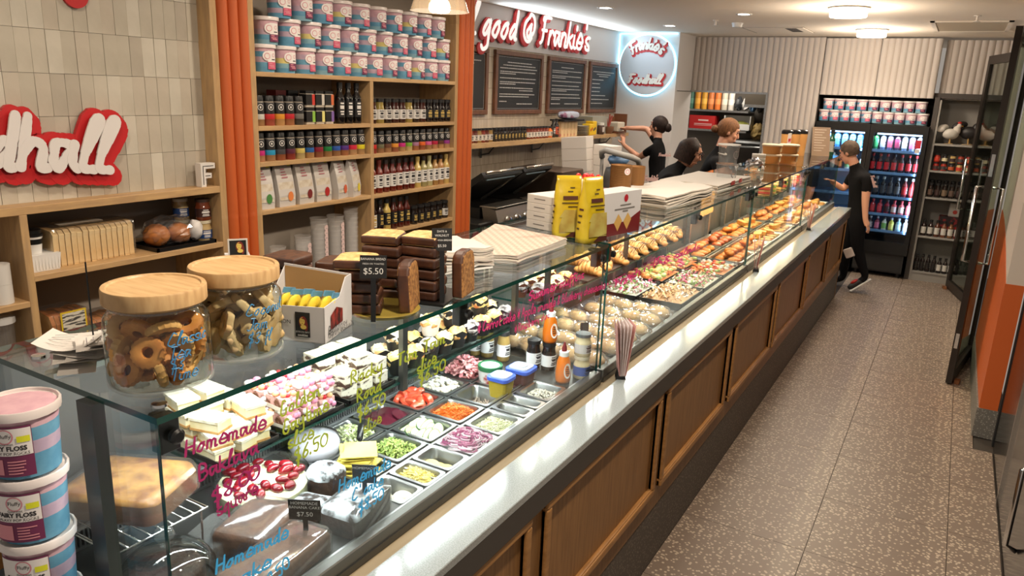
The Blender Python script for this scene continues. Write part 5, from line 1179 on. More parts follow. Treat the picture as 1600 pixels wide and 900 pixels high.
for row in range(2):
    for i in range(9):
        y = 3.27 + i * .158 + row * .06; z = S2 + .0065; g = row == 1 or i in (0,)
        t = thing('croissant', f'{"plain" if row else "chocolate drizzled"} croissant, {["front", "back"][row]} row, {ORD[i]} from the cream muffins', 'croissant', (-1.44 - row * .085, y, z + row * .012), 1.2 + rr.uniform(-.25, .25), 'croissants on the tray'); t.scale = (1.15,) * 3
        inst(CM[row if i % 3 else 1 - row if row else 0], 'pastry', t)
        if not row: inst(DZ, 'drizzle', t)
# wrapped rolls on the deck
ROLLC = mat('roll_bread', (206, 168, 112), .6, c2=(176, 126, 70), scale=12); FILLC = mat('roll_filling', (110, 130, 60), .6, c2=(196, 90, 60), scale=40)
M2 = lambda name, x0, x1, a, b_, z0, z1, m=STEEL: MB().box(x0, x1, a - 2.6, b_ - 2.6, z0, z1).build(name, m, C2)
M2('deck_plate', -1.61, -1.095, 2.61, 4.92, 1.0, 1.008)
RB = MB().ell((0, 0, .034), (.040, .062, .034), 16, 10, nz=.06).mesh('bread', ROLLC, True); RF_ = MB().ell((.004, 0, .036), (.0415, .058, .007), 14, 8, nz=.2, ns=12).mesh('filling', FILLC, True); RW = MB().ell((0, 0, .036), (.048, .078, .038), 22, 14, nz=.26, ns=16).mesh('film', FILM2)
for ix in range(5):
    for iy in range(6):
        if ix == 4 and iy > 3: continue
        t = thing('wrapped_roll', f'cling wrapped filled roll, row {["nearest the front glass", "second from the front glass", "third from the front glass", "fourth from the front glass", "at the back"][ix]}, {ORD[iy]} from the joint', 'roll', (-1.155 - ix * .098 + rr.uniform(-.008, .008), 2.70 + iy * .165 + rr.uniform(-.012, .012), 1.0085), 1.3 + rr.uniform(-.35, .35), 'cling wrapped rolls'); inst(RB, 'bread', t); inst(RF_, 'filling', t); inst(RW, 'film', t)
price_tag((-1.27, 2.86, 1.085), .9, .04, .05, [], 'small blank dark card standing among the wrapped rolls', 0, .0)
# salad trays beyond
def salad(x0, x1, y0, y1, cols, label, name, seed, z=1.0085, n=220, shp=None, cat='salad'):
    t = thing('black_salad_tray', 'black tray under the ' + label, 'tray', ((x0 + x1) / 2, (y0 + y1) / 2, z), 0, 'black salad trays'); hx, hy = (x1 - x0) / 2, (y1 - y0) / 2
    MB().box(-hx, hx, -hy, hy, 0, .004).box(-hx, hx, -hy, -hy + .005, .004, .04).box(-hx, hx, hy - .005, hy, .004, .04).box(-hx, -hx + .005, -hy, hy, .004, .04).box(hx - .005, hx, -hy, hy, .004, .04).build('tray', BTRAY, t)
    rq = random.Random(seed); m = MB().box(-hx + .008, hx - .008, -hy + .008, hy - .008, .005, .03); sh = shp or ribbonpiece(.03, .012)
    for i in range(n): sh(m, Vector((rq.uniform(-1, 1) * (hx - .02), rq.uniform(-1, 1) * (hy - .02), .038 + rq.uniform(0, .022))), rq, rq.randrange(len(cols)))
    o = m.build(name, [cm(c) for c in cols], smooth=.8); o.location = t.location; tag(o, label, cat, kind='stuff')
G1, G2, PK, WH, OR_, TN = (112, 140, 60), (150, 170, 84), (186, 60, 100), (224, 214, 196), (220, 130, 70), (206, 160, 110)
salad(-1.60, -1.36, 3.72, 4.10, [WH, PK, (200, 190, 170), G1], 'white and purple slaw salad', 'slaw_salad', 1); salad(-1.35, -1.11, 3.72, 4.10, [TN, WH, (190, 150, 100)], 'pale tan noodle salad', 'noodle_salad', 2)
salad(-1.60, -1.36, 4.13, 4.50, [OR_, G2, (230, 190, 120)], 'orange wrap salad', 'wrap_salad', 3, n=90, shp=grain(.02)); salad(-1.35, -1.11, 4.13, 4.50, [WH, G1, PK, TN], 'green flecked chicken salad', 'chicken_salad', 4)
salad(-1.60, -1.36, 4.53, 4.88, [OR_, TN, PK, G2], 'mixed orange and green salad', 'mixed_salad', 5, n=120, shp=grain(.016)); salad(-1.35, -1.11, 4.53, 4.88, [OR_, (200, 70, 50), G2, WH], 'prawn coloured salad', 'prawn_salad', 6, n=120, shp=grain(.014))
# ---------------------------------------------------------------- warm cases
for (Cx, y0, y1, pre) in ((C3, 4.95, 6.87, 'third'), (C4, 6.91, 8.83, 'last')):
    MB().box(-1.61, -1.095, .01, y1 - y0, 1.0, 1.008).build('deck_plate', STEEL, Cx)
FR = mat('fried_gold', (222, 140, 54), .5, c2=(186, 90, 30), scale=24, bump=.4); FR2 = mat('baked_gold', (226, 178, 96), .5, c2=(200, 120, 50), scale=20, bump=.3); FR3 = mat('sauced_red', (170, 60, 36), .4, c2=(206, 120, 60), scale=24)
HP = [MB().ell((0, 0, .022), (.045, .03, .022), 12, 8, nz=.3, ns=9, seed=3).mesh('piece', FR, True), MB().box(-.04, .04, -.03, .03, 0, .03).mesh('piece', FR2), MB().ell((0, 0, .02), (.036, .036, .022), 12, 8, nz=.25, ns=11, seed=8).mesh('piece', FR3, True), MB().lathe([(.02, 0), (.024, .02), (.024, .07), (.016, .08)], 10, M=Matrix.Rotation(PI / 2, 4, 'X') @ Matrix.Translation((0, 0, -.04))).mesh('piece', FR2, True)]
HN = ['fried chicken piece', 'golden slice', 'sauced meatball', 'sausage roll']; HNN = ['chicken_piece', 'bake_slice', 'meatball', 'sausage_roll']
for ti, (y0, y1, ks_) in enumerate([(4.98, 5.42, (0, 0)), (5.45, 5.90, (0, 2)), (5.93, 6.38, (1, 0)), (6.41, 6.85, (1, 1)), (6.94, 7.40, (1, 0)), (7.43, 7.88, (3, 0)), (7.92, 8.36, (0, 1)), (8.40, 8.80, (3, 1))]):
    for c, (x0, x1) in enumerate(((-1.35, -1.11), (-1.60, -1.36))):
        kk = ks_[c]; pan(x0, x1, y0, y1, f'{["front", "back"][c]} hot food pan, {ORD[ti]} from the third case joint', .03, 1.045)
        for ix in range(2):
            for iy in range(4):
                tag(inst(HP[kk], HNN[kk], None, (x0 + .075 + ix * .095, y0 + .07 + iy * .10 + rr.uniform(-.01, .01), 1.018 + (.03 if 0 else 0)), (0, 0, rr.uniform(0, 3))), f'{HN[kk]} {ORD[ix * 4 + iy]} laid in the {["front", "back"][c]} hot pan, {ORD[ti]} along', 'hot food', f'hot food {ti} {c}')
        for ix in range(1):
            for iy in range(3):
                tag(inst(HP[kk], HNN[kk], None, (x0 + .12 + rr.uniform(-.02, .02), y0 + .12 + iy * .10, 1.052), (rr.uniform(-.2, .2), rr.uniform(-.2, .2), rr.uniform(0, 3))), f'{HN[kk]} {ORD[iy]} piled atop the {["front", "back"][c]} hot pan, {ORD[ti]} along', 'hot food', f'piled hot food {ti} {c}')
# paper sheet with handwriting hanging inside the third case, sandwich stacks in the last
t = thing('brown_paper_sign', 'crumpled brown paper sheet with black handwriting inside the third case', 'sign', (-1.595, 5.75, 1.31), .0)
m = MB(); vs = []; n = 10
for j in range(n + 1):
    for i in range(n + 1): vs.append((.006 * noise.noise(Vector((i * .6, j * .6, 0))) + .004, -.17 + .34 * i / n, -.09 + .2 * j / n + .01 * noise.noise(Vector((i * .5, 3, 0)))))
m.add(vs, [(j * (n + 1) + i, j * (n + 1) + i + 1, (j + 1) * (n + 1) + i + 1, (j + 1) * (n + 1) + i) for j in range(n) for i in range(n)]); m.build('sheet', mat('kraft', (206, 158, 96), .7, c2=(190, 140, 80), scale=8), t, smooth=True)
L_, W_ = strokes('Hot 12.5'); k = .2 / W_; m = MB(); ribbon(m, L_, Matrix(((0, 0, 1, .016), (k, 0, 0, -.08), (0, k, 0, .0), (0, 0, 0, 1))), .18); m.build('handwriting', INK, t)
for i in range(7):
    t = thing('club_sandwich', f'wrapped club sandwich on the last case shelf, {ORD[i]} from its joint', 'sandwich', (-1.46, 7.12 + i * .24, 1.2506), rr.uniform(-.2, .2), 'sandwiches on the last shelf')
    for j in range(4): MB().box(-.05, .05, -.045, .045, j * .018, j * .018 + (.012 if j % 2 == 0 else .017)).build(['bread', 'filling', 'bread', 'filling'][j], [ROLLC, cm([(196, 60, 50), (110, 150, 60), (226, 190, 110)][i % 3])][j % 2], t)
    MB().box(-.05, .05, -.045, .045, .072, .084).build('bread', ROLLC, t)
# ================================================================== THINGS ON THE CASE TOPS
GT = 1.5515
WOODL = mat('lid_wood', (200, 166, 118), .45, c2=(178, 142, 96), scale=7, stretch=(2, 16, 2), detail=4, bump=.05)
BIS = mat('biscuit', (216, 150, 76), .65, c2=(190, 122, 56), scale=30, bump=.3); BIS2 = mat('biscuit_pale', (226, 202, 156), .7, c2=(206, 174, 120), scale=30, bump=.3); JAM = mat('jam_centre', (70, 22, 16), .3)
def ring_biscuit(r, hole, h, flutes=0, petals=0):
    m = MB(); n = 36 if flutes else 30; vs = []; pr = [(hole, h * .2), (hole * 1.25, h * .8), ((hole + r) / 2, h), (r * .93, h * .8), (r, h * .35), (r * .9, 0), (hole, 0)]
    for a, z in pr:
        for i in range(n):
            t = 2 * PI * i / n; k = 1
            if flutes and a > r * .8: k = 1 + (.035 if i % 2 else -.035)
            if petals and a > r * .5: k = 1 + .09 * math.cos(petals * t)
            vs.append((a * k * math.cos(t), a * k * math.sin(t), z))
    q = len(pr)
    m.add(vs, [(j * n + i, j * n + (i + 1) % n, ((j + 1) % q) * n + (i + 1) % n, ((j + 1) % q) * n + i) for j in range(q) for i in range(n)])
    return m
BM = [ring_biscuit(.030, .0085, .016, 1).mesh('biscuit', BIS, .8), ring_biscuit(.031, .008, .016, 1).mesh('biscuit', mat('biscuit_mid', (226, 178, 106), .65, c2=(206, 152, 80), scale=30, bump=.3), .8), ring_biscuit(.031, .006, .016, 0, 7).mesh('biscuit', BIS2, .9)]
JD = MB().lathe([(0, .004), (.009, .005)], 12, cap=False).mesh('jam', JAM)
def cookie_jar(x, y, label, kind, seed):
    t = thing('cookie_jar', label, 'jar', (x, y, GT), 0, 'wooden lidded biscuit jars')
    MB().lathe([(.0, .003), (.075, .003), (.087, .008), (.0905, .018), (.0905, .115), (.088, .13), (.080, .141), (.076, .146), (.076, .155)], 48, cap=False).build('glass_body', JARG, t, smooth=True)
    MB().lathe([(.060, 0), (.084, .0), (.091, .006), (.091, .012)], 48).build('glass_foot', mat('foot_glass', (214, 222, 220), .05, spec=.8, alpha=.22), t, smooth=True)
    MB().tube([(.0775 * math.cos(a * PI / 16), .0775 * math.sin(a * PI / 16), .150) for a in range(32)], .003, 6, closed=True).build('neck_ring', CLEAR, t, smooth=True)
    MB().lathe([(.074, .150), (.0865, .156), (.088, .158), (.088, .182), (.0865, .185), (.079, .185), (.077, .182), (0, .182)], 48).build('wooden_lid', WOODL, t, smooth=.5)
    q = random.Random(seed)
    for lay, (n, r0_, z0_, t0, t1) in enumerate([(8, .062, .040, 1.15, 1.5), (4, .032, .028, .1, .8), (8, .061, .076, 1.1, 1.45), (4, .030, .062, .2, .9), (7, .052, .106, .5, 1.1), (2, .016, .100, 0, .5)]):
        for i in range(n):
            a = 2 * PI * i / n + lay * .35 + q.uniform(-.12, .12); r = r0_; tilt = q.uniform(t0, t1)
            o = thing('biscuit', f'{["golden ring", "pale flower shaped"][kind]} biscuit in its jar, layer {ORD[lay]} from the foot, {ORD[i]} round', 'biscuit', (x + r * math.cos(a), y + r * math.sin(a), GT + z0_), rot=(tilt * math.sin(a) * -1, tilt * math.cos(a), q.uniform(0, 6)), group='biscuits in the ' + ['golden', 'pale'][kind] + ' jar')
            inst(BM[2] if kind else BM[(lay + i) % 2], 'biscuit_ring', o)
            if kind or (lay + i) % 3 == 0: inst(JD, 'jam_centre', o, (0, 0, .002))
    return t
J1 = cookie_jar(-1.205, .808, 'near glass jar of golden ring biscuits with a wooden lid', 0, 1)
J2 = cookie_jar(-1.222, .998, 'second glass jar of pale flower biscuits with a wooden lid', 1, 2)
BLUEP = mat('paint_pen_blue', (70, 140, 190), .5, emit=(40, 130, 200), es=.0)
def jar_writing(j, lines, a0, m_):
    R = .0912; M0 = MB()
    for s, z, h in lines:
        L, W = strokes(s); k = h
        for l in L:
            pts = [(x * k, y * k + z) for x, y in l]
            M0.tube([(R * math.cos(a0 + u / R), R * math.sin(a0 + u / R), v) for u, v in pts], .0013, 5)
    o = M0.build('handwriting', m_, j); return o
jar_writing(J1, [('Classic', .094, .0115), ('Tea', .070, .011), ('$3', .050, .011), ('Time', .030, .011)], -.45, BLUEP)
jar_writing(J2, [('Coconut', .100, .0115), ('Jam', .070, .012), ('$3 fl', .042, .011)], -.5, BLUEP)
# receipts on a spike
t = thing('bill_spike', 'thin black bill spike standing behind the near jar', 'spike', (-1.452, .83, GT)); MB().lathe([(.03, 0), (.03, .004), (.0, .006)], 18).tube([(0, 0, .004), (0, 0, .185)], .0018, 6).build('spike', BLACK, t)
q = random.Random(8)
for i in range(8):
    m = MB(); n = 8; w, l = q.uniform(.028, .045), q.uniform(.05, .085); c = q.uniform(.2, 1.0); vs = []
    for k in range(n + 1):
        u = k / n - .5; zz = .02 * c * (u * 2) ** 2 * (1 if i > 4 else .35)
        vs += [(u * l * 1.6, -w, zz), (u * l * 1.6, w, zz + .004 * c)]
    m.add(vs, [(2 * k, 2 * k + 1, 2 * k + 3, 2 * k + 2) for k in range(n)]); t = thing('receipt', f'curled white paper receipt, {ORD[i]} from the glass up beside the near jar', 'receipt', (-1.43 + q.uniform(-.05, .05), .80 + q.uniform(-.035, .035), GT + .002 + i * .0045), rot=(q.uniform(-.06, .06), q.uniform(-.08, .05), q.uniform(-1, 1)), group='receipts by the jars')
    m.build('paper', PAPER, t, smooth=True)
    m = MB()
    for r in range(3): m.box(-l * .5, l * .1, -w * .5 + r * .012, -w * .5 + r * .012 + .002, .0145 * c * (1 if i > 4 else .35) + .0045, .0146 * c * (1 if i > 4 else .35) + .0047)
    m.build('print', cm((150, 146, 150)), t)
# biscuit display box
BOXW = mat('box_white', (206, 204, 204), .5); BOXI = mat('box_inside', (170, 132, 84), .7)
ux = Vector((.099, .036, 0)).normalized(); rzb = math.atan2(ux.y, ux.x)
t = thing('biscuit_box', 'open white display box of wrapped biscuits with a small black portrait label', 'box', (-1.109, 1.132, GT), rzb)
Wb, Db = .165, .152
def wallp(name, pts, th, m_=BOXW):
    """quad panel with thickness"""
    m = MB(); a = [Vector(p) for p in pts]; n = (a[1] - a[0]).cross(a[2] - a[0]).normalized() * th
    vs = a + [p + n for p in a]; k = len(a)
    m.add(vs, [tuple(range(k))[::-1], tuple(range(k, 2 * k))] + [(i, (i + 1) % k, k + (i + 1) % k, k + i) for i in range(k)]); o = m.build(name, m_, t); fixn(o.data); return o
wallp('front_panel', [(-Wb, 0, 0), (0, 0, 0), (0, 0, .082), (-Wb, 0, .078)], -.002)
wallp('side_panel', [(0, 0, 0), (0, Db, 0), (0, Db, .122), (0, Db * .78, .122), (0, Db * .55, .085), (0, 0, .082)], -.002); wallp('side_panel', [(-Wb, 0, 0), (-Wb, Db, 0), (-Wb, Db, .13), (-Wb, Db * .6, .08), (-Wb, 0, .078)], .002)
wallp('back_panel', [(-Wb, Db, 0), (0, Db, 0), (0, Db, .122), (-Wb, Db, .135)], .002, BOXW); wallp('inner_back', [(-Wb + .003, Db - .004, .004), (-.003, Db - .004, .004), (-.003, Db - .004, .118), (-Wb + .003, Db - .004, .13)], .001, BOXI); wallp('base', [(-Wb, 0, 0), (0, 0, 0), (0, Db, 0), (-Wb, Db, 0)], .002)
Mfb = Matrix(((1, 0, 0, -.05), (0, 0, -1, -.0008), (0, 1, 0, .042), (0, 0, 0, 1)))
lb = MB().add([(-.017, -.030, 0), (.017, -.030, 0), (.017, .026, 0), (-.017, .026, 0)], [(0, 1, 2, 3)], 0, Mfb).build('portrait_label', SLATE, t)
PF = cm((226, 196, 96)); PH = cm((120, 40, 34))
def oval(m, cx, cy, rx, ry, z, mi, M): m.add([(cx + rx * math.cos(a * PI / 10), cy + ry * math.sin(a * PI / 10), z) for a in range(20)], [tuple(range(20))], mi, M)
def portrait(par, M):
    m = MB(); oval(m, .001, .004, .0095, .0135, .0003, 1, M); oval(m, .008, -.004, .004, .012, .00035, 1, M); oval(m, -.0005, .006, .0062, .0088, .0005, 0, M); oval(m, .002, -.007, .007, .005, .00045, 0, M)
    m.add([(-.004, .012, .0007), (.005, .0155, .0007), (.008, .006, .0007), (.004, .011, .0007)], [(0, 1, 2, 3)], 1, M)
    for x in (-.003, .002): oval(m, x, .0065, .0011, .0006, .0007, 2, M)
    oval(m, -.0008, .0012, .0016, .0006, .0007, 1, M); return m.build('portrait', [PF, PH, INK], par)
portrait(lb, Mfb)
text('BYRON BAY', 'lettering', CHALK, lb, Mfb @ Matrix.Translation((0, -.0185, .0006)), .0058); text('cookies', 'lettering', CHALK, lb, Mfb @ Matrix.Translation((0, -.0255, .0006)), .0075, bold=.0002)
text('BYRON', 'lettering', INK, t, Mfb @ Matrix.Translation((-.048, .002, .0006)), .0125)
Msb = Matrix(((0, 0, 1, .0008), (1, 0, 0, .072), (0, 1, 0, .010), (0, 0, 0, 1)))
L_, W_ = strokes('Choc'); 
for s, zz in (('Dunno Any', .008), ('Byron biscuits', -.001)):
    L_, W_ = strokes(s); k = .085 / W_ if 'Dunno' in s else .11 / W_
    m = MB(); ribbon(m, L_, Msb @ Matrix.Translation((-.055, zz, 0)) @ Matrix.Scale(k, 4), .2); m.build('side_print', INK, t)
MB().add([(-.03, .018, .0009), (.035, .02, .0009), (.035, .05, .0009), (.0, .062, .0009), (-.03, .05, .0009)], [(0, 1, 2, 3, 4)], 0, Msb @ Matrix.Translation((-.012, -.004, 0))).build('side_window', mat('window_print', (150, 50, 44), .4, c2=(40, 24, 26), scale=60), t)
YS, BS = cm((232, 208, 70)), cm((96, 156, 190)); 
for i in range(6):
    o = thing('wrapped_biscuit', f'yellow and white biscuit sachet standing in the display box, {ORD[i]} from its open corner', 'biscuit packet', t.location + Matrix.Rotation(rzb, 3, 'Z') @ Vector((-.022 - i * .024, .055 + (i % 2) * .01, .004)), rot=(-.28, .22, rzb + .05), group='sachets in the display box')
    m = MB(); m.ell((0, 0, .045), (.008, .038, .040), 8, 8, 0, sq=.7); m.box(-.0015, .0015, -.036, .036, .083, .096, 1); m.build('sachet', [YS, BS], o, smooth=.7)
    MB().box(.0072, .0082, -.014, .014, .032, .05).build('label', PAPER, o); MB().box(.0083, .0086, -.006, .006, .036, .046).build('emblem', SLATE, o)
# small portrait card and white card behind the jars
t = thing('portrait_card', 'small white bordered black portrait card standing behind the second jar', 'card', (P(371, 398, X=-1.56).x, P(371, 398, X=-1.56).y, GT), rot=(0, 0, .95)); h0 = P(371, 398, X=-1.56).z - GT
MB().box(-.03, .03, -.03, .03, 0, h0).build('carton', BOXW, t); c = MB().box(-.024, .024, -.032, -.030, h0 - .002, h0 + .048).build('card', PAPER, t); MB().box(-.020, .020, -.0326, -.032, h0 + .003, h0 + .044).build('black_field', SLATE, t)
portrait(t, Matrix(((1, 0, 0, .003), (0, 0, -1, -.0328), (0, 1, 0, h0 + .024), (0, 0, 0, 1))))
# ---- banana bread slices
BB = mat('bread_top', (196, 148, 84), .7, c2=(226, 190, 130), scale=60, bump=.5, bscale=140); BBS = mat('bread_side', (84, 46, 24), .45, coat=.5, c2=(54, 28, 16), scale=24, bump=.3)
BBC = mat('bread_cut', (170, 122, 66), .75, c2=(120, 78, 40), scale=110, bump=.5, bscale=140, lo=.4, hi=.62)
def slab(sx, sy, h, mt):
    m = MB(); q = []
    for x, y in [(-1, -1), (1, -1), (1, .55), (.82, .86), (.4, 1.0), (-.4, 1.0), (-.82, .86), (-1, .55)]: q.append((x * sx, y * sy))
    m.prism(q, h, None, 0, 1); return m.mesh('slice', [mt, BBS])
SLB = slab(.05, .052, .024, BB); SLC = slab(.05, .062, .032, BBC); SLD = slab(.05, .052, .026, mat('dark_loaf_top', (92, 56, 32), .7, c2=(60, 34, 20), scale=60, bump=.4))
def bread(me, loc, label, rot, group):
    o = inst(me, 'banana_bread_slice', None, loc, rot); tag(o, label, 'bread slice', group); b = o.modifiers.new('bevel', 'BEVEL'); b.width = .007; b.segments = 3; return o
t = thing('cake_board', 'round gold glass board under the nearest banana bread stack', 'board', (-1.165, 1.395, GT)); MB().lathe([(.06, 0), (.085, .004), (.09, .012), (.084, .012), (.05, .006), (0, .006)], 36).build('plate', mat('gold_glass', (150, 132, 60), .2, spec=.7), t, smooth=.7)
t = thing('black_board', 'rectangular black board under the taller banana bread stacks', 'board', (-1.19, 1.575, GT), .25); MB().box(-.1, .1, -.085, .085, 0, .006).build('board', BLACK, t)
q = random.Random(2)
for i in range(5): bread(SLB if i == 4 else SLD, (-1.205 + q.uniform(-.004, .004), 1.355 + q.uniform(-.004, .004), GT + .008 + i * .028), f'flat banana bread slice on the round board, {ORD[i]} from the glass up', (q.uniform(-.03, .03), q.uniform(-.03, .03), .55 + q.uniform(-.1, .1)), 'stack on the round board')
bread(SLC, (-1.135, 1.43, GT + .068), 'cut banana bread slice standing upright at the front of the round board', (PI / 2 - .06, 0, .62 + PI / 2 - .2), None)
for i in range(6): bread(SLB if i == 5 else SLD, (-1.255 + q.uniform(-.004, .004), 1.51 + q.uniform(-.004, .004), GT + .0065 + i * .0285), f'banana bread slice in the tall rear stack, {ORD[i]} from the black board up', (q.uniform(-.03, .03), q.uniform(-.03, .03), .4), 'tall rear stack')
for i in range(6): bread(SLB if i == 5 else SLD, (-1.165 + q.uniform(-.003, .003), 1.565 + q.uniform(-.003, .003), GT + .0065 + i * .0285), f'banana bread slice in the tall front stack, {ORD[i]} from the black board up', (q.uniform(-.03, .03), q.uniform(-.03, .03), .25), 'tall front stack')
bread(SLC, (-1.105, 1.63, GT + .068), 'cut walnut bread slice standing upright on the black board', (PI / 2 - .03, 0, .35 + PI / 2 - .1), None)
for i, (x, y) in enumerate([(-1.45, 1.36), (-1.40, 1.49)]):
    for k in range(4 if i == 0 else 3): bread(SLD, (x, y, GT + .0006 + k * .029), f'dark loaf slice behind the biscuit box, {["nearer", "further"][i]} pile, {ORD[k]} up', (0, 0, .2 + .2 * i), 'dark loaf slices')
price_tag((-1.128, 1.312, GT + .002), .62, .062, .054, [('BANANA BREAD', .0078, .84), ('FRESH OR TOASTED', .0055, .63), ('$5.50', .021, .3)], 'black price card on a tall black stand before the nearest bread stack', -.10, .105)
price_tag((-1.088, 1.535, GT + .006), .75, .052, .058, [('DATE &', .0075, .86), ('WALNUT', .0085, .68), ('BANANA BREAD', .0068, .47), ('$5.50', .010, .22)], 'black price card leaning against the walnut bread slice', -.12, .135)
# ---- paper piles
CHECK = mat('check_paper', (206, 194, 180), .8)
nt = CHECK.node_tree; ck = nt.nodes.new('ShaderNodeTexChecker'); tc = nt.nodes.new('ShaderNodeTexCoord'); nt.links.new(tc.outputs['Object'], ck.inputs[0]); ck.inputs['Scale'].default_value = 52; ck.inputs[1].default_value = lin((208, 195, 181)); ck.inputs[2].default_value = lin((198, 168, 152)); nt.links.new(ck.outputs[0], nt.nodes['Principled BSDF'].inputs['Base Color'])
def pile(name, label, cat, corners, z, n, th, m_top, m_side, jit=.006, wav=.0, seed=0, layer='sheet_layer'):
    q = random.Random(seed); c = sum((Vector(p) for p in corners), Vector((0, 0))) / len(corners)
    t = thing(name, label, cat, (c.x, c.y, z))
    for i in range(n):
        dx, dy = q.uniform(-jit, jit), q.uniform(-jit, jit); pts = [(p[0] - c.x + dx + q.uniform(-jit, jit) * .5, p[1] - c.y + dy + q.uniform(-jit, jit) * .5) for p in corners]
        m = MB(); N = 6; vs = []
        for lv in (0, 1):
            for a in range(N + 1):
                for b_ in range(N + 1):
                    u, v = a / N, b_ / N
                    x = (pts[0][0] * (1 - u) + pts[1][0] * u) * (1 - v) + (pts[3][0] * (1 - u) + pts[2][0] * u) * v; y = (pts[0][1] * (1 - u) + pts[1][1] * u) * (1 - v) + (pts[3][1] * (1 - u) + pts[2][1] * u) * v
                    e = wav * (noise.noise(Vector((u * 3 + seed, v * 3, i * .25))) + .4) * (1 if i else .3)
                    vs.append((x, y, i * th + lv * th * .82 + max(0, e) + .0004))
        K = (N + 1) ** 2; f = []; mi = []
        for a in range(N):
            for b_ in range(N):
                k = a * (N + 1) + b_; f.append((K + k, K + k + N + 1, K + k + N + 2, K + k + 1)); f.append((k, k + 1, k + N + 2, k + N + 1))
        rim = [a * (N + 1) for a in range(N + 1)] + [N * (N + 1) + b_ for b_ in range(1, N + 1)] + [a * (N + 1) + N for a in range(N - 1, -1, -1)] + [b_ for b_ in range(N - 1, 0, -1)]
        b0 = len(f)
        for k in range(len(rim)): a, b_ = rim[k], rim[(k + 1) % len(rim)]; f.append((a, b_, K + b_, K + a))
        m.add(vs, f); m.m = [0] * b0 + [1] * (len(f) - b0); o = m.build(layer, [m_top if i == n - 1 else m_side, m_side], t, smooth=.5); fixn(o.data)
    return t
PSIDE = mat('paper_edge', (214, 206, 194), .85)
pile('wrapping_paper_pile', 'wide pile of pale checked wrapping paper on the case top', 'paper', [(-1.373, 1.986), (-1.172, 2.07), (-1.181, 2.44), (-1.54, 2.53)], GT, 7, .004, CHECK, PSIDE, .004, .004, 3)
pile('paper_bag_pile', 'wavy pile of white paper bags between the bread and checked paper', 'paper bags', [(-1.44, 1.86), (-1.26, 1.80), (-1.20, 1.97), (-1.38, 2.04)], GT, 9, .0075, PAPER, PSIDE, .006, .012, 4)
pile('paper_bag_pile', 'tall wavy pile of white paper bags on the second case top', 'paper bags', [(-1.55, 3.62), (-1.20, 3.58), (-1.17, 4.30), (-1.52, 4.36)], GT, 7, .0075, PAPER, PSIDE, .012, .016, 5)
t = pile('printed_paper_pile', 'pile of white papers with small red print before the two women', 'paper', [(-1.58, 4.55), (-1.20, 4.52), (-1.18, 5.25), (-1.56, 5.3)], GT, 6, .006, PAPER, PSIDE, .008, .006, 6)
MB().box(.197, .199, -.14, -.06, .02, .045).box(.197, .199, .05, .12, .02, .045).build('red_print', cm((176, 56, 50)), t)
# ---- yellow bags, boxes
YB_ = mat('yellow_bag', (196, 168, 24), .28, c2=(212, 188, 50), scale=12, spec=.7); YB2 = mat('bag_photo', (196, 190, 110), .3, c2=(160, 130, 60), scale=10); BRN = cm((74, 34, 24)); INKB = cm((70, 56, 20))
def foil_bag(x, y, rz, label, sc=1):
    t = thing('foil_bag', label, 'bag', (x, y, GT), rz, 'yellow snack bags'); t.scale = (sc,) * 3
    m = MB(); n = 14; N = 12; vs = []; H = .245
    for j in range(N + 1):
        v = j / N; z = H * v; d = .033 * (1 - v ** 2.2) + .002; w = .058 * (1 - .10 * v ** 2)
        for i in range(n):
            a = 2 * PI * i / n; cx, sx_ = math.cos(a), math.sin(a)
            k = .55; yy = w * math.copysign(abs(cx) ** k, cx); xx = d * math.copysign(abs(sx_) ** k, sx_)
            nz_ = .005 * noise.noise(Vector((yy * 45, xx * 40, z * 30 + x * 10))) * (1 if 0 < v < .97 else .4)
            vs.append((xx + nz_, yy + nz_ * .5, z + (nz_ * .8 if j == N else 0)))
    f = [(j * n + i, j * n + (i + 1) % n, (j + 1) * n + (i + 1) % n, (j + 1) * n + i) for j in range(N) for i in range(n)] + [tuple(range(n))[::-1], tuple(N * n + i for i in range(n))]
    m.add(vs, f); o = m.build('bag', YB_, t, smooth=True); fixn(o.data)
    def front(v, y_): d = .033 * (1 - v ** 2.2) + .002; return (d + .0045, y_, H * v)
    def patch(name, pts, m_): MB().add([front(v, y_) for v, y_ in pts], [tuple(range(len(pts)))]).build(name, m_, t)
    for k in range(3): 
        patch('photo_patch', [(.1 + k * .12, -.045), (.1 + k * .12, .05), (.22 + k * .12, .05), (.22 + k * .12, -.045 + k * .01)], YB2)
    patch('brown_band', [(.02, -.02), (.02, .052), (.13, .052), (.10, .01)], BRN); patch('brown_ribbon', [(.62, -.03), (.62, .032), (.68, .032), (.68, -.03)], BRN)
    for v, a, b_ in ((.56, -.035, .04), (.50, -.01, .035), (.74, -.01, .012), (.8, .0, .02)): patch('print', [(v, a), (v, b_), (v + .02, b_), (v + .02, a)], INKB)
    for k in range(4): MB().add([(.018 - k * .006, -.0600 + .001, H * (.5 - k * .1)), (-.004 - k * .003, -.0605 + .001, H * (.5 - k * .1)), (-.004 - k * .003, -.0605 + .001, H * (.53 - k * .1)), (.018 - k * .006, -.0600 + .001, H * (.53 - k * .1))], [(0, 1, 2, 3)]).build('side_print', BRN if k == 0 else INKB, t)
    return t
p1 = P(886, 372, z=GT); p2 = P(923, 379, z=GT)
foil_bag(p1.x - .02, p1.y + .03, -.75, 'yellow foil snack bag beside the white box stack', .97); foil_bag(p2.x - .015, p2.y + .02, -.35, 'yellow foil snack bag with food photo, in front of the red and white box', 1.0)
p = P(854, 361, z=GT)
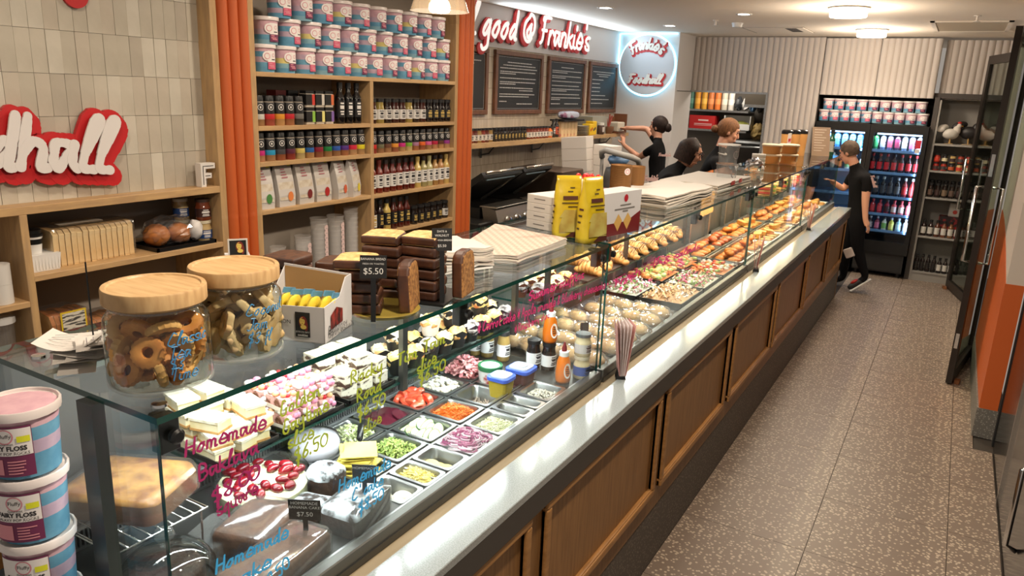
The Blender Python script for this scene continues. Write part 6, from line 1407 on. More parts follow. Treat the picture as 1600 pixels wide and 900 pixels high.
for i in range(4):
    t = thing('white_carton', f'flat white carton behind the yellow bags, {ORD[i]} from the glass up', 'box', (p.x - .02, p.y + .11, GT + .0005 + i * .0345), -.25, 'white cartons'); MB().box(-.07, .07, -.10, .10, 0, .034).build('carton', cm((206, 200, 192)), t, bevel=.0015); MB().box(-.03, .03, -.1006, -.1, .016, .02).box(.07, .0706, -.05, .06, .016, .02).build('print', cm((120, 114, 110)), t)
pa, pb = P(955, 369, z=GT), P(998, 359.5, z=GT); d = (pb - pa).normalized()
t = thing('cracker_box', 'white box with dark red base and biscuit picture behind the yellow bags', 'box', (pb.x, pb.y, GT), math.atan2(d.y, d.x))
MB().box(-.30, 0, 0, .10, 0, .172).build('box', BOXW, t, bevel=.001); Mx = Matrix(((1, 0, 0, 0), (0, 0, -1, -.0006), (0, 1, 0, 0), (0, 0, 0, 1)))
MB().add([(-.30, .0, 0), (-.001, .0, 0), (-.001, .085, 0), (-.06, .065, 0), (-.10, .05, 0), (-.30, .05, 0)], [(0, 1, 2, 3, 4, 5)], 0, Mx).build('red_base', cm((110, 26, 28)), t)
m = MB()
for x in (-.17, -.10): m.add([(x - .03, .05, .0004), (x, .015, .0004), (x + .03, .055, .0004), (x, .085, .0004)], [(0, 1, 2, 3)], 0, Mx)
m.build('biscuit_picture', cm((206, 164, 90)), t); m = MB(); oval(m, -.12, .145, .015, .015, .0004, 0, Mx); m.build('red_seal', cm((170, 24, 40)), t)
m = MB()
for x0, x1, z in ((-.16, -.08, .115), (-.2, -.05, .1), (-.14, -.1, .09)): m.box(x0, x1, -.0009, -.0006, z, z + .006)
m.build('print', cm((120, 116, 112)), t)
t = thing('red_lid_box', 'flat white carton with dark red rim behind the cracker box', 'box', (pb.x - .33, pb.y + .16, GT), math.atan2(d.y, d.x)); MB().box(-.22, .22, -.09, .09, 0, .092).build('carton', BOXW, t); MB().box(-.222, .222, -.092, .092, .092, .11).build('red_rim', cm((116, 30, 34)), t)
# kraft cup towers
KR = mat('kraft_cup', (158, 112, 62), .7, c2=(140, 96, 50), scale=40, stretch=(1, 1, 6))
for i, (px_, py0, py1) in enumerate([(968, 303, 258), (989, 306, 260)]):
    pz = P(px_, py0, X=-1.52 - .03 * i); h = P(px_, py1, X=-1.52 - .03 * i).z - GT
    t = thing('kraft_cup_tower', ['kraft paper cup tower with white badge behind the red box', 'second kraft paper cup tower beside the badge tower'][i], 'cup stack', (pz.x, pz.y, GT)); n = 14
    me = MB().lathe([(.045, 0), (.056, .06), (.058, .062), (.058, .066)], 20, cap=False).mesh('cup', KR, .8)
    for k in range(n): inst(me, 'cup', t, (0, 0, k * (h - .066) / (n - 1)))
    if i == 0: 
        m = MB(); disc_on(m, .0605, -.6, h - .03, .018, 0, 16); disc_on(m, .0608, -.6, h - .03, .012, 1, 14, .009); m.build('badge', [LWHITE, ROSE], t)
# clear lidded tubs pair, foil, bowls
p = P(1150, 291, z=GT)
for i in range(2):
    t = thing('clear_tub', ['lower clear plastic tub before the printed papers', 'upper clear plastic tub with white lid before the printed papers'][i], 'tub', (-1.30, p.y + .15, GT + .0005 + i * .128)); MB().lathe([(.058, .002), (.068, .12)], 24, cap=False).build('tub', CLEAR, t, smooth=.7); MB().lathe([(.066, .118), (.074, .119), (.074, .127), (0, .127)], 24).build('lid', WHITE if i else CLEAR, t, smooth=.6)
    m = MB(); disc_on(m, .066, -.4, .06, .028, 0, 16, .022); m.build('ring_print', cm((120, 112, 110)), t)
p = P(1184, 270, z=GT); o = MB().ell((0, 0, .055), (.07, .06, .055), 14, 10, nz=.4, ns=9).build('foil_ball', mat('foil', (200, 200, 204), .22, 1), None, smooth=False); o.location = (-1.33, p.y, GT); tag(o, 'crumpled silver foil ball on the third case top', 'foil')
p = P(1250, 262, z=GT)
for c, (dx, dy) in enumerate(((-.11, -.06), (0, .12))):
    for i in range(2):
        t = thing('kraft_bowl', f'kraft paper bowl with lid, {["lower", "upper"][i]} of the {["nearer", "further"][c]} pair on the last case', 'bowl', (-1.30 + dx, p.y + .25 + dy, GT + .0005 + i * .086), 0, 'kraft bowls'); MB().lathe([(.072, 0), (.085, .068), (.088, .07)], 24).build('bowl', mat('kraft_bowl', (198, 136, 72), .6), t, smooth=.7); MB().lathe([(.09, .068), (.09, .078), (.082, .084), (0, .085)], 24).build('lid', mat('kraft_lid', (206, 188, 158), .6), t, smooth=.6)
        m = MB(); disc_on(m, .0845, -.2, .04, .022, 0, 14); m.build('sticker', cm((206, 170, 120)), t)
t = thing('folded_cloths', 'small roll of white cloths beside the kraft bowls', 'cloth', (-1.46, p.y - .1, GT))
for k in range(3): MB().tube([(-.05, 0, .02 + k * .03), (.06, .02, .02 + k * .03)], .018, 10).build('roll', PAPER, t, smooth=True)
p = P(1280, 246, z=GT)
t = thing('red_card_box', 'red box with white card sign on the last case', 'box', (-1.42, 7.75, GT)); MB().box(-.06, .06, -.07, .07, 0, .14).build('box', cm((190, 58, 30)), t); MB().box(.0, .004, -.08, .08, .14, .24).build('card', PAPER, t); MB().box(.0042, .0046, -.06, .06, .16, .19).build('print', cm((196, 40, 40)), t)
for i in range(3):
    t = thing('kraft_cup_tower', ['kraft cup stack with black lid nearest the red card box', 'middle kraft cup stack with black lid', 'kraft cup stack with black lid beside the menu stand'][i], 'cup stack', (-1.5 + .05 * i, 8.05 + i * .13, GT)); MB().lathe([(.045, 0), (.055, .22)], 18).build('cups', mat('kraft_o', (206, 150, 84), .6), t, smooth=.7); MB().lathe([(.056, .22), (.056, .25), (.04, .262)], 18).build('lid', BLACK, t, smooth=.6)
t = thing('menu_stand', 'leaning brown menu card at the far end of the case tops', 'menu', (-1.22, 8.45, GT), rot=(-.25, 0, .45)); MB().box(-.09, .09, -.003, .003, 0, .30).build('card', mat('menu_brown', (150, 126, 104), .7), t)
m = MB()
for r in range(9): m.box(-.07, .05 - (r % 3) * .02, -.004, -.003, .27 - r * .027, .275 - r * .027)
m.build('print', cm((214, 200, 180)), t)
bottle((-1.15, 8.62, GT), (40, 96, 70), (190, 190, 180), 'dark green glass bottle with black cap at the far end of the case tops', None, h=.27, r=.034, name='glass_bottle')
# pink flyers in clip stands on the stone ledge
FLY = mat('flyer_pink', (214, 160, 150), .6, c2=(190, 126, 122), scale=50, stretch=(6, 6, 1), lo=.45, hi=.6)
for i, (px_, py_, n) in enumerate([(952, 590, 6), (1173, 424, 3), (1262, 360, 3)]):
    p = P(px_, py_, z=1.0); t = thing('flyer_stand', ['nearest stand of pink flyers in a black clip at the first glass joint', 'stand of pink flyers in a black clip at the second glass joint', 'stand of pink flyers in a black clip at the furthest glass joint'][i], 'flyer stand', (-1.018, p.y + .03, 1.0), rot=(0, 0, .2 if i else .5))
    MB().prism([(-.02, 0), (.02, 0), (.012, .03), (-.012, .03)], .05, Matrix(((1, 0, 0, 0), (0, 0, 1, -.025), (0, 1, 0, 0), (0, 0, 0, 1)))).build('clip_base', BLACK, t)
    for k in range(n):
        o = MB().box(-.0006, .0006, -.055, .055, 0, .21).build('flyer', FLY if k in (0, n - 1) else cm((226, 206, 200)), t); o.location = (-.010 + k * .02 / n, 0, .025); o.rotation_euler = (0, -.12 + .24 * k / max(1, n - 1), .03 * k)
# ---- marker handwriting on the glass
def glass_writing(label_s, lines, m_, grp):
    t = thing('glass_lettering', label_s, 'lettering', (XF + .0045, 0, 0), 0)
    for s, a, b_ in lines:
        pa, pb = P(a[0], a[1], X=XF), P(b_[0], b_[1], X=XF); d = pb - pa; L, W = strokes(s, .1); k = d.length / W; e = d.normalized(); up = Vector((0, -e.z, e.y))
        kk = min(k, .0145); M = Matrix(((0, 0, 1, .0004), (e.y * k, up.y * kk, 0, pa.y), (e.z * k, up.z * kk, 0, pa.z), (0, 0, 0, 1)))
        m = MB(); ribbon(m, L, M, .30); tag(m.build('words', m_, t), kind='stuff')
def pen(n, c, e=.35): return mat('marker_' + n, c, .5, emit=c, es=0)
PURP, LIME, CYAN, PINK = pen('purple', (170, 40, 104)), pen('lime', (172, 190, 60)), pen('cyan', (64, 176, 236)), pen('pink', (226, 56, 132))
glass_writing('purple marker words on the nearest front glass', [('Homemade', (287, 712), (408, 664)), ('Baklava', (309, 750), (398, 702)), ('$8.00', (330, 787), (402, 742)), ('square', (337, 805), (398, 765))], PURP, 0)
glass_writing('lime marker words over the pink slices', [('Golden', (436, 650), (495, 614)), ('Gaytime', (440, 678), (508, 636)), ('slice', (448, 700), (486, 680)), ('$6.50', (458, 722), (508, 692))], LIME, 0)
glass_writing('lime marker words over the marbled slices', [('Rocky', (546, 600), (594, 576)), ('Road', (556, 628), (592, 606)), ('$6.50', (556, 654), (598, 628)), ('slice', (566, 676), (592, 656))], LIME, 0)
glass_writing('lime marker words over the first muffins', [('Tim Tam', (618, 572), (692, 532)), ('slice', (650, 584), (678, 562)), ('$6.50', (652, 600), (692, 574))], LIME, 0)
glass_writing('blue marker words above the sugar dusted cake', [('Homemade', (527, 768), (603, 726)), ("C' cake", (548, 782), (594, 754)), ('$8.50', (558, 802), (595, 776))], CYAN, 0)
glass_writing('blue marker words at the near corner of the glass', [('Homemade', (335, 895), (443, 834)), ('cake', (362, 918), (420, 880)), ('$7.50', (410, 925), (450, 880))], CYAN, 0)
glass_writing('pink marker words over the muffins near the joint', [('Summer muffins', (824, 470), (905, 432)), ('* Carrot cake * Apple crumble & Blueberry cheesecake', (744, 520), (924, 446)), ('* Raspberry choc', (802, 520), (850, 494))], PINK, 0)
glass_writing('faint pink marker words on the second case glass', [('Fresh rolls', (958, 448), (1030, 408)), ('& salads', (1036, 412), (1090, 386))], PINK, 0)
# ---- glass pendant lamp over the counter
t = thing('pendant_lamp', 'clear glass bell pendant lamp hanging above the counter', 'pendant lamp', (-1.3, 1.80, 2.30))
MB().lathe([(.082, 0), (.080, .004), (.062, .06), (.042, .13), (.025, .17)], 36, cap=False).build('glass_shade', glassmat('shade_glass', (232, 220, 200), 1.5, 0, 1.4, .10, (255, 240, 220)), t, smooth=True); MB().lathe([(.026, .165), (.026, .21), (.006, .22), (.004, .578)], 16).build('cap_and_cord', mat('brass', (170, 128, 70), .3, 1), t, smooth=.6)
MB().lathe([(.0, .05), (.02, .06), (.028, .085), (.02, .115), (.012, .15), (.012, .17)], 16).build('bulb', mat('bulb_glow', (255, 230, 190), .4, emit=(255, 214, 150), es=4), t, smooth=True)
lamp('pendant_bulb', 'POINT', (-1.3, 1.80, 2.27), 4, WARM, .04)
# ================================================================== BEHIND THE COUNTER AND FAR WALL
# sandwich press with two raised lids, on the cooking bench (top z 0.9)
DK = mat('press_black', (20, 19, 18), .4); PRS = mat('press_steel', (150, 140, 128), .3, .9)
t = thing('grill_press', 'double lidded black and steel grill with raised lids on the kitchen bench', 'grill', (-3.62, 5.95, .9005))
MB().box(-.30, .28, -.72, .78, 0, .10).build('body', DK, t, bevel=.01)
for i, (y0, y1) in enumerate(((-.50, .12), (.20, .72))):
    MB().prism([(.20, .0), (.36, .0), (.30, .19), (.16, .21)], y1 - y0, Matrix(((1, 0, 0, 0), (0, 0, 1, y0), (0, 1, 0, .0), (0, 0, 0, 1)))).build('control_panel', PRS, t)
    MB().box(.13, .31, y0 + .01, y1 - .01, .20, .215).build('front_bar', mat('bar_steel', (206, 198, 186), .25, 1), t, bevel=.004); MB().box(-.28, .14, y0, y1, .10, .19).build('hotplate', DK, t)
    for k in range(3):
        kn = MB().lathe([(.034, 0), (.034, .008), (.024, .012), (.022, .035), (0, .037)], 18, M=Matrix.Translation((.335, y0 + .15 + k * .16, .095)) @ Matrix.Rotation(PI / 2 + -.3, 4, 'Y')).build('knob', CHROME, t, smooth=.6)
    MB().prism([(-.30, .20), (.16, .50), (.19, .46), (-.20, .18)], y1 - y0 + .04, Matrix(((1, 0, 0, 0), (0, 0, 1, y0 - .02), (0, 1, 0, .0), (0, 0, 0, 1)))).build('raised_lid', DK, t)
    MB().box(.05, .155, y0 + .08, y1 - .06, .425, .44).build('lid_heater_plate', cm((150, 176, 190)), t); MB().tube([(.20, y0, .50), (.20, y1, .50)], .014, 10).build('lid_handle', mat('bar_steel', (206, 198, 186), .25, 1), t, smooth=True)
    MB().tube([(.18, y1 + .02, .49), (.02, y1 - .10, .32), (-.12, y1 - .2, .2)], .014, 6).build('lid_arm', DSTEEL, t)
t = thing('toaster_oven', 'brown steel oven beside the grill on the kitchen bench', 'oven', (-3.66, 7.02, .9005))
MB().box(-.30, .30, -.25, .25, .02, .42).build('body', mat('oven_brown', (110, 92, 78), .35, .7), t, bevel=.008); MB().box(.30, .315, -.23, .14, .06, .30).build('oven_door', DK, t); MB().tube([(.34, -.21, .30), (.34, .12, .30)], .010, 8).build('handle', CHROME, t, smooth=True)
for k in range(3): MB().lathe([(.016, 0), (.016, .018)], 12, M=Matrix.Translation((.30, .19, .1 + k * .1)) @ Matrix.Rotation(PI / 2, 4, 'Y')).build('knob', BLACK, t)
for sx in (-.26, .26):
    for sy in (-.21, .21): MB().cbox((sx, sy, .01), (.03, .03, .02)).build('foot', BLACK, t)
for i, (x, y, z, sx, sy, h, rz, lb) in enumerate([(-3.45, max(7.42, P(900, 250, X=-3.45).y), .9005, .14, .12, .74, .1, 'tall leaning white box stack, nearest the oven'), (-3.28, max(7.62, P(930, 250, X=-3.28).y), .9005, .11, .11, .66, -.15, 'tall white box stack beside the leaning one')]):
    t = thing('cake_box_stack', lb, 'boxes', (x, y, z), rot=(.0, -.10 if i == 0 else .05, rz))
    for k in range(6): MB().box(-sx, sx, -sy, sy, k * h / 6 + .001, (k + 1) * h / 6 - .001).build('box', cm((214, 206, 198)), t, bevel=.002)
# red berries on a cream cake near the yellow bags
p = P(914, 296, z=GT + .11)
t = thing('berry_cake', 'cream cake topped with red strawberries on the red rimmed carton', 'cake', (p.x, p.y, GT + .1105)); hh = .05
MB().lathe([(.07, 0), (.07, hh - .01), (.065, hh)], 28).build('cake', mat('cake_cream', (236, 230, 190), .5), t, smooth=.7)
m2 = MB().ell((0, 0, .02), (.014, .014, .016), 10, 8).mesh('strawberry', mat('strawberry', (206, 26, 24), .25), True)
for k in range(9):
    a = k * 2.4; r = .012 + .045 * (k / 9); inst(m2, 'strawberry', t, (r * math.cos(a), r * math.sin(a), hh - .012), (.3 * math.cos(k), .3 * math.sin(k), 0))
# trolley with curved grey handle and bundled items
p = P(985, 262, Y=6.9)
t = thing('trolley', 'grey tube trolley piled with cloths behind the cup towers', 'trolley', (-3.0, 7.35, .15)); Lp = lambda x, y, X: P(x, y, X=X) - Vector((-3.0, 7.35, .15))
q = [Lp(941, 246, -3.15), Lp(940, 238, -3.15), Lp(947, 235, -3.1), Lp(988, 246, -2.75), Lp(997, 251, -2.72), Lp(1001, 262, -2.72), Lp(1001, 290, -2.72)]
MB().tube(q, .030, 10).tube([q[0], Vector((q[0].x, q[0].y, .6))], .02, 8).build('handle_tube', cm((150, 146, 140)), t, smooth=True)
MB().box(-.22, .25, -.40, .50, .60, .66).build('shelf', DSTEEL, t); MB().box(-.22, .25, -.40, .50, .2, .26).build('shelf', DSTEEL, t)
for sx in (-.2, .22):
    for sy in (-.36, .46): MB().tube([(sx, sy, .05), (sx, sy, .95)], .015, 8).lathe([(.03, 0), (.03, .05)], 12, c=(sx, sy, 0)).build('post', DSTEEL, t)
for i, (x, y, z, r, c, lb) in enumerate([(-.02, -.12, .66, (.15, .18, .28), (70, 68, 66), 'dark grey cloth bundle on the trolley'), (.02, .26, .66, (.14, .14, .26), (186, 180, 172), 'pale cloth bundle on the trolley'), (.0, -.12, 1.23, (.10, .14, .06), (96, 130, 170), 'blue plastic bundle topping the trolley')]):
    o = MB().ell((0, 0, r[2]), r, 16, 10, nz=.25, ns=6, seed=i).build('cloth_bundle', cm(c), smooth=True); o.location = (-2.98 + x, 7.40 + y, .15 + z + .001); tag(o, lb, 'cloth')
# things on the long wall shelf (top z 1.605)
ZS = 1.6055; XW = -3.86
for i in range(9): jarl((XW, 5.66 + i * .066, ZS), [(120, 40, 26), (90, 36, 24), (150, 120, 70)][i % 3], (214, 208, 200), f'white labelled jar on the wall shelf, {ORD[i]} from the orange column', 'first white jars on the wall shelf', h=.13, r=.029)
for i in range(10): jarl((XW, 6.27 + i * .064, ZS), (30, 22, 18), (30, 27, 24), f'black gold labelled jar on the wall shelf, {ORD[i]} from the white jars', 'black jars on the wall shelf', h=.13, r=.028, gold=True)
for i in range(7): jarl((XW, 6.93 + i * .066, ZS), (120, 50, 32), (220, 214, 206), f'white labelled jar beyond the black jars, {ORD[i]} along the wall shelf', 'second white jars on the wall shelf', h=.125, r=.029)
for i, (y, c, c2, h) in enumerate([(7.42, (226, 120, 60), (220, 200, 180), .12), (7.49, (40, 36, 34), (60, 54, 50), .19), (7.57, (36, 34, 40), (206, 90, 60), .2)]): bottle((XW, y, ZS), c, c2, ['orange labelled bottle on the wall shelf', 'dark bottle beside the orange labelled one on the wall shelf', 'tall dark bottle with red label on the wall shelf'][i], None, h=h, r=.03)
for i in range(5):
    t = thing('drink_carton', f'cream carton with red pattern on the wall shelf, {ORD[i]} from the dark bottles', 'carton', (XW, 7.66 + i * .085, ZS), 0, 'cream cartons on the wall shelf'); MB().box(-.035, .035, -.037, .037, 0, .17).build('carton', mat('carton_cream', (226, 196, 150), .5, c2=(206, 120, 110), scale=14, lo=.55, hi=.65), t)
t = thing('black_tray', 'black flat tray lying across the cream cartons', 'tray', (XW, 7.84, ZS + .1705)); MB().box(-.09, .09, -.26, .26, 0, .02).build('tray', BLACK, t)
t = thing('printed_bag', 'white printed packet lying on the black tray', 'packet', (XW, 7.86, ZS + .191)); MB().ell((0, 0, .045), (.08, .2, .045), 14, 8, sq=.7).build('packet', mat('packet', (186, 190, 206), .4, c2=(140, 90, 120), scale=16, lo=.55, hi=.65), t, smooth=.6)
t = thing('plate_stack', 'stack of pale plates on the wall shelf', 'plates', (XW + .02, 8.18, ZS))
for k in range(6): MB().lathe([(.05, 0), (.085, .012), (.09, .016), (.05, .006)], 20).build('plate', cm((190, 182, 168)), t, smooth=.6); t.children[-1].location.z = k * .019
for i in range(2):
    t = thing('yellow_tin', ['front yellow tin with dark fruit picture on the wall shelf', 'yellow tin with dark print beside the first one'][i], 'tin', (XW + .02 * (1 - i), 8.36 + i * .13, ZS)); MB().box(-.05, .05, -.058, .058, 0, .13 + .03 * i).build('tin', cm((232, 190, 34)), t, bevel=.006); m = MB(); 
    for y_, z_ in ((-.02, .06), (.015, .075)): m.add([(.0506, y_ + .018 * math.cos(a * PI / 6), z_ + .018 * math.sin(a * PI / 6)) for a in range(12)], [tuple(range(12))])
    m.build('fruit_print', cm([(196, 90, 30), (60, 50, 60)][i]), t)
t = thing('hazelnut_jar', 'white lidded spread jar with dark contents on the wall shelf', 'jar', (XW + .04, 8.68, ZS)); MB().lathe([(.045, 0), (.05, .02), (.05, .10), (.042, .11)], 18).build('jar', cm((70, 44, 34)), t, smooth=.7); MB().lathe([(.044, .11), (.044, .14)], 18).build('lid', WHITE, t, smooth=.5); m = MB(); curved(m, .0506, -.6, .6, .03, .09, 0, 8); m.build('label', cm((206, 196, 190)), t)
t = thing('clear_crate', 'clear plastic crate behind the spread jar', 'crate', (XW - .08, 8.72, ZS)); MB().box(-.1, .1, -.24, .24, 0, .21).build('crate', mat('clear_grey', (150, 150, 140), .4), t)
t = thing('mortar_bowl', 'brown bowl of utensils on the wall shelf', 'bowl', (XW + .03, 8.95, ZS)); MB().lathe([(.045, 0), (.07, .05), (.07, .09), (.062, .088), (.05, .05)], 18).build('bowl', cm((120, 84, 60)), t, smooth=.6); MB().tube([(0, 0, .06), (.02, .05, .22)], .01, 6).tube([(0, 0, .06), (-.02, -.03, .2)], .009, 6).tube([(0, .01, .06), (.0, .02, .24)], .008, 6).build('utensils', cm((150, 60, 50)), t)
t = thing('wooden_tray', 'dark wooden crate of linen at the end of the wall shelf', 'crate', (XW + .02, 9.22, ZS)); MB().box(-.09, .09, .12, .14, 0, .24).box(-.09, .09, -.14, .12, 0, .02).box(-.09, -.07, -.14, .12, .02, .2).build('crate', cm((110, 66, 40)), t); MB().box(-.06, .08, -.12, .10, .021, .14).build('linen', cm((206, 196, 178)), t, bevel=.01)
# kitchen shelves seen through the hatch
for z, lb in ((1.915, 'upper'), (1.62, 'lower')):
    t = thing('kitchen_shelf', f'{lb} steel shelf in the kitchen beyond the hatch', 'shelf', (-3.05, 12.0, z)); MB().box(-.9, .25 if z > 1.8 else .25, -.2, .19, -.03, 0).build('board', STEEL, t)
KC = [(60, 110, 90), (226, 150, 40), (222, 160, 50), (210, 120, 60), (226, 120, 50), (200, 190, 170), (214, 206, 196)]
for i in range(7):
    t = thing('kitchen_tin', f'{["green", "yellow", "amber", "orange", "bright orange", "cream", "white"][i]} tin on the upper kitchen shelf', 'tin', (-3.72 + i * .105, 11.9, 1.9155)); MB().lathe([(.045, 0), (.045, .25), (.042, .255)], 16).build('tin', cm(KC[i]), t, smooth=.6); MB().lathe([(.046, .08), (.046, .16)], 16, cap=False).build('label', cm(tuple(min(255, v + 40) for v in KC[i])), t)
for i in range(4):
    o = MB().ell((0, 0, .1), (.06, .08, .1), 10, 8, nz=.5, ns=9, seed=i).build('kitchen_bundle', [cm((40, 42, 46)), cm((206, 202, 196)), cm((90, 120, 150)), cm((60, 56, 50))][i]); o.location = (-2.98 + i * .11, 11.9, 1.9155); tag(o, ['dark bundle beside the tins on the upper kitchen shelf', 'white cloth bundle on the upper kitchen shelf', 'blue cloth bundle on the upper kitchen shelf', 'grey bundle at the end of the upper kitchen shelf'][i], 'bundle')
t = thing('red_carton', 'red carton with white print on the lower kitchen shelf', 'box', (-3.45, 11.92, 1.6205)); MB().box(-.24, .16, -.12, .12, 0, .20).build('carton', cm((186, 34, 34)), t); MB().box(-.10, .06, -.1206, -.12, .12, .14).box(-.16, .12, -.1206, -.12, .07, .08).box(-.16, .12, -.1206, -.12, .05, .056).build('print', cm((230, 200, 196)), t)
t = thing('white_crate', 'white tub of greens on the lower kitchen shelf', 'tub', (-2.95, 11.92, 1.6205)); MB().box(-.2, .2, -.12, -.11, 0, .1).box(-.2, .2, .11, .12, 0, .22).box(-.2, -.19, -.12, .12, 0, .22).box(.19, .2, -.12, .12, 0, .22).box(-.2, .2, -.12, .12, 0, .01).build('tub', WHITE, t); MB().ell((0, 0, .08), (.15, .09, .06), 12, 8, nz=.4).build('greens', cm((130, 130, 60)), t)
o = MB().ell((0, 0, .12), (.10, .10, .12), 14, 10, nz=.35, ns=8).build('bread_sack', mat('sack', (190, 160, 100), .6)); o.location = (-2.66, 11.95, 1.5); tag(o, 'knotted pale bread sack beyond the hatch', 'bag'); 
t = thing('extractor_hood', 'dark steel extractor hood in the kitchen', 'hood', (-2.25, 11.7, 1.98)); MB().box(-.5, .5, -.4, .45, 0, .5).build('canopy', mat('hood_steel', (120, 112, 100), .35, .8), t); MB().box(-.5, .5, -.405, -.4, .0, .04).build('lip', STEEL, t)
t = thing('kitchen_oven', 'large dark oven with curved door in the kitchen', 'oven', (-2.4, 11.75, 0)); MB().box(-.6, .6, -.4, .4, 0, 1.5).build('body', DK, t, bevel=.03); MB().box(-.5, .5, -.43, -.4, .9, 1.4).build('oven_door', mat('oven_door', (46, 42, 38), .25), t); MB().tube([(-.45, -.46, 1.42), (.45, -.46, 1.42)], .015, 8).build('handle', STEEL, t, smooth=True)
# ------------------------------------------------------------------ fridges
def fridge(x0, x1, label):
    t = thing('drinks_fridge', label, 'fridge', ((x0 + x1) / 2, 10.3, .0), 0, None); w = (x1 - x0) / 2
    B = lambda n, m_, a, b_, c, d, e, f, bv=0: MB().box(a, b_, c, d, e, f).build(n, m_, t, bevel=bv)
    B('side_wall', BLACK, -w, -w + .03, .02, .65, .06, 1.87); B('side_wall', BLACK, w - .03, w, .02, .65, .06, 1.87); B('back_wall', mat('fridge_liner', (110, 130, 150), .5), -w, w, .62, .65, .06, 1.87); B('roof', BLACK, -w, w, .02, .65, 1.80, 1.87); B('base', BLACK, -w, w, .02, .65, .06, .44)
    B('grille', DARKIN, -w + .03, w - .03, .005, .02, .08, .30)
    for sx in (-1, 1):
        for y in (.1, .58): MB().lathe([(.03, 0), (.03, .06)], 12, c=(sx * (w - .07), y, 0)).build('castor', BLACK, t)
    B('door_frame', BLACK, -w, -w + .05, -.02, .02, .30, 1.86); B('door_frame', BLACK, w - .05, w, -.02, .02, .30, 1.86); B('door_frame', BLACK, -w + .05, w - .05, -.02, .02, 1.76, 1.86); B('door_frame', BLACK, -w + .05, w - .05, -.02, .02, .30, .45)
    B('door_glass', glassmat('fridge_glass', (232, 240, 246), 1.4, 0, .8), -w + .05, w - .05, -.004, .004, .45, 1.76)
    B('light_strip', mat('fridge_led', (230, 242, 255), .5, emit=(205, 228, 255), es=6), -w + .08, w - .06, .05, .07, 1.74, 1.76)
    B('light_strip', MATS['fridge_led'], w - .048, w - .034, .04, .055, .47, 1.74)
    MB().tube([(w - .07 if x0 < -1 else -w + .07, -.03, .52), (w - .07 if x0 < -1 else -w + .07, -.05, .54), (w - .07 if x0 < -1 else -w + .07, -.05, .8)], .008, 6).build('handle', DSTEEL, t)
    return t
FL_ = fridge(-1.585, -.957, 'black glass door fridge of blue water bottles'); FR_ = fridge(-.953, -.325, 'black glass door fridge of soft drinks beside the pantry shelves')
MB().lathe([(.012, 0), (.012, .004)], 12, M=Matrix.Translation((-.04, .02, .38)) @ Matrix.Rotation(PI / 2, 4, 'X')).build('status_light', mat('led_green', (120, 255, 220), .5, emit=(90, 240, 200), es=4), FR_)
MB().box(.20, .26, -.022, -.02, 1.60, 1.70).build('red_sticker', cm((190, 40, 60)), FR_); MB().box(.205, .255, -.0222, -.02, 1.545, 1.595).build('white_sticker', PAPER, FR_)
for a, b_ in ((FL_, -1.27), (FR_, -.64)):
    lamp('fridge_lamp', 'AREA', (b_, 10.36, 1.72), 6, (.72, .86, 1), .5, .04, aim=(b_, 10.55, .6)); lamp('fridge_lamp', 'AREA', (b_ + .25, 10.35, 1.1), 4, (.72, .86, 1), .03, 1.1, aim=(b_, 10.55, 1.1))
ZF = [P(1400, y, Y=10.42).z for y in (236, 270.5, 308, 335.5, 361.5)]
FSM = mat('fridge_shelf', (120, 160, 210), .3, .2)
for k, z in enumerate(ZF):
    MB().box(-.28, .28, .06, .60, z - .014, z).box(-.28, .28, .05, .06, z - .02, z + .012).build('shelf', FSM, FR_)
for z in (ZF[0], ZF[1], ZF[2], ZF[3], ZF[4]): MB().box(-.28, .28, .06, .60, z - .014, z).box(-.28, .28, .05, .06, z - .02, z + .012).build('shelf', FSM, FL_)
ROW = [[(40, 120, 60), (120, 130, 150), (110, 100, 120), (70, 40, 50), (130, 140, 150), (150, 150, 160), (200, 210, 220)], [(50, 20, 20)] * 7, [(26, 22, 24)] * 5 + [(120, 30, 30), (150, 40, 40)], [(170, 36, 44), (160, 30, 40), (176, 40, 52), (150, 30, 46), (206, 60, 70), (220, 90, 96), (226, 110, 116)], [(60, 90, 130), (90, 80, 90), (150, 70, 90), (206, 206, 190), (206, 196, 80), (150, 190, 210), (226, 226, 226)]]
LBC = [[(60, 150, 90), (190, 190, 200), (200, 90, 110), (150, 50, 80), (220, 220, 226), (214, 120, 150), (230, 234, 240)], [(196, 36, 44)] * 7, [(60, 60, 66)] * 4 + [(80, 80, 84), (190, 40, 44), (196, 60, 60)], [(226, 210, 206), (200, 60, 66), (214, 70, 80), (60, 24, 30), (230, 200, 196), (236, 210, 206), (230, 120, 130)], [(120, 150, 190), (200, 190, 196), (226, 120, 150), (120, 170, 90), (240, 226, 120), (190, 220, 236), (200, 206, 210)]]
RN = ['top', 'second', 'third', 'fourth', 'lowest']
for r in range(5):
    h = min(.24, (ZF[r - 1] - ZF[r] - .04) if r else .24)
    for i in range(7):
        bottle((-.64 - .24 + i * .08, 10.41, ZF[r] + .0005), ROW[r][i], LBC[r][i], f'soft drink bottle on the {RN[r]} shelf of the drinks fridge, {ORD[i]} from its hinge', f'{RN[r]} shelf soft drinks', h=h, r=.031, cap=[(60, 140, 90), (196, 40, 44), (190, 190, 190), (210, 60, 70), (200, 200, 210)][r] if i != 3 else (60, 60, 70), name='drink_bottle', neck=.42)
for i in range(6): bottle((-1.50 + i * .088, 10.41, ZF[0] + .0005), (70, 140, 206), (120, 190, 230), f'blue water bottle on the top fridge shelf, {ORD[i]} from the recess wall', 'blue water bottles', h=.24, r=.036, cap=(220, 230, 240), name='water_bottle', neck=.42)
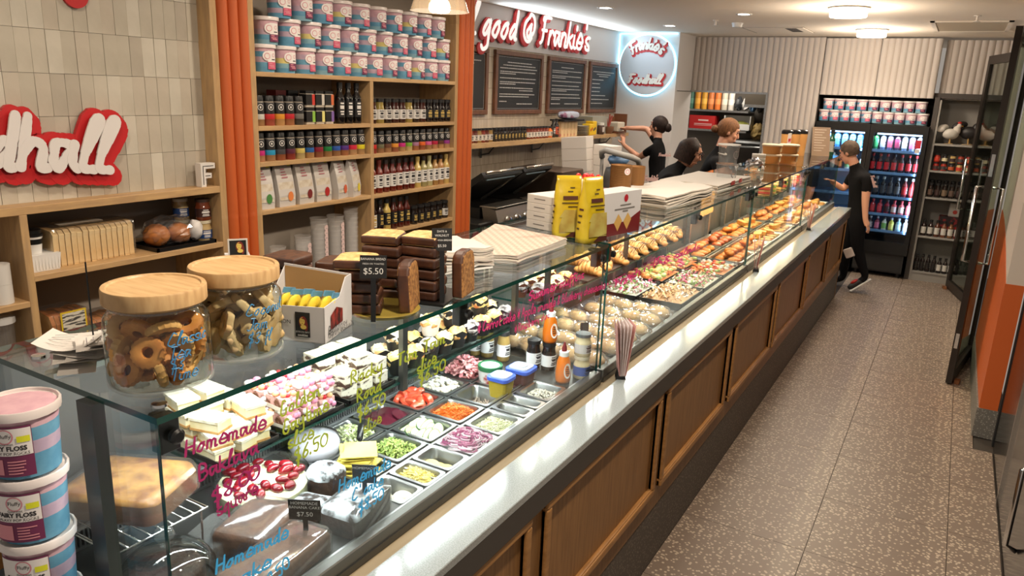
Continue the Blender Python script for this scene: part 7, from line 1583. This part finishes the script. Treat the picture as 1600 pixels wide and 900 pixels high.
for i in range(5): bottle((-1.34 + i * .085, 10.41, ZF[1] + .0005), [(200, 200, 190), (120, 60, 50), (206, 214, 206), (60, 110, 80), (226, 230, 226)][i], [(220, 214, 206), (206, 120, 60), (120, 170, 120), (200, 206, 200), (160, 190, 170)][i], f'juice bottle on the second shelf of the water fridge, {ORD[i]} from the recess wall', 'juice bottles', h=.20, r=.031, cap=(210, 214, 210), name='juice_bottle', neck=.42)
for r, (n, x0, x1, z) in enumerate([(10, -1.535, -.42, 1.8705), (9, -1.50, -.455, 2.0085)]):
    for i in range(n): tub(f'fairy floss tub above the fridges, {["lower", "upper"][r]} row, {ORD[i]} from the recess wall', (x0 + (x1 - x0) * i / (n - 1), 10.48, z), 0 if i < n // 2 else 1, 0 if i < n // 2 else 1, -PI / 2 + .25, 'fairy floss tubs above the fridges', 1.19)
# ------------------------------------------------------------------ pantry shelves
NW = mat('niche_grey', (150, 146, 140), .6)
t = thing('pantry_shelves', 'grey open pantry shelves beside the drinks fridge', 'shelf unit', (0, 10.38, 0))
MB().box(-.268, -.245, 0, .5, .0, 2.17).build('upright', NW, t); MB().box(-.245, .40, .38, .40, 0, 2.17).build('back_panel', NW, t); MB().box(-.245, .398, .01, .38, .0, .10).build('plinth', NW, t)
for z in (1.67, 1.355, 1.035, .56, .12): MB().box(-.245, .398, 0, .38, z - .022, z).build('shelf', NW, t)
for r in range(2):
    for i in range(5): jarl((-.19 + i * .082, 10.44 + (1 - r) * 0, 1.3555 + r * .098), [(150, 40, 30), (170, 50, 34), (40, 34, 34), (190, 160, 100), (160, 60, 40)][(i + r) % 5], [(60, 40, 40), (200, 60, 40), (60, 56, 56), (206, 196, 160), (190, 90, 50)][(i * 2 + r) % 5], f'{["lower", "upper"][r]} preserve jar on the second pantry shelf, {ORD[i]} from the fridge', 'preserve jars', h=.097, r=.034)
for r in range(2):
    for i in range(6): jarl((-.20 + i * .075, 10.42 + r * .10, 1.0355), (36, 24, 20), [(90, 70, 60), (60, 40, 36), (120, 100, 80)][(i + r) % 3], f'dark bottle on the third pantry shelf, {["front", "rear"][r]} row, {ORD[i]} from the fridge', 'dark pantry bottles', h=.17 + .03 * r, r=.030)
for i in range(6): bottle((-.20 + i * .072, 10.43, .5605), [(40, 24, 20), (44, 26, 22), (96, 50, 30), (110, 60, 36), (120, 80, 46), (150, 40, 30)][i], (206, 202, 194), f'white labelled bottle on the fourth pantry shelf, {ORD[i]} from the fridge', 'white labelled pantry bottles', h=.20, r=.03)
t = thing('gift_pouch', 'white pouch with red sticker on the fourth pantry shelf', 'pouch', (.10, 10.60, .80)); MB().box(-.07, .07, -.02, .02, 0, .17).build('pouch', POU, t, bevel=.01); m = MB(); m.add([(.0 + .025 * math.cos(a * PI / 8), -.0205, .06 + .025 * math.sin(a * PI / 8)) for a in range(16)], [tuple(range(16))]); m.build('sticker', cm((190, 60, 50)), t)
t = thing('gift_box', 'dark box with red pattern supporting the white pouch', 'box', (.08, 10.62, .5605)); MB().box(-.14, .12, -.06, .1, 0, .239).build('box', mat('gift_box', (40, 26, 28), .5, c2=(150, 40, 44), scale=20, lo=.5, hi=.6), t)
for i in range(8): bottle((-.21 + i * .062, 10.43, .1205), (30, 20, 18), (206, 202, 194) if i in (4, 5, 6) else (34, 30, 28), f'{"white" if i in (4, 5, 6) else "black"} labelled dark bottle on the lowest pantry shelf, {ORD[i]} from the fridge', 'lowest pantry bottles', h=.21 if i < 4 else .19, r=.027)
# ceramic birds on the top shelf
def bird(x, y, body, tail, comb, label, s=1, rz=0):
    t = thing('ceramic_bird', label, 'figurine', (x, y, 1.6705), rz); t.scale = (s,) * 3
    m = MB(); m.ell((0, 0, .11), (.085, .055, .06), 16, 10); m.ell((.055, 0, .15), (.042, .034, .055), 12, 8); m.ell((.072, 0, .20), (.026, .022, .03), 12, 8); m.build('body', cm(body), t, smooth=True)
    m = MB()
    for k in range(5): a = .5 + k * .28; m.ell((-.07 - .045 * math.cos(a), (k - 2) * .012, .13 + .055 * math.sin(a)), (.045, .012, .03), 10, 6)
    m.build('tail', cm(tail), t, smooth=True)
    m = MB(); m.ell((.074, 0, .236), (.022, .006, .014), 8, 6); m.ell((.088, 0, .178), (.008, .008, .016), 8, 6); m.build('comb', cm(comb), t, smooth=True)
    MB().lathe([(.010, 0), (.0, .026)], 8, M=Matrix.Translation((.094, 0, .202)) @ Matrix.Rotation(PI / 2, 4, 'Y')).build('beak', cm((206, 150, 60)), t)
    for s_ in (-1, 1): MB().tube([(.0, s_ * .02, .07), (.005, s_ * .02, .0), (.03, s_ * .022, .004)], .007, 6).build('leg', cm((190, 150, 90)), t)
    MB().lathe([(.05, 0), (.045, .006)], 16).build('base', cm((150, 130, 100)), t)
bird(-.10, 10.48, (206, 200, 190), (214, 208, 198), (190, 40, 36), 'white ceramic turkey with red head on the top pantry shelf', 1.05, .2)
bird(.09, 10.56, (36, 32, 32), (40, 36, 36), (190, 40, 36), 'black ceramic rooster on the top pantry shelf', 1.25, 0); bird(.28, 10.47, (150, 80, 40), (40, 36, 34), (200, 50, 36), 'brown and gold ceramic rooster partly behind the door', 1.2, PI * .9)
# ================================================================== PEOPLE
SKIN = mat('skin', (206, 150, 122), .5, sss=.05); SHIRT = mat('black_shirt', (15, 14, 15), .9, spec=.15); TROU = mat('black_trousers', (18, 17, 19), .9, spec=.15); APR = mat('orange_apron', (176, 76, 34), .8)
HAIRD = mat('hair_dark', (24, 17, 16), .6, c2=(52, 36, 30), scale=30, spec=.2, stretch=(6, 6, 1)); HAIRB = mat('hair_brown', (92, 60, 40), .65, c2=(126, 88, 58), scale=30, spec=.2, stretch=(6, 6, 1)); HAIRG = mat('hair_grey_brown', (70, 56, 46), .7, c2=(96, 80, 66), scale=30, spec=.2)
EYEW = mat('eye_dark', (40, 28, 24), .2); LIPS = mat('lips', (172, 92, 84), .5)
def skinmesh(J, E, R, root):
    names = list(J); me = bpy.data.meshes.new('s'); me.from_pydata([J[n][:] for n in names], [(names.index(a), names.index(b)) for a, b in E], [])
    o = bpy.data.objects.new('s', me); COL.objects.link(o)
    m = o.modifiers.new('k', 'SKIN'); m.use_smooth_shade = True
    sv = me.skin_vertices[0].data
    for i, n in enumerate(names): r = R[n]; sv[i].radius = r if isinstance(r, tuple) else (r, r); sv[i].use_root = n == root
    u = o.modifiers.new('u', 'SUBSURF'); u.levels = 2; u.render_levels = 2
    dg = bpy.context.evaluated_depsgraph_get(); out = bpy.data.meshes.new_from_object(o.evaluated_get(dg)); bpy.data.objects.remove(o)
    return out
def headM(c, f, up):
    f = Vector(f).normalized(); up = Vector(up); y = up.cross(f).normalized(); z = f.cross(y)
    return Matrix(((f.x, y.x, z.x, c[0]), (f.y, y.y, z.y, c[1]), (f.z, y.z, z.z, c[2]), (0, 0, 0, 1)))
def person(label, J, head, face, up, zones, hair, voxel=.009, hands=(), thin=1.0, extra_R=None):
    """J: world joints; zones: list of (joint a, joint b, material index) that colour the nearest surface"""
    base = J['pelvis'].copy(); base.z = min(j.z for j in J.values()) - .03
    t = thing('person', label, 'person', base); inv = Matrix.Translation(-base)
    E = [('pelvis', 'belly'), ('belly', 'chest'), ('chest', 'neck'), ('neck', 'skull')]
    for s in 'LR': E += [('chest', 'sh' + s), ('sh' + s, 'el' + s), ('el' + s, 'wr' + s), ('wr' + s, 'pa' + s), ('pelvis', 'hi' + s), ('hi' + s, 'kn' + s), ('kn' + s, 'an' + s), ('an' + s, 'to' + s)]
    R = dict(pelvis=(.155, .115), belly=(.14, .105), chest=(.15, .11), neck=.056, skull=.06)
    for s in 'LR': R.update({'sh' + s: .062, 'el' + s: .043, 'wr' + s: .030, 'pa' + s: (.040, .018), 'hi' + s: .092, 'kn' + s: .062, 'an' + s: .042, 'to' + s: .036})
    R = {k: (tuple(q * thin for q in v) if isinstance(v, tuple) else v * thin) for k, v in R.items()}
    if extra_R: R.update(extra_R)
    meshes = [skinmesh(J, E, R, 'pelvis')]
    for s in hands:
        d = (J['pa' + s] - J['wr' + s]).normalized(); side = d.cross(Vector((0, 0, 1))); side = side.normalized() if side.length > .2 else d.cross(Vector((1, 0, 0))).normalized(); nrm = d.cross(side)
        for k, (o_, l) in enumerate(((-.030, .062), (-.010, .074), (.010, .070), (.029, .055))):
            p0 = J['pa' + s] + side * o_ - d * .02; p1 = p0 + d * (l * .55 + .02) + nrm * .004; p2 = p1 + d * l * .3 + nrm * .014; p3 = p2 + d * l * .18 + nrm * .014
            meshes.append(skinmesh({'a': p0, 'b': p1, 'c': p2, 'd': p3}, [('a', 'b'), ('b', 'c'), ('c', 'd')], {'a': .0095, 'b': .009, 'c': .0085, 'd': .0075}, 'a'))
        p0 = J['wr' + s] + d * .02 - side * .02; p1 = p0 - side * .035 + d * .03; p2 = p1 + d * .035 - side * .006
        meshes.append(skinmesh({'a': p0, 'b': p1, 'c': p2}, [('a', 'b'), ('b', 'c')], {'a': .013, 'b': .011, 'c': .009}, 'a'))
    HM = headM(head, face, up); m = MB(); m.M = HM
    m.ell((-.008, 0, .02), (.098, .076, .10), 24, 16); m.ell((.03, 0, -.045), (.062, .056, .075), 20, 14); m.ell((.055, 0, -.098), (.028, .026, .022), 12, 8)
    m.tube([(.086, 0, .028), (.100, 0, .002), (.112, 0, -.020), (.095, 0, -.030)], [.008, .012, .015, .010], 10)
    m.ell((.083, 0, .044), (.016, .05, .012), 12, 8); m.ell((.090, 0, -.055), (.012, .022, .008), 12, 6); m.ell((.089, 0, -.068), (.011, .019, .008), 12, 6)
    for s in (-1, 1): m.ell((-.005, s * .077, -.008), (.020, .010, .032), 12, 8); m.ell((.062, s * .04, -.02), (.028, .022, .022), 10, 8)
    meshes.append(m.mesh('h', SKIN))
    vs, fs = [], []
    for me in meshes:
        b = len(vs); vs += [v.co[:] for v in me.vertices]; fs += [[i + b for i in p.vertices] for p in me.polygons]; bpy.data.meshes.remove(me)
    me = bpy.data.meshes.new('body'); me.from_pydata(vs, [], fs); fixn(me); o = bpy.data.objects.new('tmp', me); COL.objects.link(o)
    r = o.modifiers.new('r', 'REMESH'); r.mode = 'VOXEL'; r.voxel_size = voxel; sm = o.modifiers.new('s', 'SMOOTH'); sm.factor = .5; sm.iterations = 3
    dg = bpy.context.evaluated_depsgraph_get(); out = bpy.data.meshes.new_from_object(o.evaluated_get(dg)); bpy.data.objects.remove(o)
    out.materials.clear()
    for q in (SKIN, SHIRT, TROU, APR, mat('shoe', (26, 25, 26), .5)): out.materials.append(q)
    segs = [(a if isinstance(a, Vector) else J[a], b if isinstance(b, Vector) else J[b], k) for a, b, k in zones] + [(Vector(head) + Vector((0, 0, .02)), Vector(head) + Vector((0, 0, -.06)) + Vector(face).normalized() * .03, 0)]
    TOR = [J[n] for n in ('pelvis', 'belly', 'chest')]; LEG = [J[n] for n in ('hiL', 'hiR', 'knL', 'knR')]
    rad = lambda a, b: .12 if a in TOR and b in TOR else .09 if a in LEG or (a in TOR and b in LEG) else .075 if a in TOR else .04
    mi = []
    for p in out.polygons:
        c = p.center; best = None
        for a, b, k in segs:
            ab = b - a; tt = max(0, min(1, (c - a).dot(ab) / max(ab.length_squared, 1e-9))); dd = (c - a - ab * tt).length - rad(a, b)
            if best is None or dd < best[0]: best = (dd, k)
        mi.append(best[1])
    out.polygons.foreach_set('material_index', mi); out.shade_smooth(); out.transform(inv); out.name = 'body'
    b = bpy.data.objects.new('body', out); COL.objects.link(b); b.parent = t
    HL = inv @ HM
    def part(name, m_, fn, smooth=True): q = MB(); q.M = HL; fn(q); return q.build(name, m_, t, smooth=smooth)
    for s in (-1, 1): part('eye', EYEW, lambda q: q.ell((.079, s * .031, .022), (.012, .013, .008), 10, 8))
    part('eyebrow', hair[0], lambda q: [q.tube([(.093, s * .012, .046), (.094, s * .03, .051), (.082, s * .047, .044)], .0035, 6) for s in (-1, 1)])
    part('mouth', LIPS, lambda q: q.ell((.098, 0, -.061), (.008, .019, .006), 10, 6))
    hair[1](part)
    return t, HL
def cap_hair(q, front=.062, low=-.05, scale=1.0, nz=.05):
    """scalp cover: part of an ellipsoid behind the hairline"""
    n, k = 28, 16; vs = []; keep = []
    for j in range(k + 1):
        tt = PI * j / k
        for i in range(n):
            a = 2 * PI * i / n; d = Vector((math.sin(tt) * math.cos(a), math.sin(tt) * math.sin(a), math.cos(tt))); e = 1 + nz * noise.noise(d * 4)
            vs.append(Vector((-.014 + .103 * scale * d.x * e, .0835 * scale * d.y * e, .026 + .103 * scale * d.z * e)))
    fs = []
    for j in range(k):
        for i in range(n):
            f = (j * n + i, (j + 1) * n + i, (j + 1) * n + (i + 1) % n, j * n + (i + 1) % n); c = sum((vs[z] for z in f), Vector()) / 4
            lim = low if c.x < -.01 else low + (c.x + .01) * 1.5
            if c.z > lim and not (c.x > front - .02 and c.z < .075): fs.append(f)
    q.add(vs, fs)
# woman reaching to the wall shelf
hd = P(1029, 198, Y=9.0); B = Vector((hd.x + .02, hd.y - .06, 0)); zf = .15
S = lambda x, y, z: Vector((B.x + x, B.y + y, z))
hz = hd.z
J = dict(pelvis=S(.06, -.02, hz - .74), belly=S(.04, -.02, hz - .56), chest=S(.01, 0, hz - .32), neck=S(0, .02, hz - .17), skull=hd + Vector((0, 0, -.03)),
         shL=S(.02, -.16, hz - .24), shR=S(-.03, .18, hz - .23), hiL=S(.07, -.10, hz - .82), hiR=S(.07, .09, hz - .82), knL=S(.08, -.11, .62), knR=S(.06, .10, .62), anL=S(.10, -.12, .24), anR=S(.08, .11, .24), toL=S(-.06, -.13, .185), toR=S(-.08, .12, .185))
hl = P(1000, 246, Y=9.02); J['elL'] = Vector((hl.x, hl.y - .02, hl.z)); q = P(974, 226, X=-3.66); J['wrL'] = q; q2 = P(973.5, 214, X=-3.70); J['paL'] = q2
q = P(1003, 202, X=-3.38); J['elR'] = Vector((-3.42, 9.22, q.z)); q = P(981, 200, X=-3.64); J['wrR'] = q; J['paR'] = P(974, 200, X=-3.72)
def mid(a, b, t): return J[a].lerp(J[b], t)
Z1 = [('pelvis', 'chest', 1), ('chest', mid('chest', 'neck', .75), 1), (mid('chest', 'neck', .8), 'skull', 0), ('hiL', 'hiR', 3), (mid('pelvis', 'hiL', .3), mid('pelvis', 'hiR', .3), 3), ('hiL', 'knL', 3), ('hiR', 'knR', 3), ('knL', 'toL', 2), ('knR', 'toR', 2)]
for s in 'LR': Z1 += [('chest', 'sh' + s, 1), ('sh' + s, mid('sh' + s, 'el' + s, .5), 1), (mid('sh' + s, 'el' + s, .58), 'el' + s, 0), ('el' + s, 'pa' + s, 0)]
def hair_bun(part): part('hair', HAIRD, lambda q: cap_hair(q, .07, -.09, 1.06)); part('hair_bun', HAIRD, lambda q: q.ell((-.125, 0, .0), (.045, .042, .05), 14, 10, nz=.25))
t1, H1 = person('person in black shirt and orange apron reaching up to the wall shelf', J, hd, (-.96, .10, .05), (0, 0, 1), Z1, (HAIRD, hair_bun), .009, 'LR', .95)
tb = t1.matrix_world.inverted() if False else Matrix.Translation(-t1.location)
def shirt_print(t, at_, x, y, s, w):
    L, W = strokes(s); k = w / W; M = Matrix.Translation(-t.location) @ frameM(at_, x, y) @ Matrix.Translation((-w / 2, 0, 0)) @ Matrix.Scale(k, 4); m = MB(); ribbon(m, L, M, .5, .02 / k * .3); o = m.build('shirt_print', cm((206, 170, 164)), t); fixn(o.data)
shirt_print(t1, J['chest'].lerp(J['belly'], .15) + Vector((.12, -.075, .02)), (.75, .62, 0), (0, 0, 1), "Frankie's", .15)
# woman with a bob and glasses bowed over the counter
hd = P(1078, 238, Y=6.55); F2 = Vector((.80, .52, -.42)); B = Vector((hd.x, hd.y, 0)); hz = hd.z
S = lambda x, y, z: Vector((B.x + x, B.y + y, z))
J = dict(pelvis=S(-.34, -.16, 1.02), belly=S(-.27, -.13, 1.18), chest=S(-.15, -.08, hz - .24), neck=S(-.06, -.04, hz - .13), skull=hd + Vector((-.015, -.01, -.03)),
         shL=S(-.20, .10, hz - .21), shR=S(-.08, -.24, hz - .22), elL=S(-.06, .20, hz - .44), elR=S(.02, -.30, hz - .44), wrL=S(.16, .16, hz - .47), wrR=S(.20, -.16, hz - .45), paL=S(.23, .14, hz - .49), paR=S(.27, -.13, hz - .47),
         hiL=S(-.38, -.06, .94), hiR=S(-.34, -.26, .94), knL=S(-.36, -.05, .56), knR=S(-.32, -.26, .56), anL=S(-.40, -.05, .24), anR=S(-.36, -.26, .24), toL=S(-.26, 0, .185), toR=S(-.22, -.2, .185))
def zones(J_, sleeve=.6, bot=2):
    Z = [('pelvis', 'chest', 1), ('chest', mid('chest', 'neck', .75), 1), (mid('chest', 'neck', .85), 'skull', 0)]
    for s in 'LR': Z += [('chest', 'sh' + s, 1), ('sh' + s, mid('sh' + s, 'el' + s, sleeve), 1), (mid('sh' + s, 'el' + s, min(.97, sleeve + .08)), 'el' + s, 0), ('el' + s, 'pa' + s, 0), ('pelvis', 'hi' + s, bot), ('hi' + s, 'kn' + s, bot), ('kn' + s, mid('kn' + s, 'an' + s, .92), bot), ('an' + s, 'to' + s, 4)]
    return Z
def hair_bob(part):
    def bob(q):
        n, k = 36, 20; vs = []
        for j in range(k + 1):
            v = j / k; z = .135 - .235 * v; r = math.sin(min(1, v * 2.1) * PI / 2) ** .8 * (1 - .12 * v * v)
            for i in range(n):
                a = 2 * PI * i / n; e = 1 + .02 * noise.noise(Vector((math.cos(a) * 9, math.sin(a) * 9, 1)))
                vs.append((-.014 + .110 * r * e * math.cos(a), .094 * r * e * math.sin(a), z))
        for o_ in (1.0, .93):
            V = [((x + .018) * o_ - .018, y * o_, z * o_) for x, y, z in vs]
            q.add(V, [(j * n + i, (j + 1) * n + i, (j + 1) * n + (i + 1) % n, j * n + (i + 1) % n) for j in range(k) for i in range(n) if not (vs[j * n + i][0] > .022 and vs[j * n + i][2] < .095 - .25 * abs(vs[j * n + i][1]))])
    part('hair', HAIRD, bob)
    def gl(q):
        for s in (-1, 1): q.tube([(.105 + .004 * math.cos(a * PI / 6), s * .034 + .026 * math.cos(a * PI / 6), .020 + .020 * math.sin(a * PI / 6)) for a in range(12)], .0035, 6, closed=True); q.tube([(.10, s * .06, .025), (.02, s * .086, .02)], .003, 6)
        q.tube([(.108, -.01, .024), (.108, .01, .024)], .003, 6)
    part('glasses', cm((70, 40, 30)), gl)
t2, H2 = person('person with dark bob and glasses in black bowing over the counter', J, hd, F2, (.35, .2, .9), zones(J, .75), (HAIRD, hair_bob), .009, 'LR', .95)
shirt_print(t2, J['chest'].lerp(J['belly'], .35) + Vector((-.05, -.145, .06)), (.8, -.5, .1), (.1, .1, 1), "Frankie's", .20)
# taller woman in profile, looking down at the counter
hd = P(1138, 206, Y=7.5); B = Vector((hd.x, hd.y, 0)); hz = hd.z
S = lambda x, y, z: Vector((B.x + x, B.y + y, z))
J = dict(pelvis=S(-.12, -.08, hz - .78), belly=S(-.12, -.08, hz - .58), chest=S(-.09, -.06, hz - .34), neck=S(-.05, -.03, hz - .17), skull=hd + Vector((-.02, -.01, -.03)),
         shL=S(-.16, .12, hz - .26), shR=S(-.02, -.23, hz - .27), elL=S(-.02, .22, hz - .54), elR=S(.06, -.28, hz - .55), wrL=S(.10, .12, hz - .60), wrR=S(.13, -.14, hz - .58), paL=S(.17, .09, hz - .61), paR=S(.20, -.10, hz - .59),
         hiL=S(-.15, .02, hz - .86), hiR=S(-.09, -.17, hz - .86), knL=S(-.13, .03, .62), knR=S(-.08, -.18, .62), anL=S(-.16, .03, .24), anR=S(-.11, -.18, .24), toL=S(-.03, .08, .185), toR=S(.02, -.12, .185))
def hair_tied(part): part('hair', HAIRB, lambda q: cap_hair(q, .066, -.06, 1.05)); part('hair_bun', HAIRB, lambda q: q.ell((-.125, 0, -.02), (.042, .038, .036), 14, 10, nz=.3))
t3, H3 = person('person with tied brown hair in black top looking down behind the counter', J, hd, (.86, .38, -.34), (.3, .15, .95), zones(J, .97), (HAIRB, hair_tied), .009, 'LR', .95)
MB().tube([Matrix.Translation(-t3.location) @ (J['neck'] + Vector((.055 * math.cos(a * PI / 8) * 1.05, .07 * math.sin(a * PI / 8), -.035 - .012 * math.cos(a * PI / 8)))) for a in range(16)], .010, 6, closed=True).build('white_collar', PAPER, t3, smooth=True)
# man at the far end of the counter, leaning to the cases
Yk = 9.28
hd = P(1327, 238, Y=Yk); sh = P(1350, 272, Y=Yk - .12); B = Vector((hd.x, hd.y, 0)); hp = P(1340, 338, Y=Yk)
J = dict(pelvis=Vector((hp.x, hp.y, hp.z)), belly=P(1342, 312, Y=Yk), chest=P(1343, 284, Y=Yk), neck=P(1337, 260, Y=Yk), skull=hd + Vector((.01, 0, -.03)),
         shR=P(1356, 278, Y=Yk - .16), shL=P(1332, 274, Y=Yk + .16), elR=P(1352, 314, Y=Yk - .18), wrR=P(1352, 343, Y=Yk - .20), paR=P(1356, 354, Y=Yk - .21), elL=P(1318, 296, Y=Yk + .2), wrL=P(1304, 286, Y=Yk + .1), paL=P(1298, 282, Y=Yk + .08),
         hiR=Vector((hp.x + .02, hp.y - .09, hp.z - .05)), hiL=Vector((hp.x - .03, hp.y + .09, hp.z - .05)), knR=Vector((-.80, 9.20, .52)), anR=P(1353, 434, Y=9.24), toR=Vector((-.83, 9.17, .038)), knL=Vector((-.93, 9.42, .50)), anL=Vector((-.92, 9.46, .09)), toL=Vector((-1.08, 9.40, .036)))
def hair_short(part): part('hair', HAIRG, lambda q: cap_hair(q, .07, -.055, 1.04, .06))
t4, H4 = person('person in black with short greying hair leaning past the end of the counter', J, hd, (-.80, .25, -.35), (-.25, .05, .96), zones(J, .55), (HAIRG, hair_short), .008, 'RL', 1.0, {'knR': .074, 'knL': .074, 'hiR': .10, 'hiL': .10})
shirt_print(t4, J['shR'].lerp(J['elR'], .25) + Vector((.05, -.05, .03)), (.3, .4, -.9), (.9, .3, .3), 'Foodhall', .14)
d = (J['toR'] - J['anR']); m = MB(); c = J['toR'].lerp(J['anR'], .5); 
Ms = Matrix.Translation(-t4.location) @ frameM(c, d.normalized(), d.normalized().cross(Vector((.3, -.9, .3))))
MB().box(-.15, .11, -.05, -.030, -.042, .042, 0, Ms).build('shoe_sole', WHITE, t4, bevel=.006); MB().ell((0, 0, 0), (.05, .02, .044), 10, 8, 0, Ms @ Matrix.Translation((.01, .03, 0))).build('shoe_tongue', cm((176, 40, 34)), t4, smooth=True)
p = P(1324, 395, Y=9.12); m = MB(); m.box(-.05, .05, -.008, .008, -.06, .05, 0, Matrix.Translation(Vector((hp.x - .02, hp.y - .13, p.z)) - t4.location) @ Matrix.Rotation(-.5, 4, 'Y')); m.build('white_cloth', cm((206, 190, 182)), t4, bevel=.01)
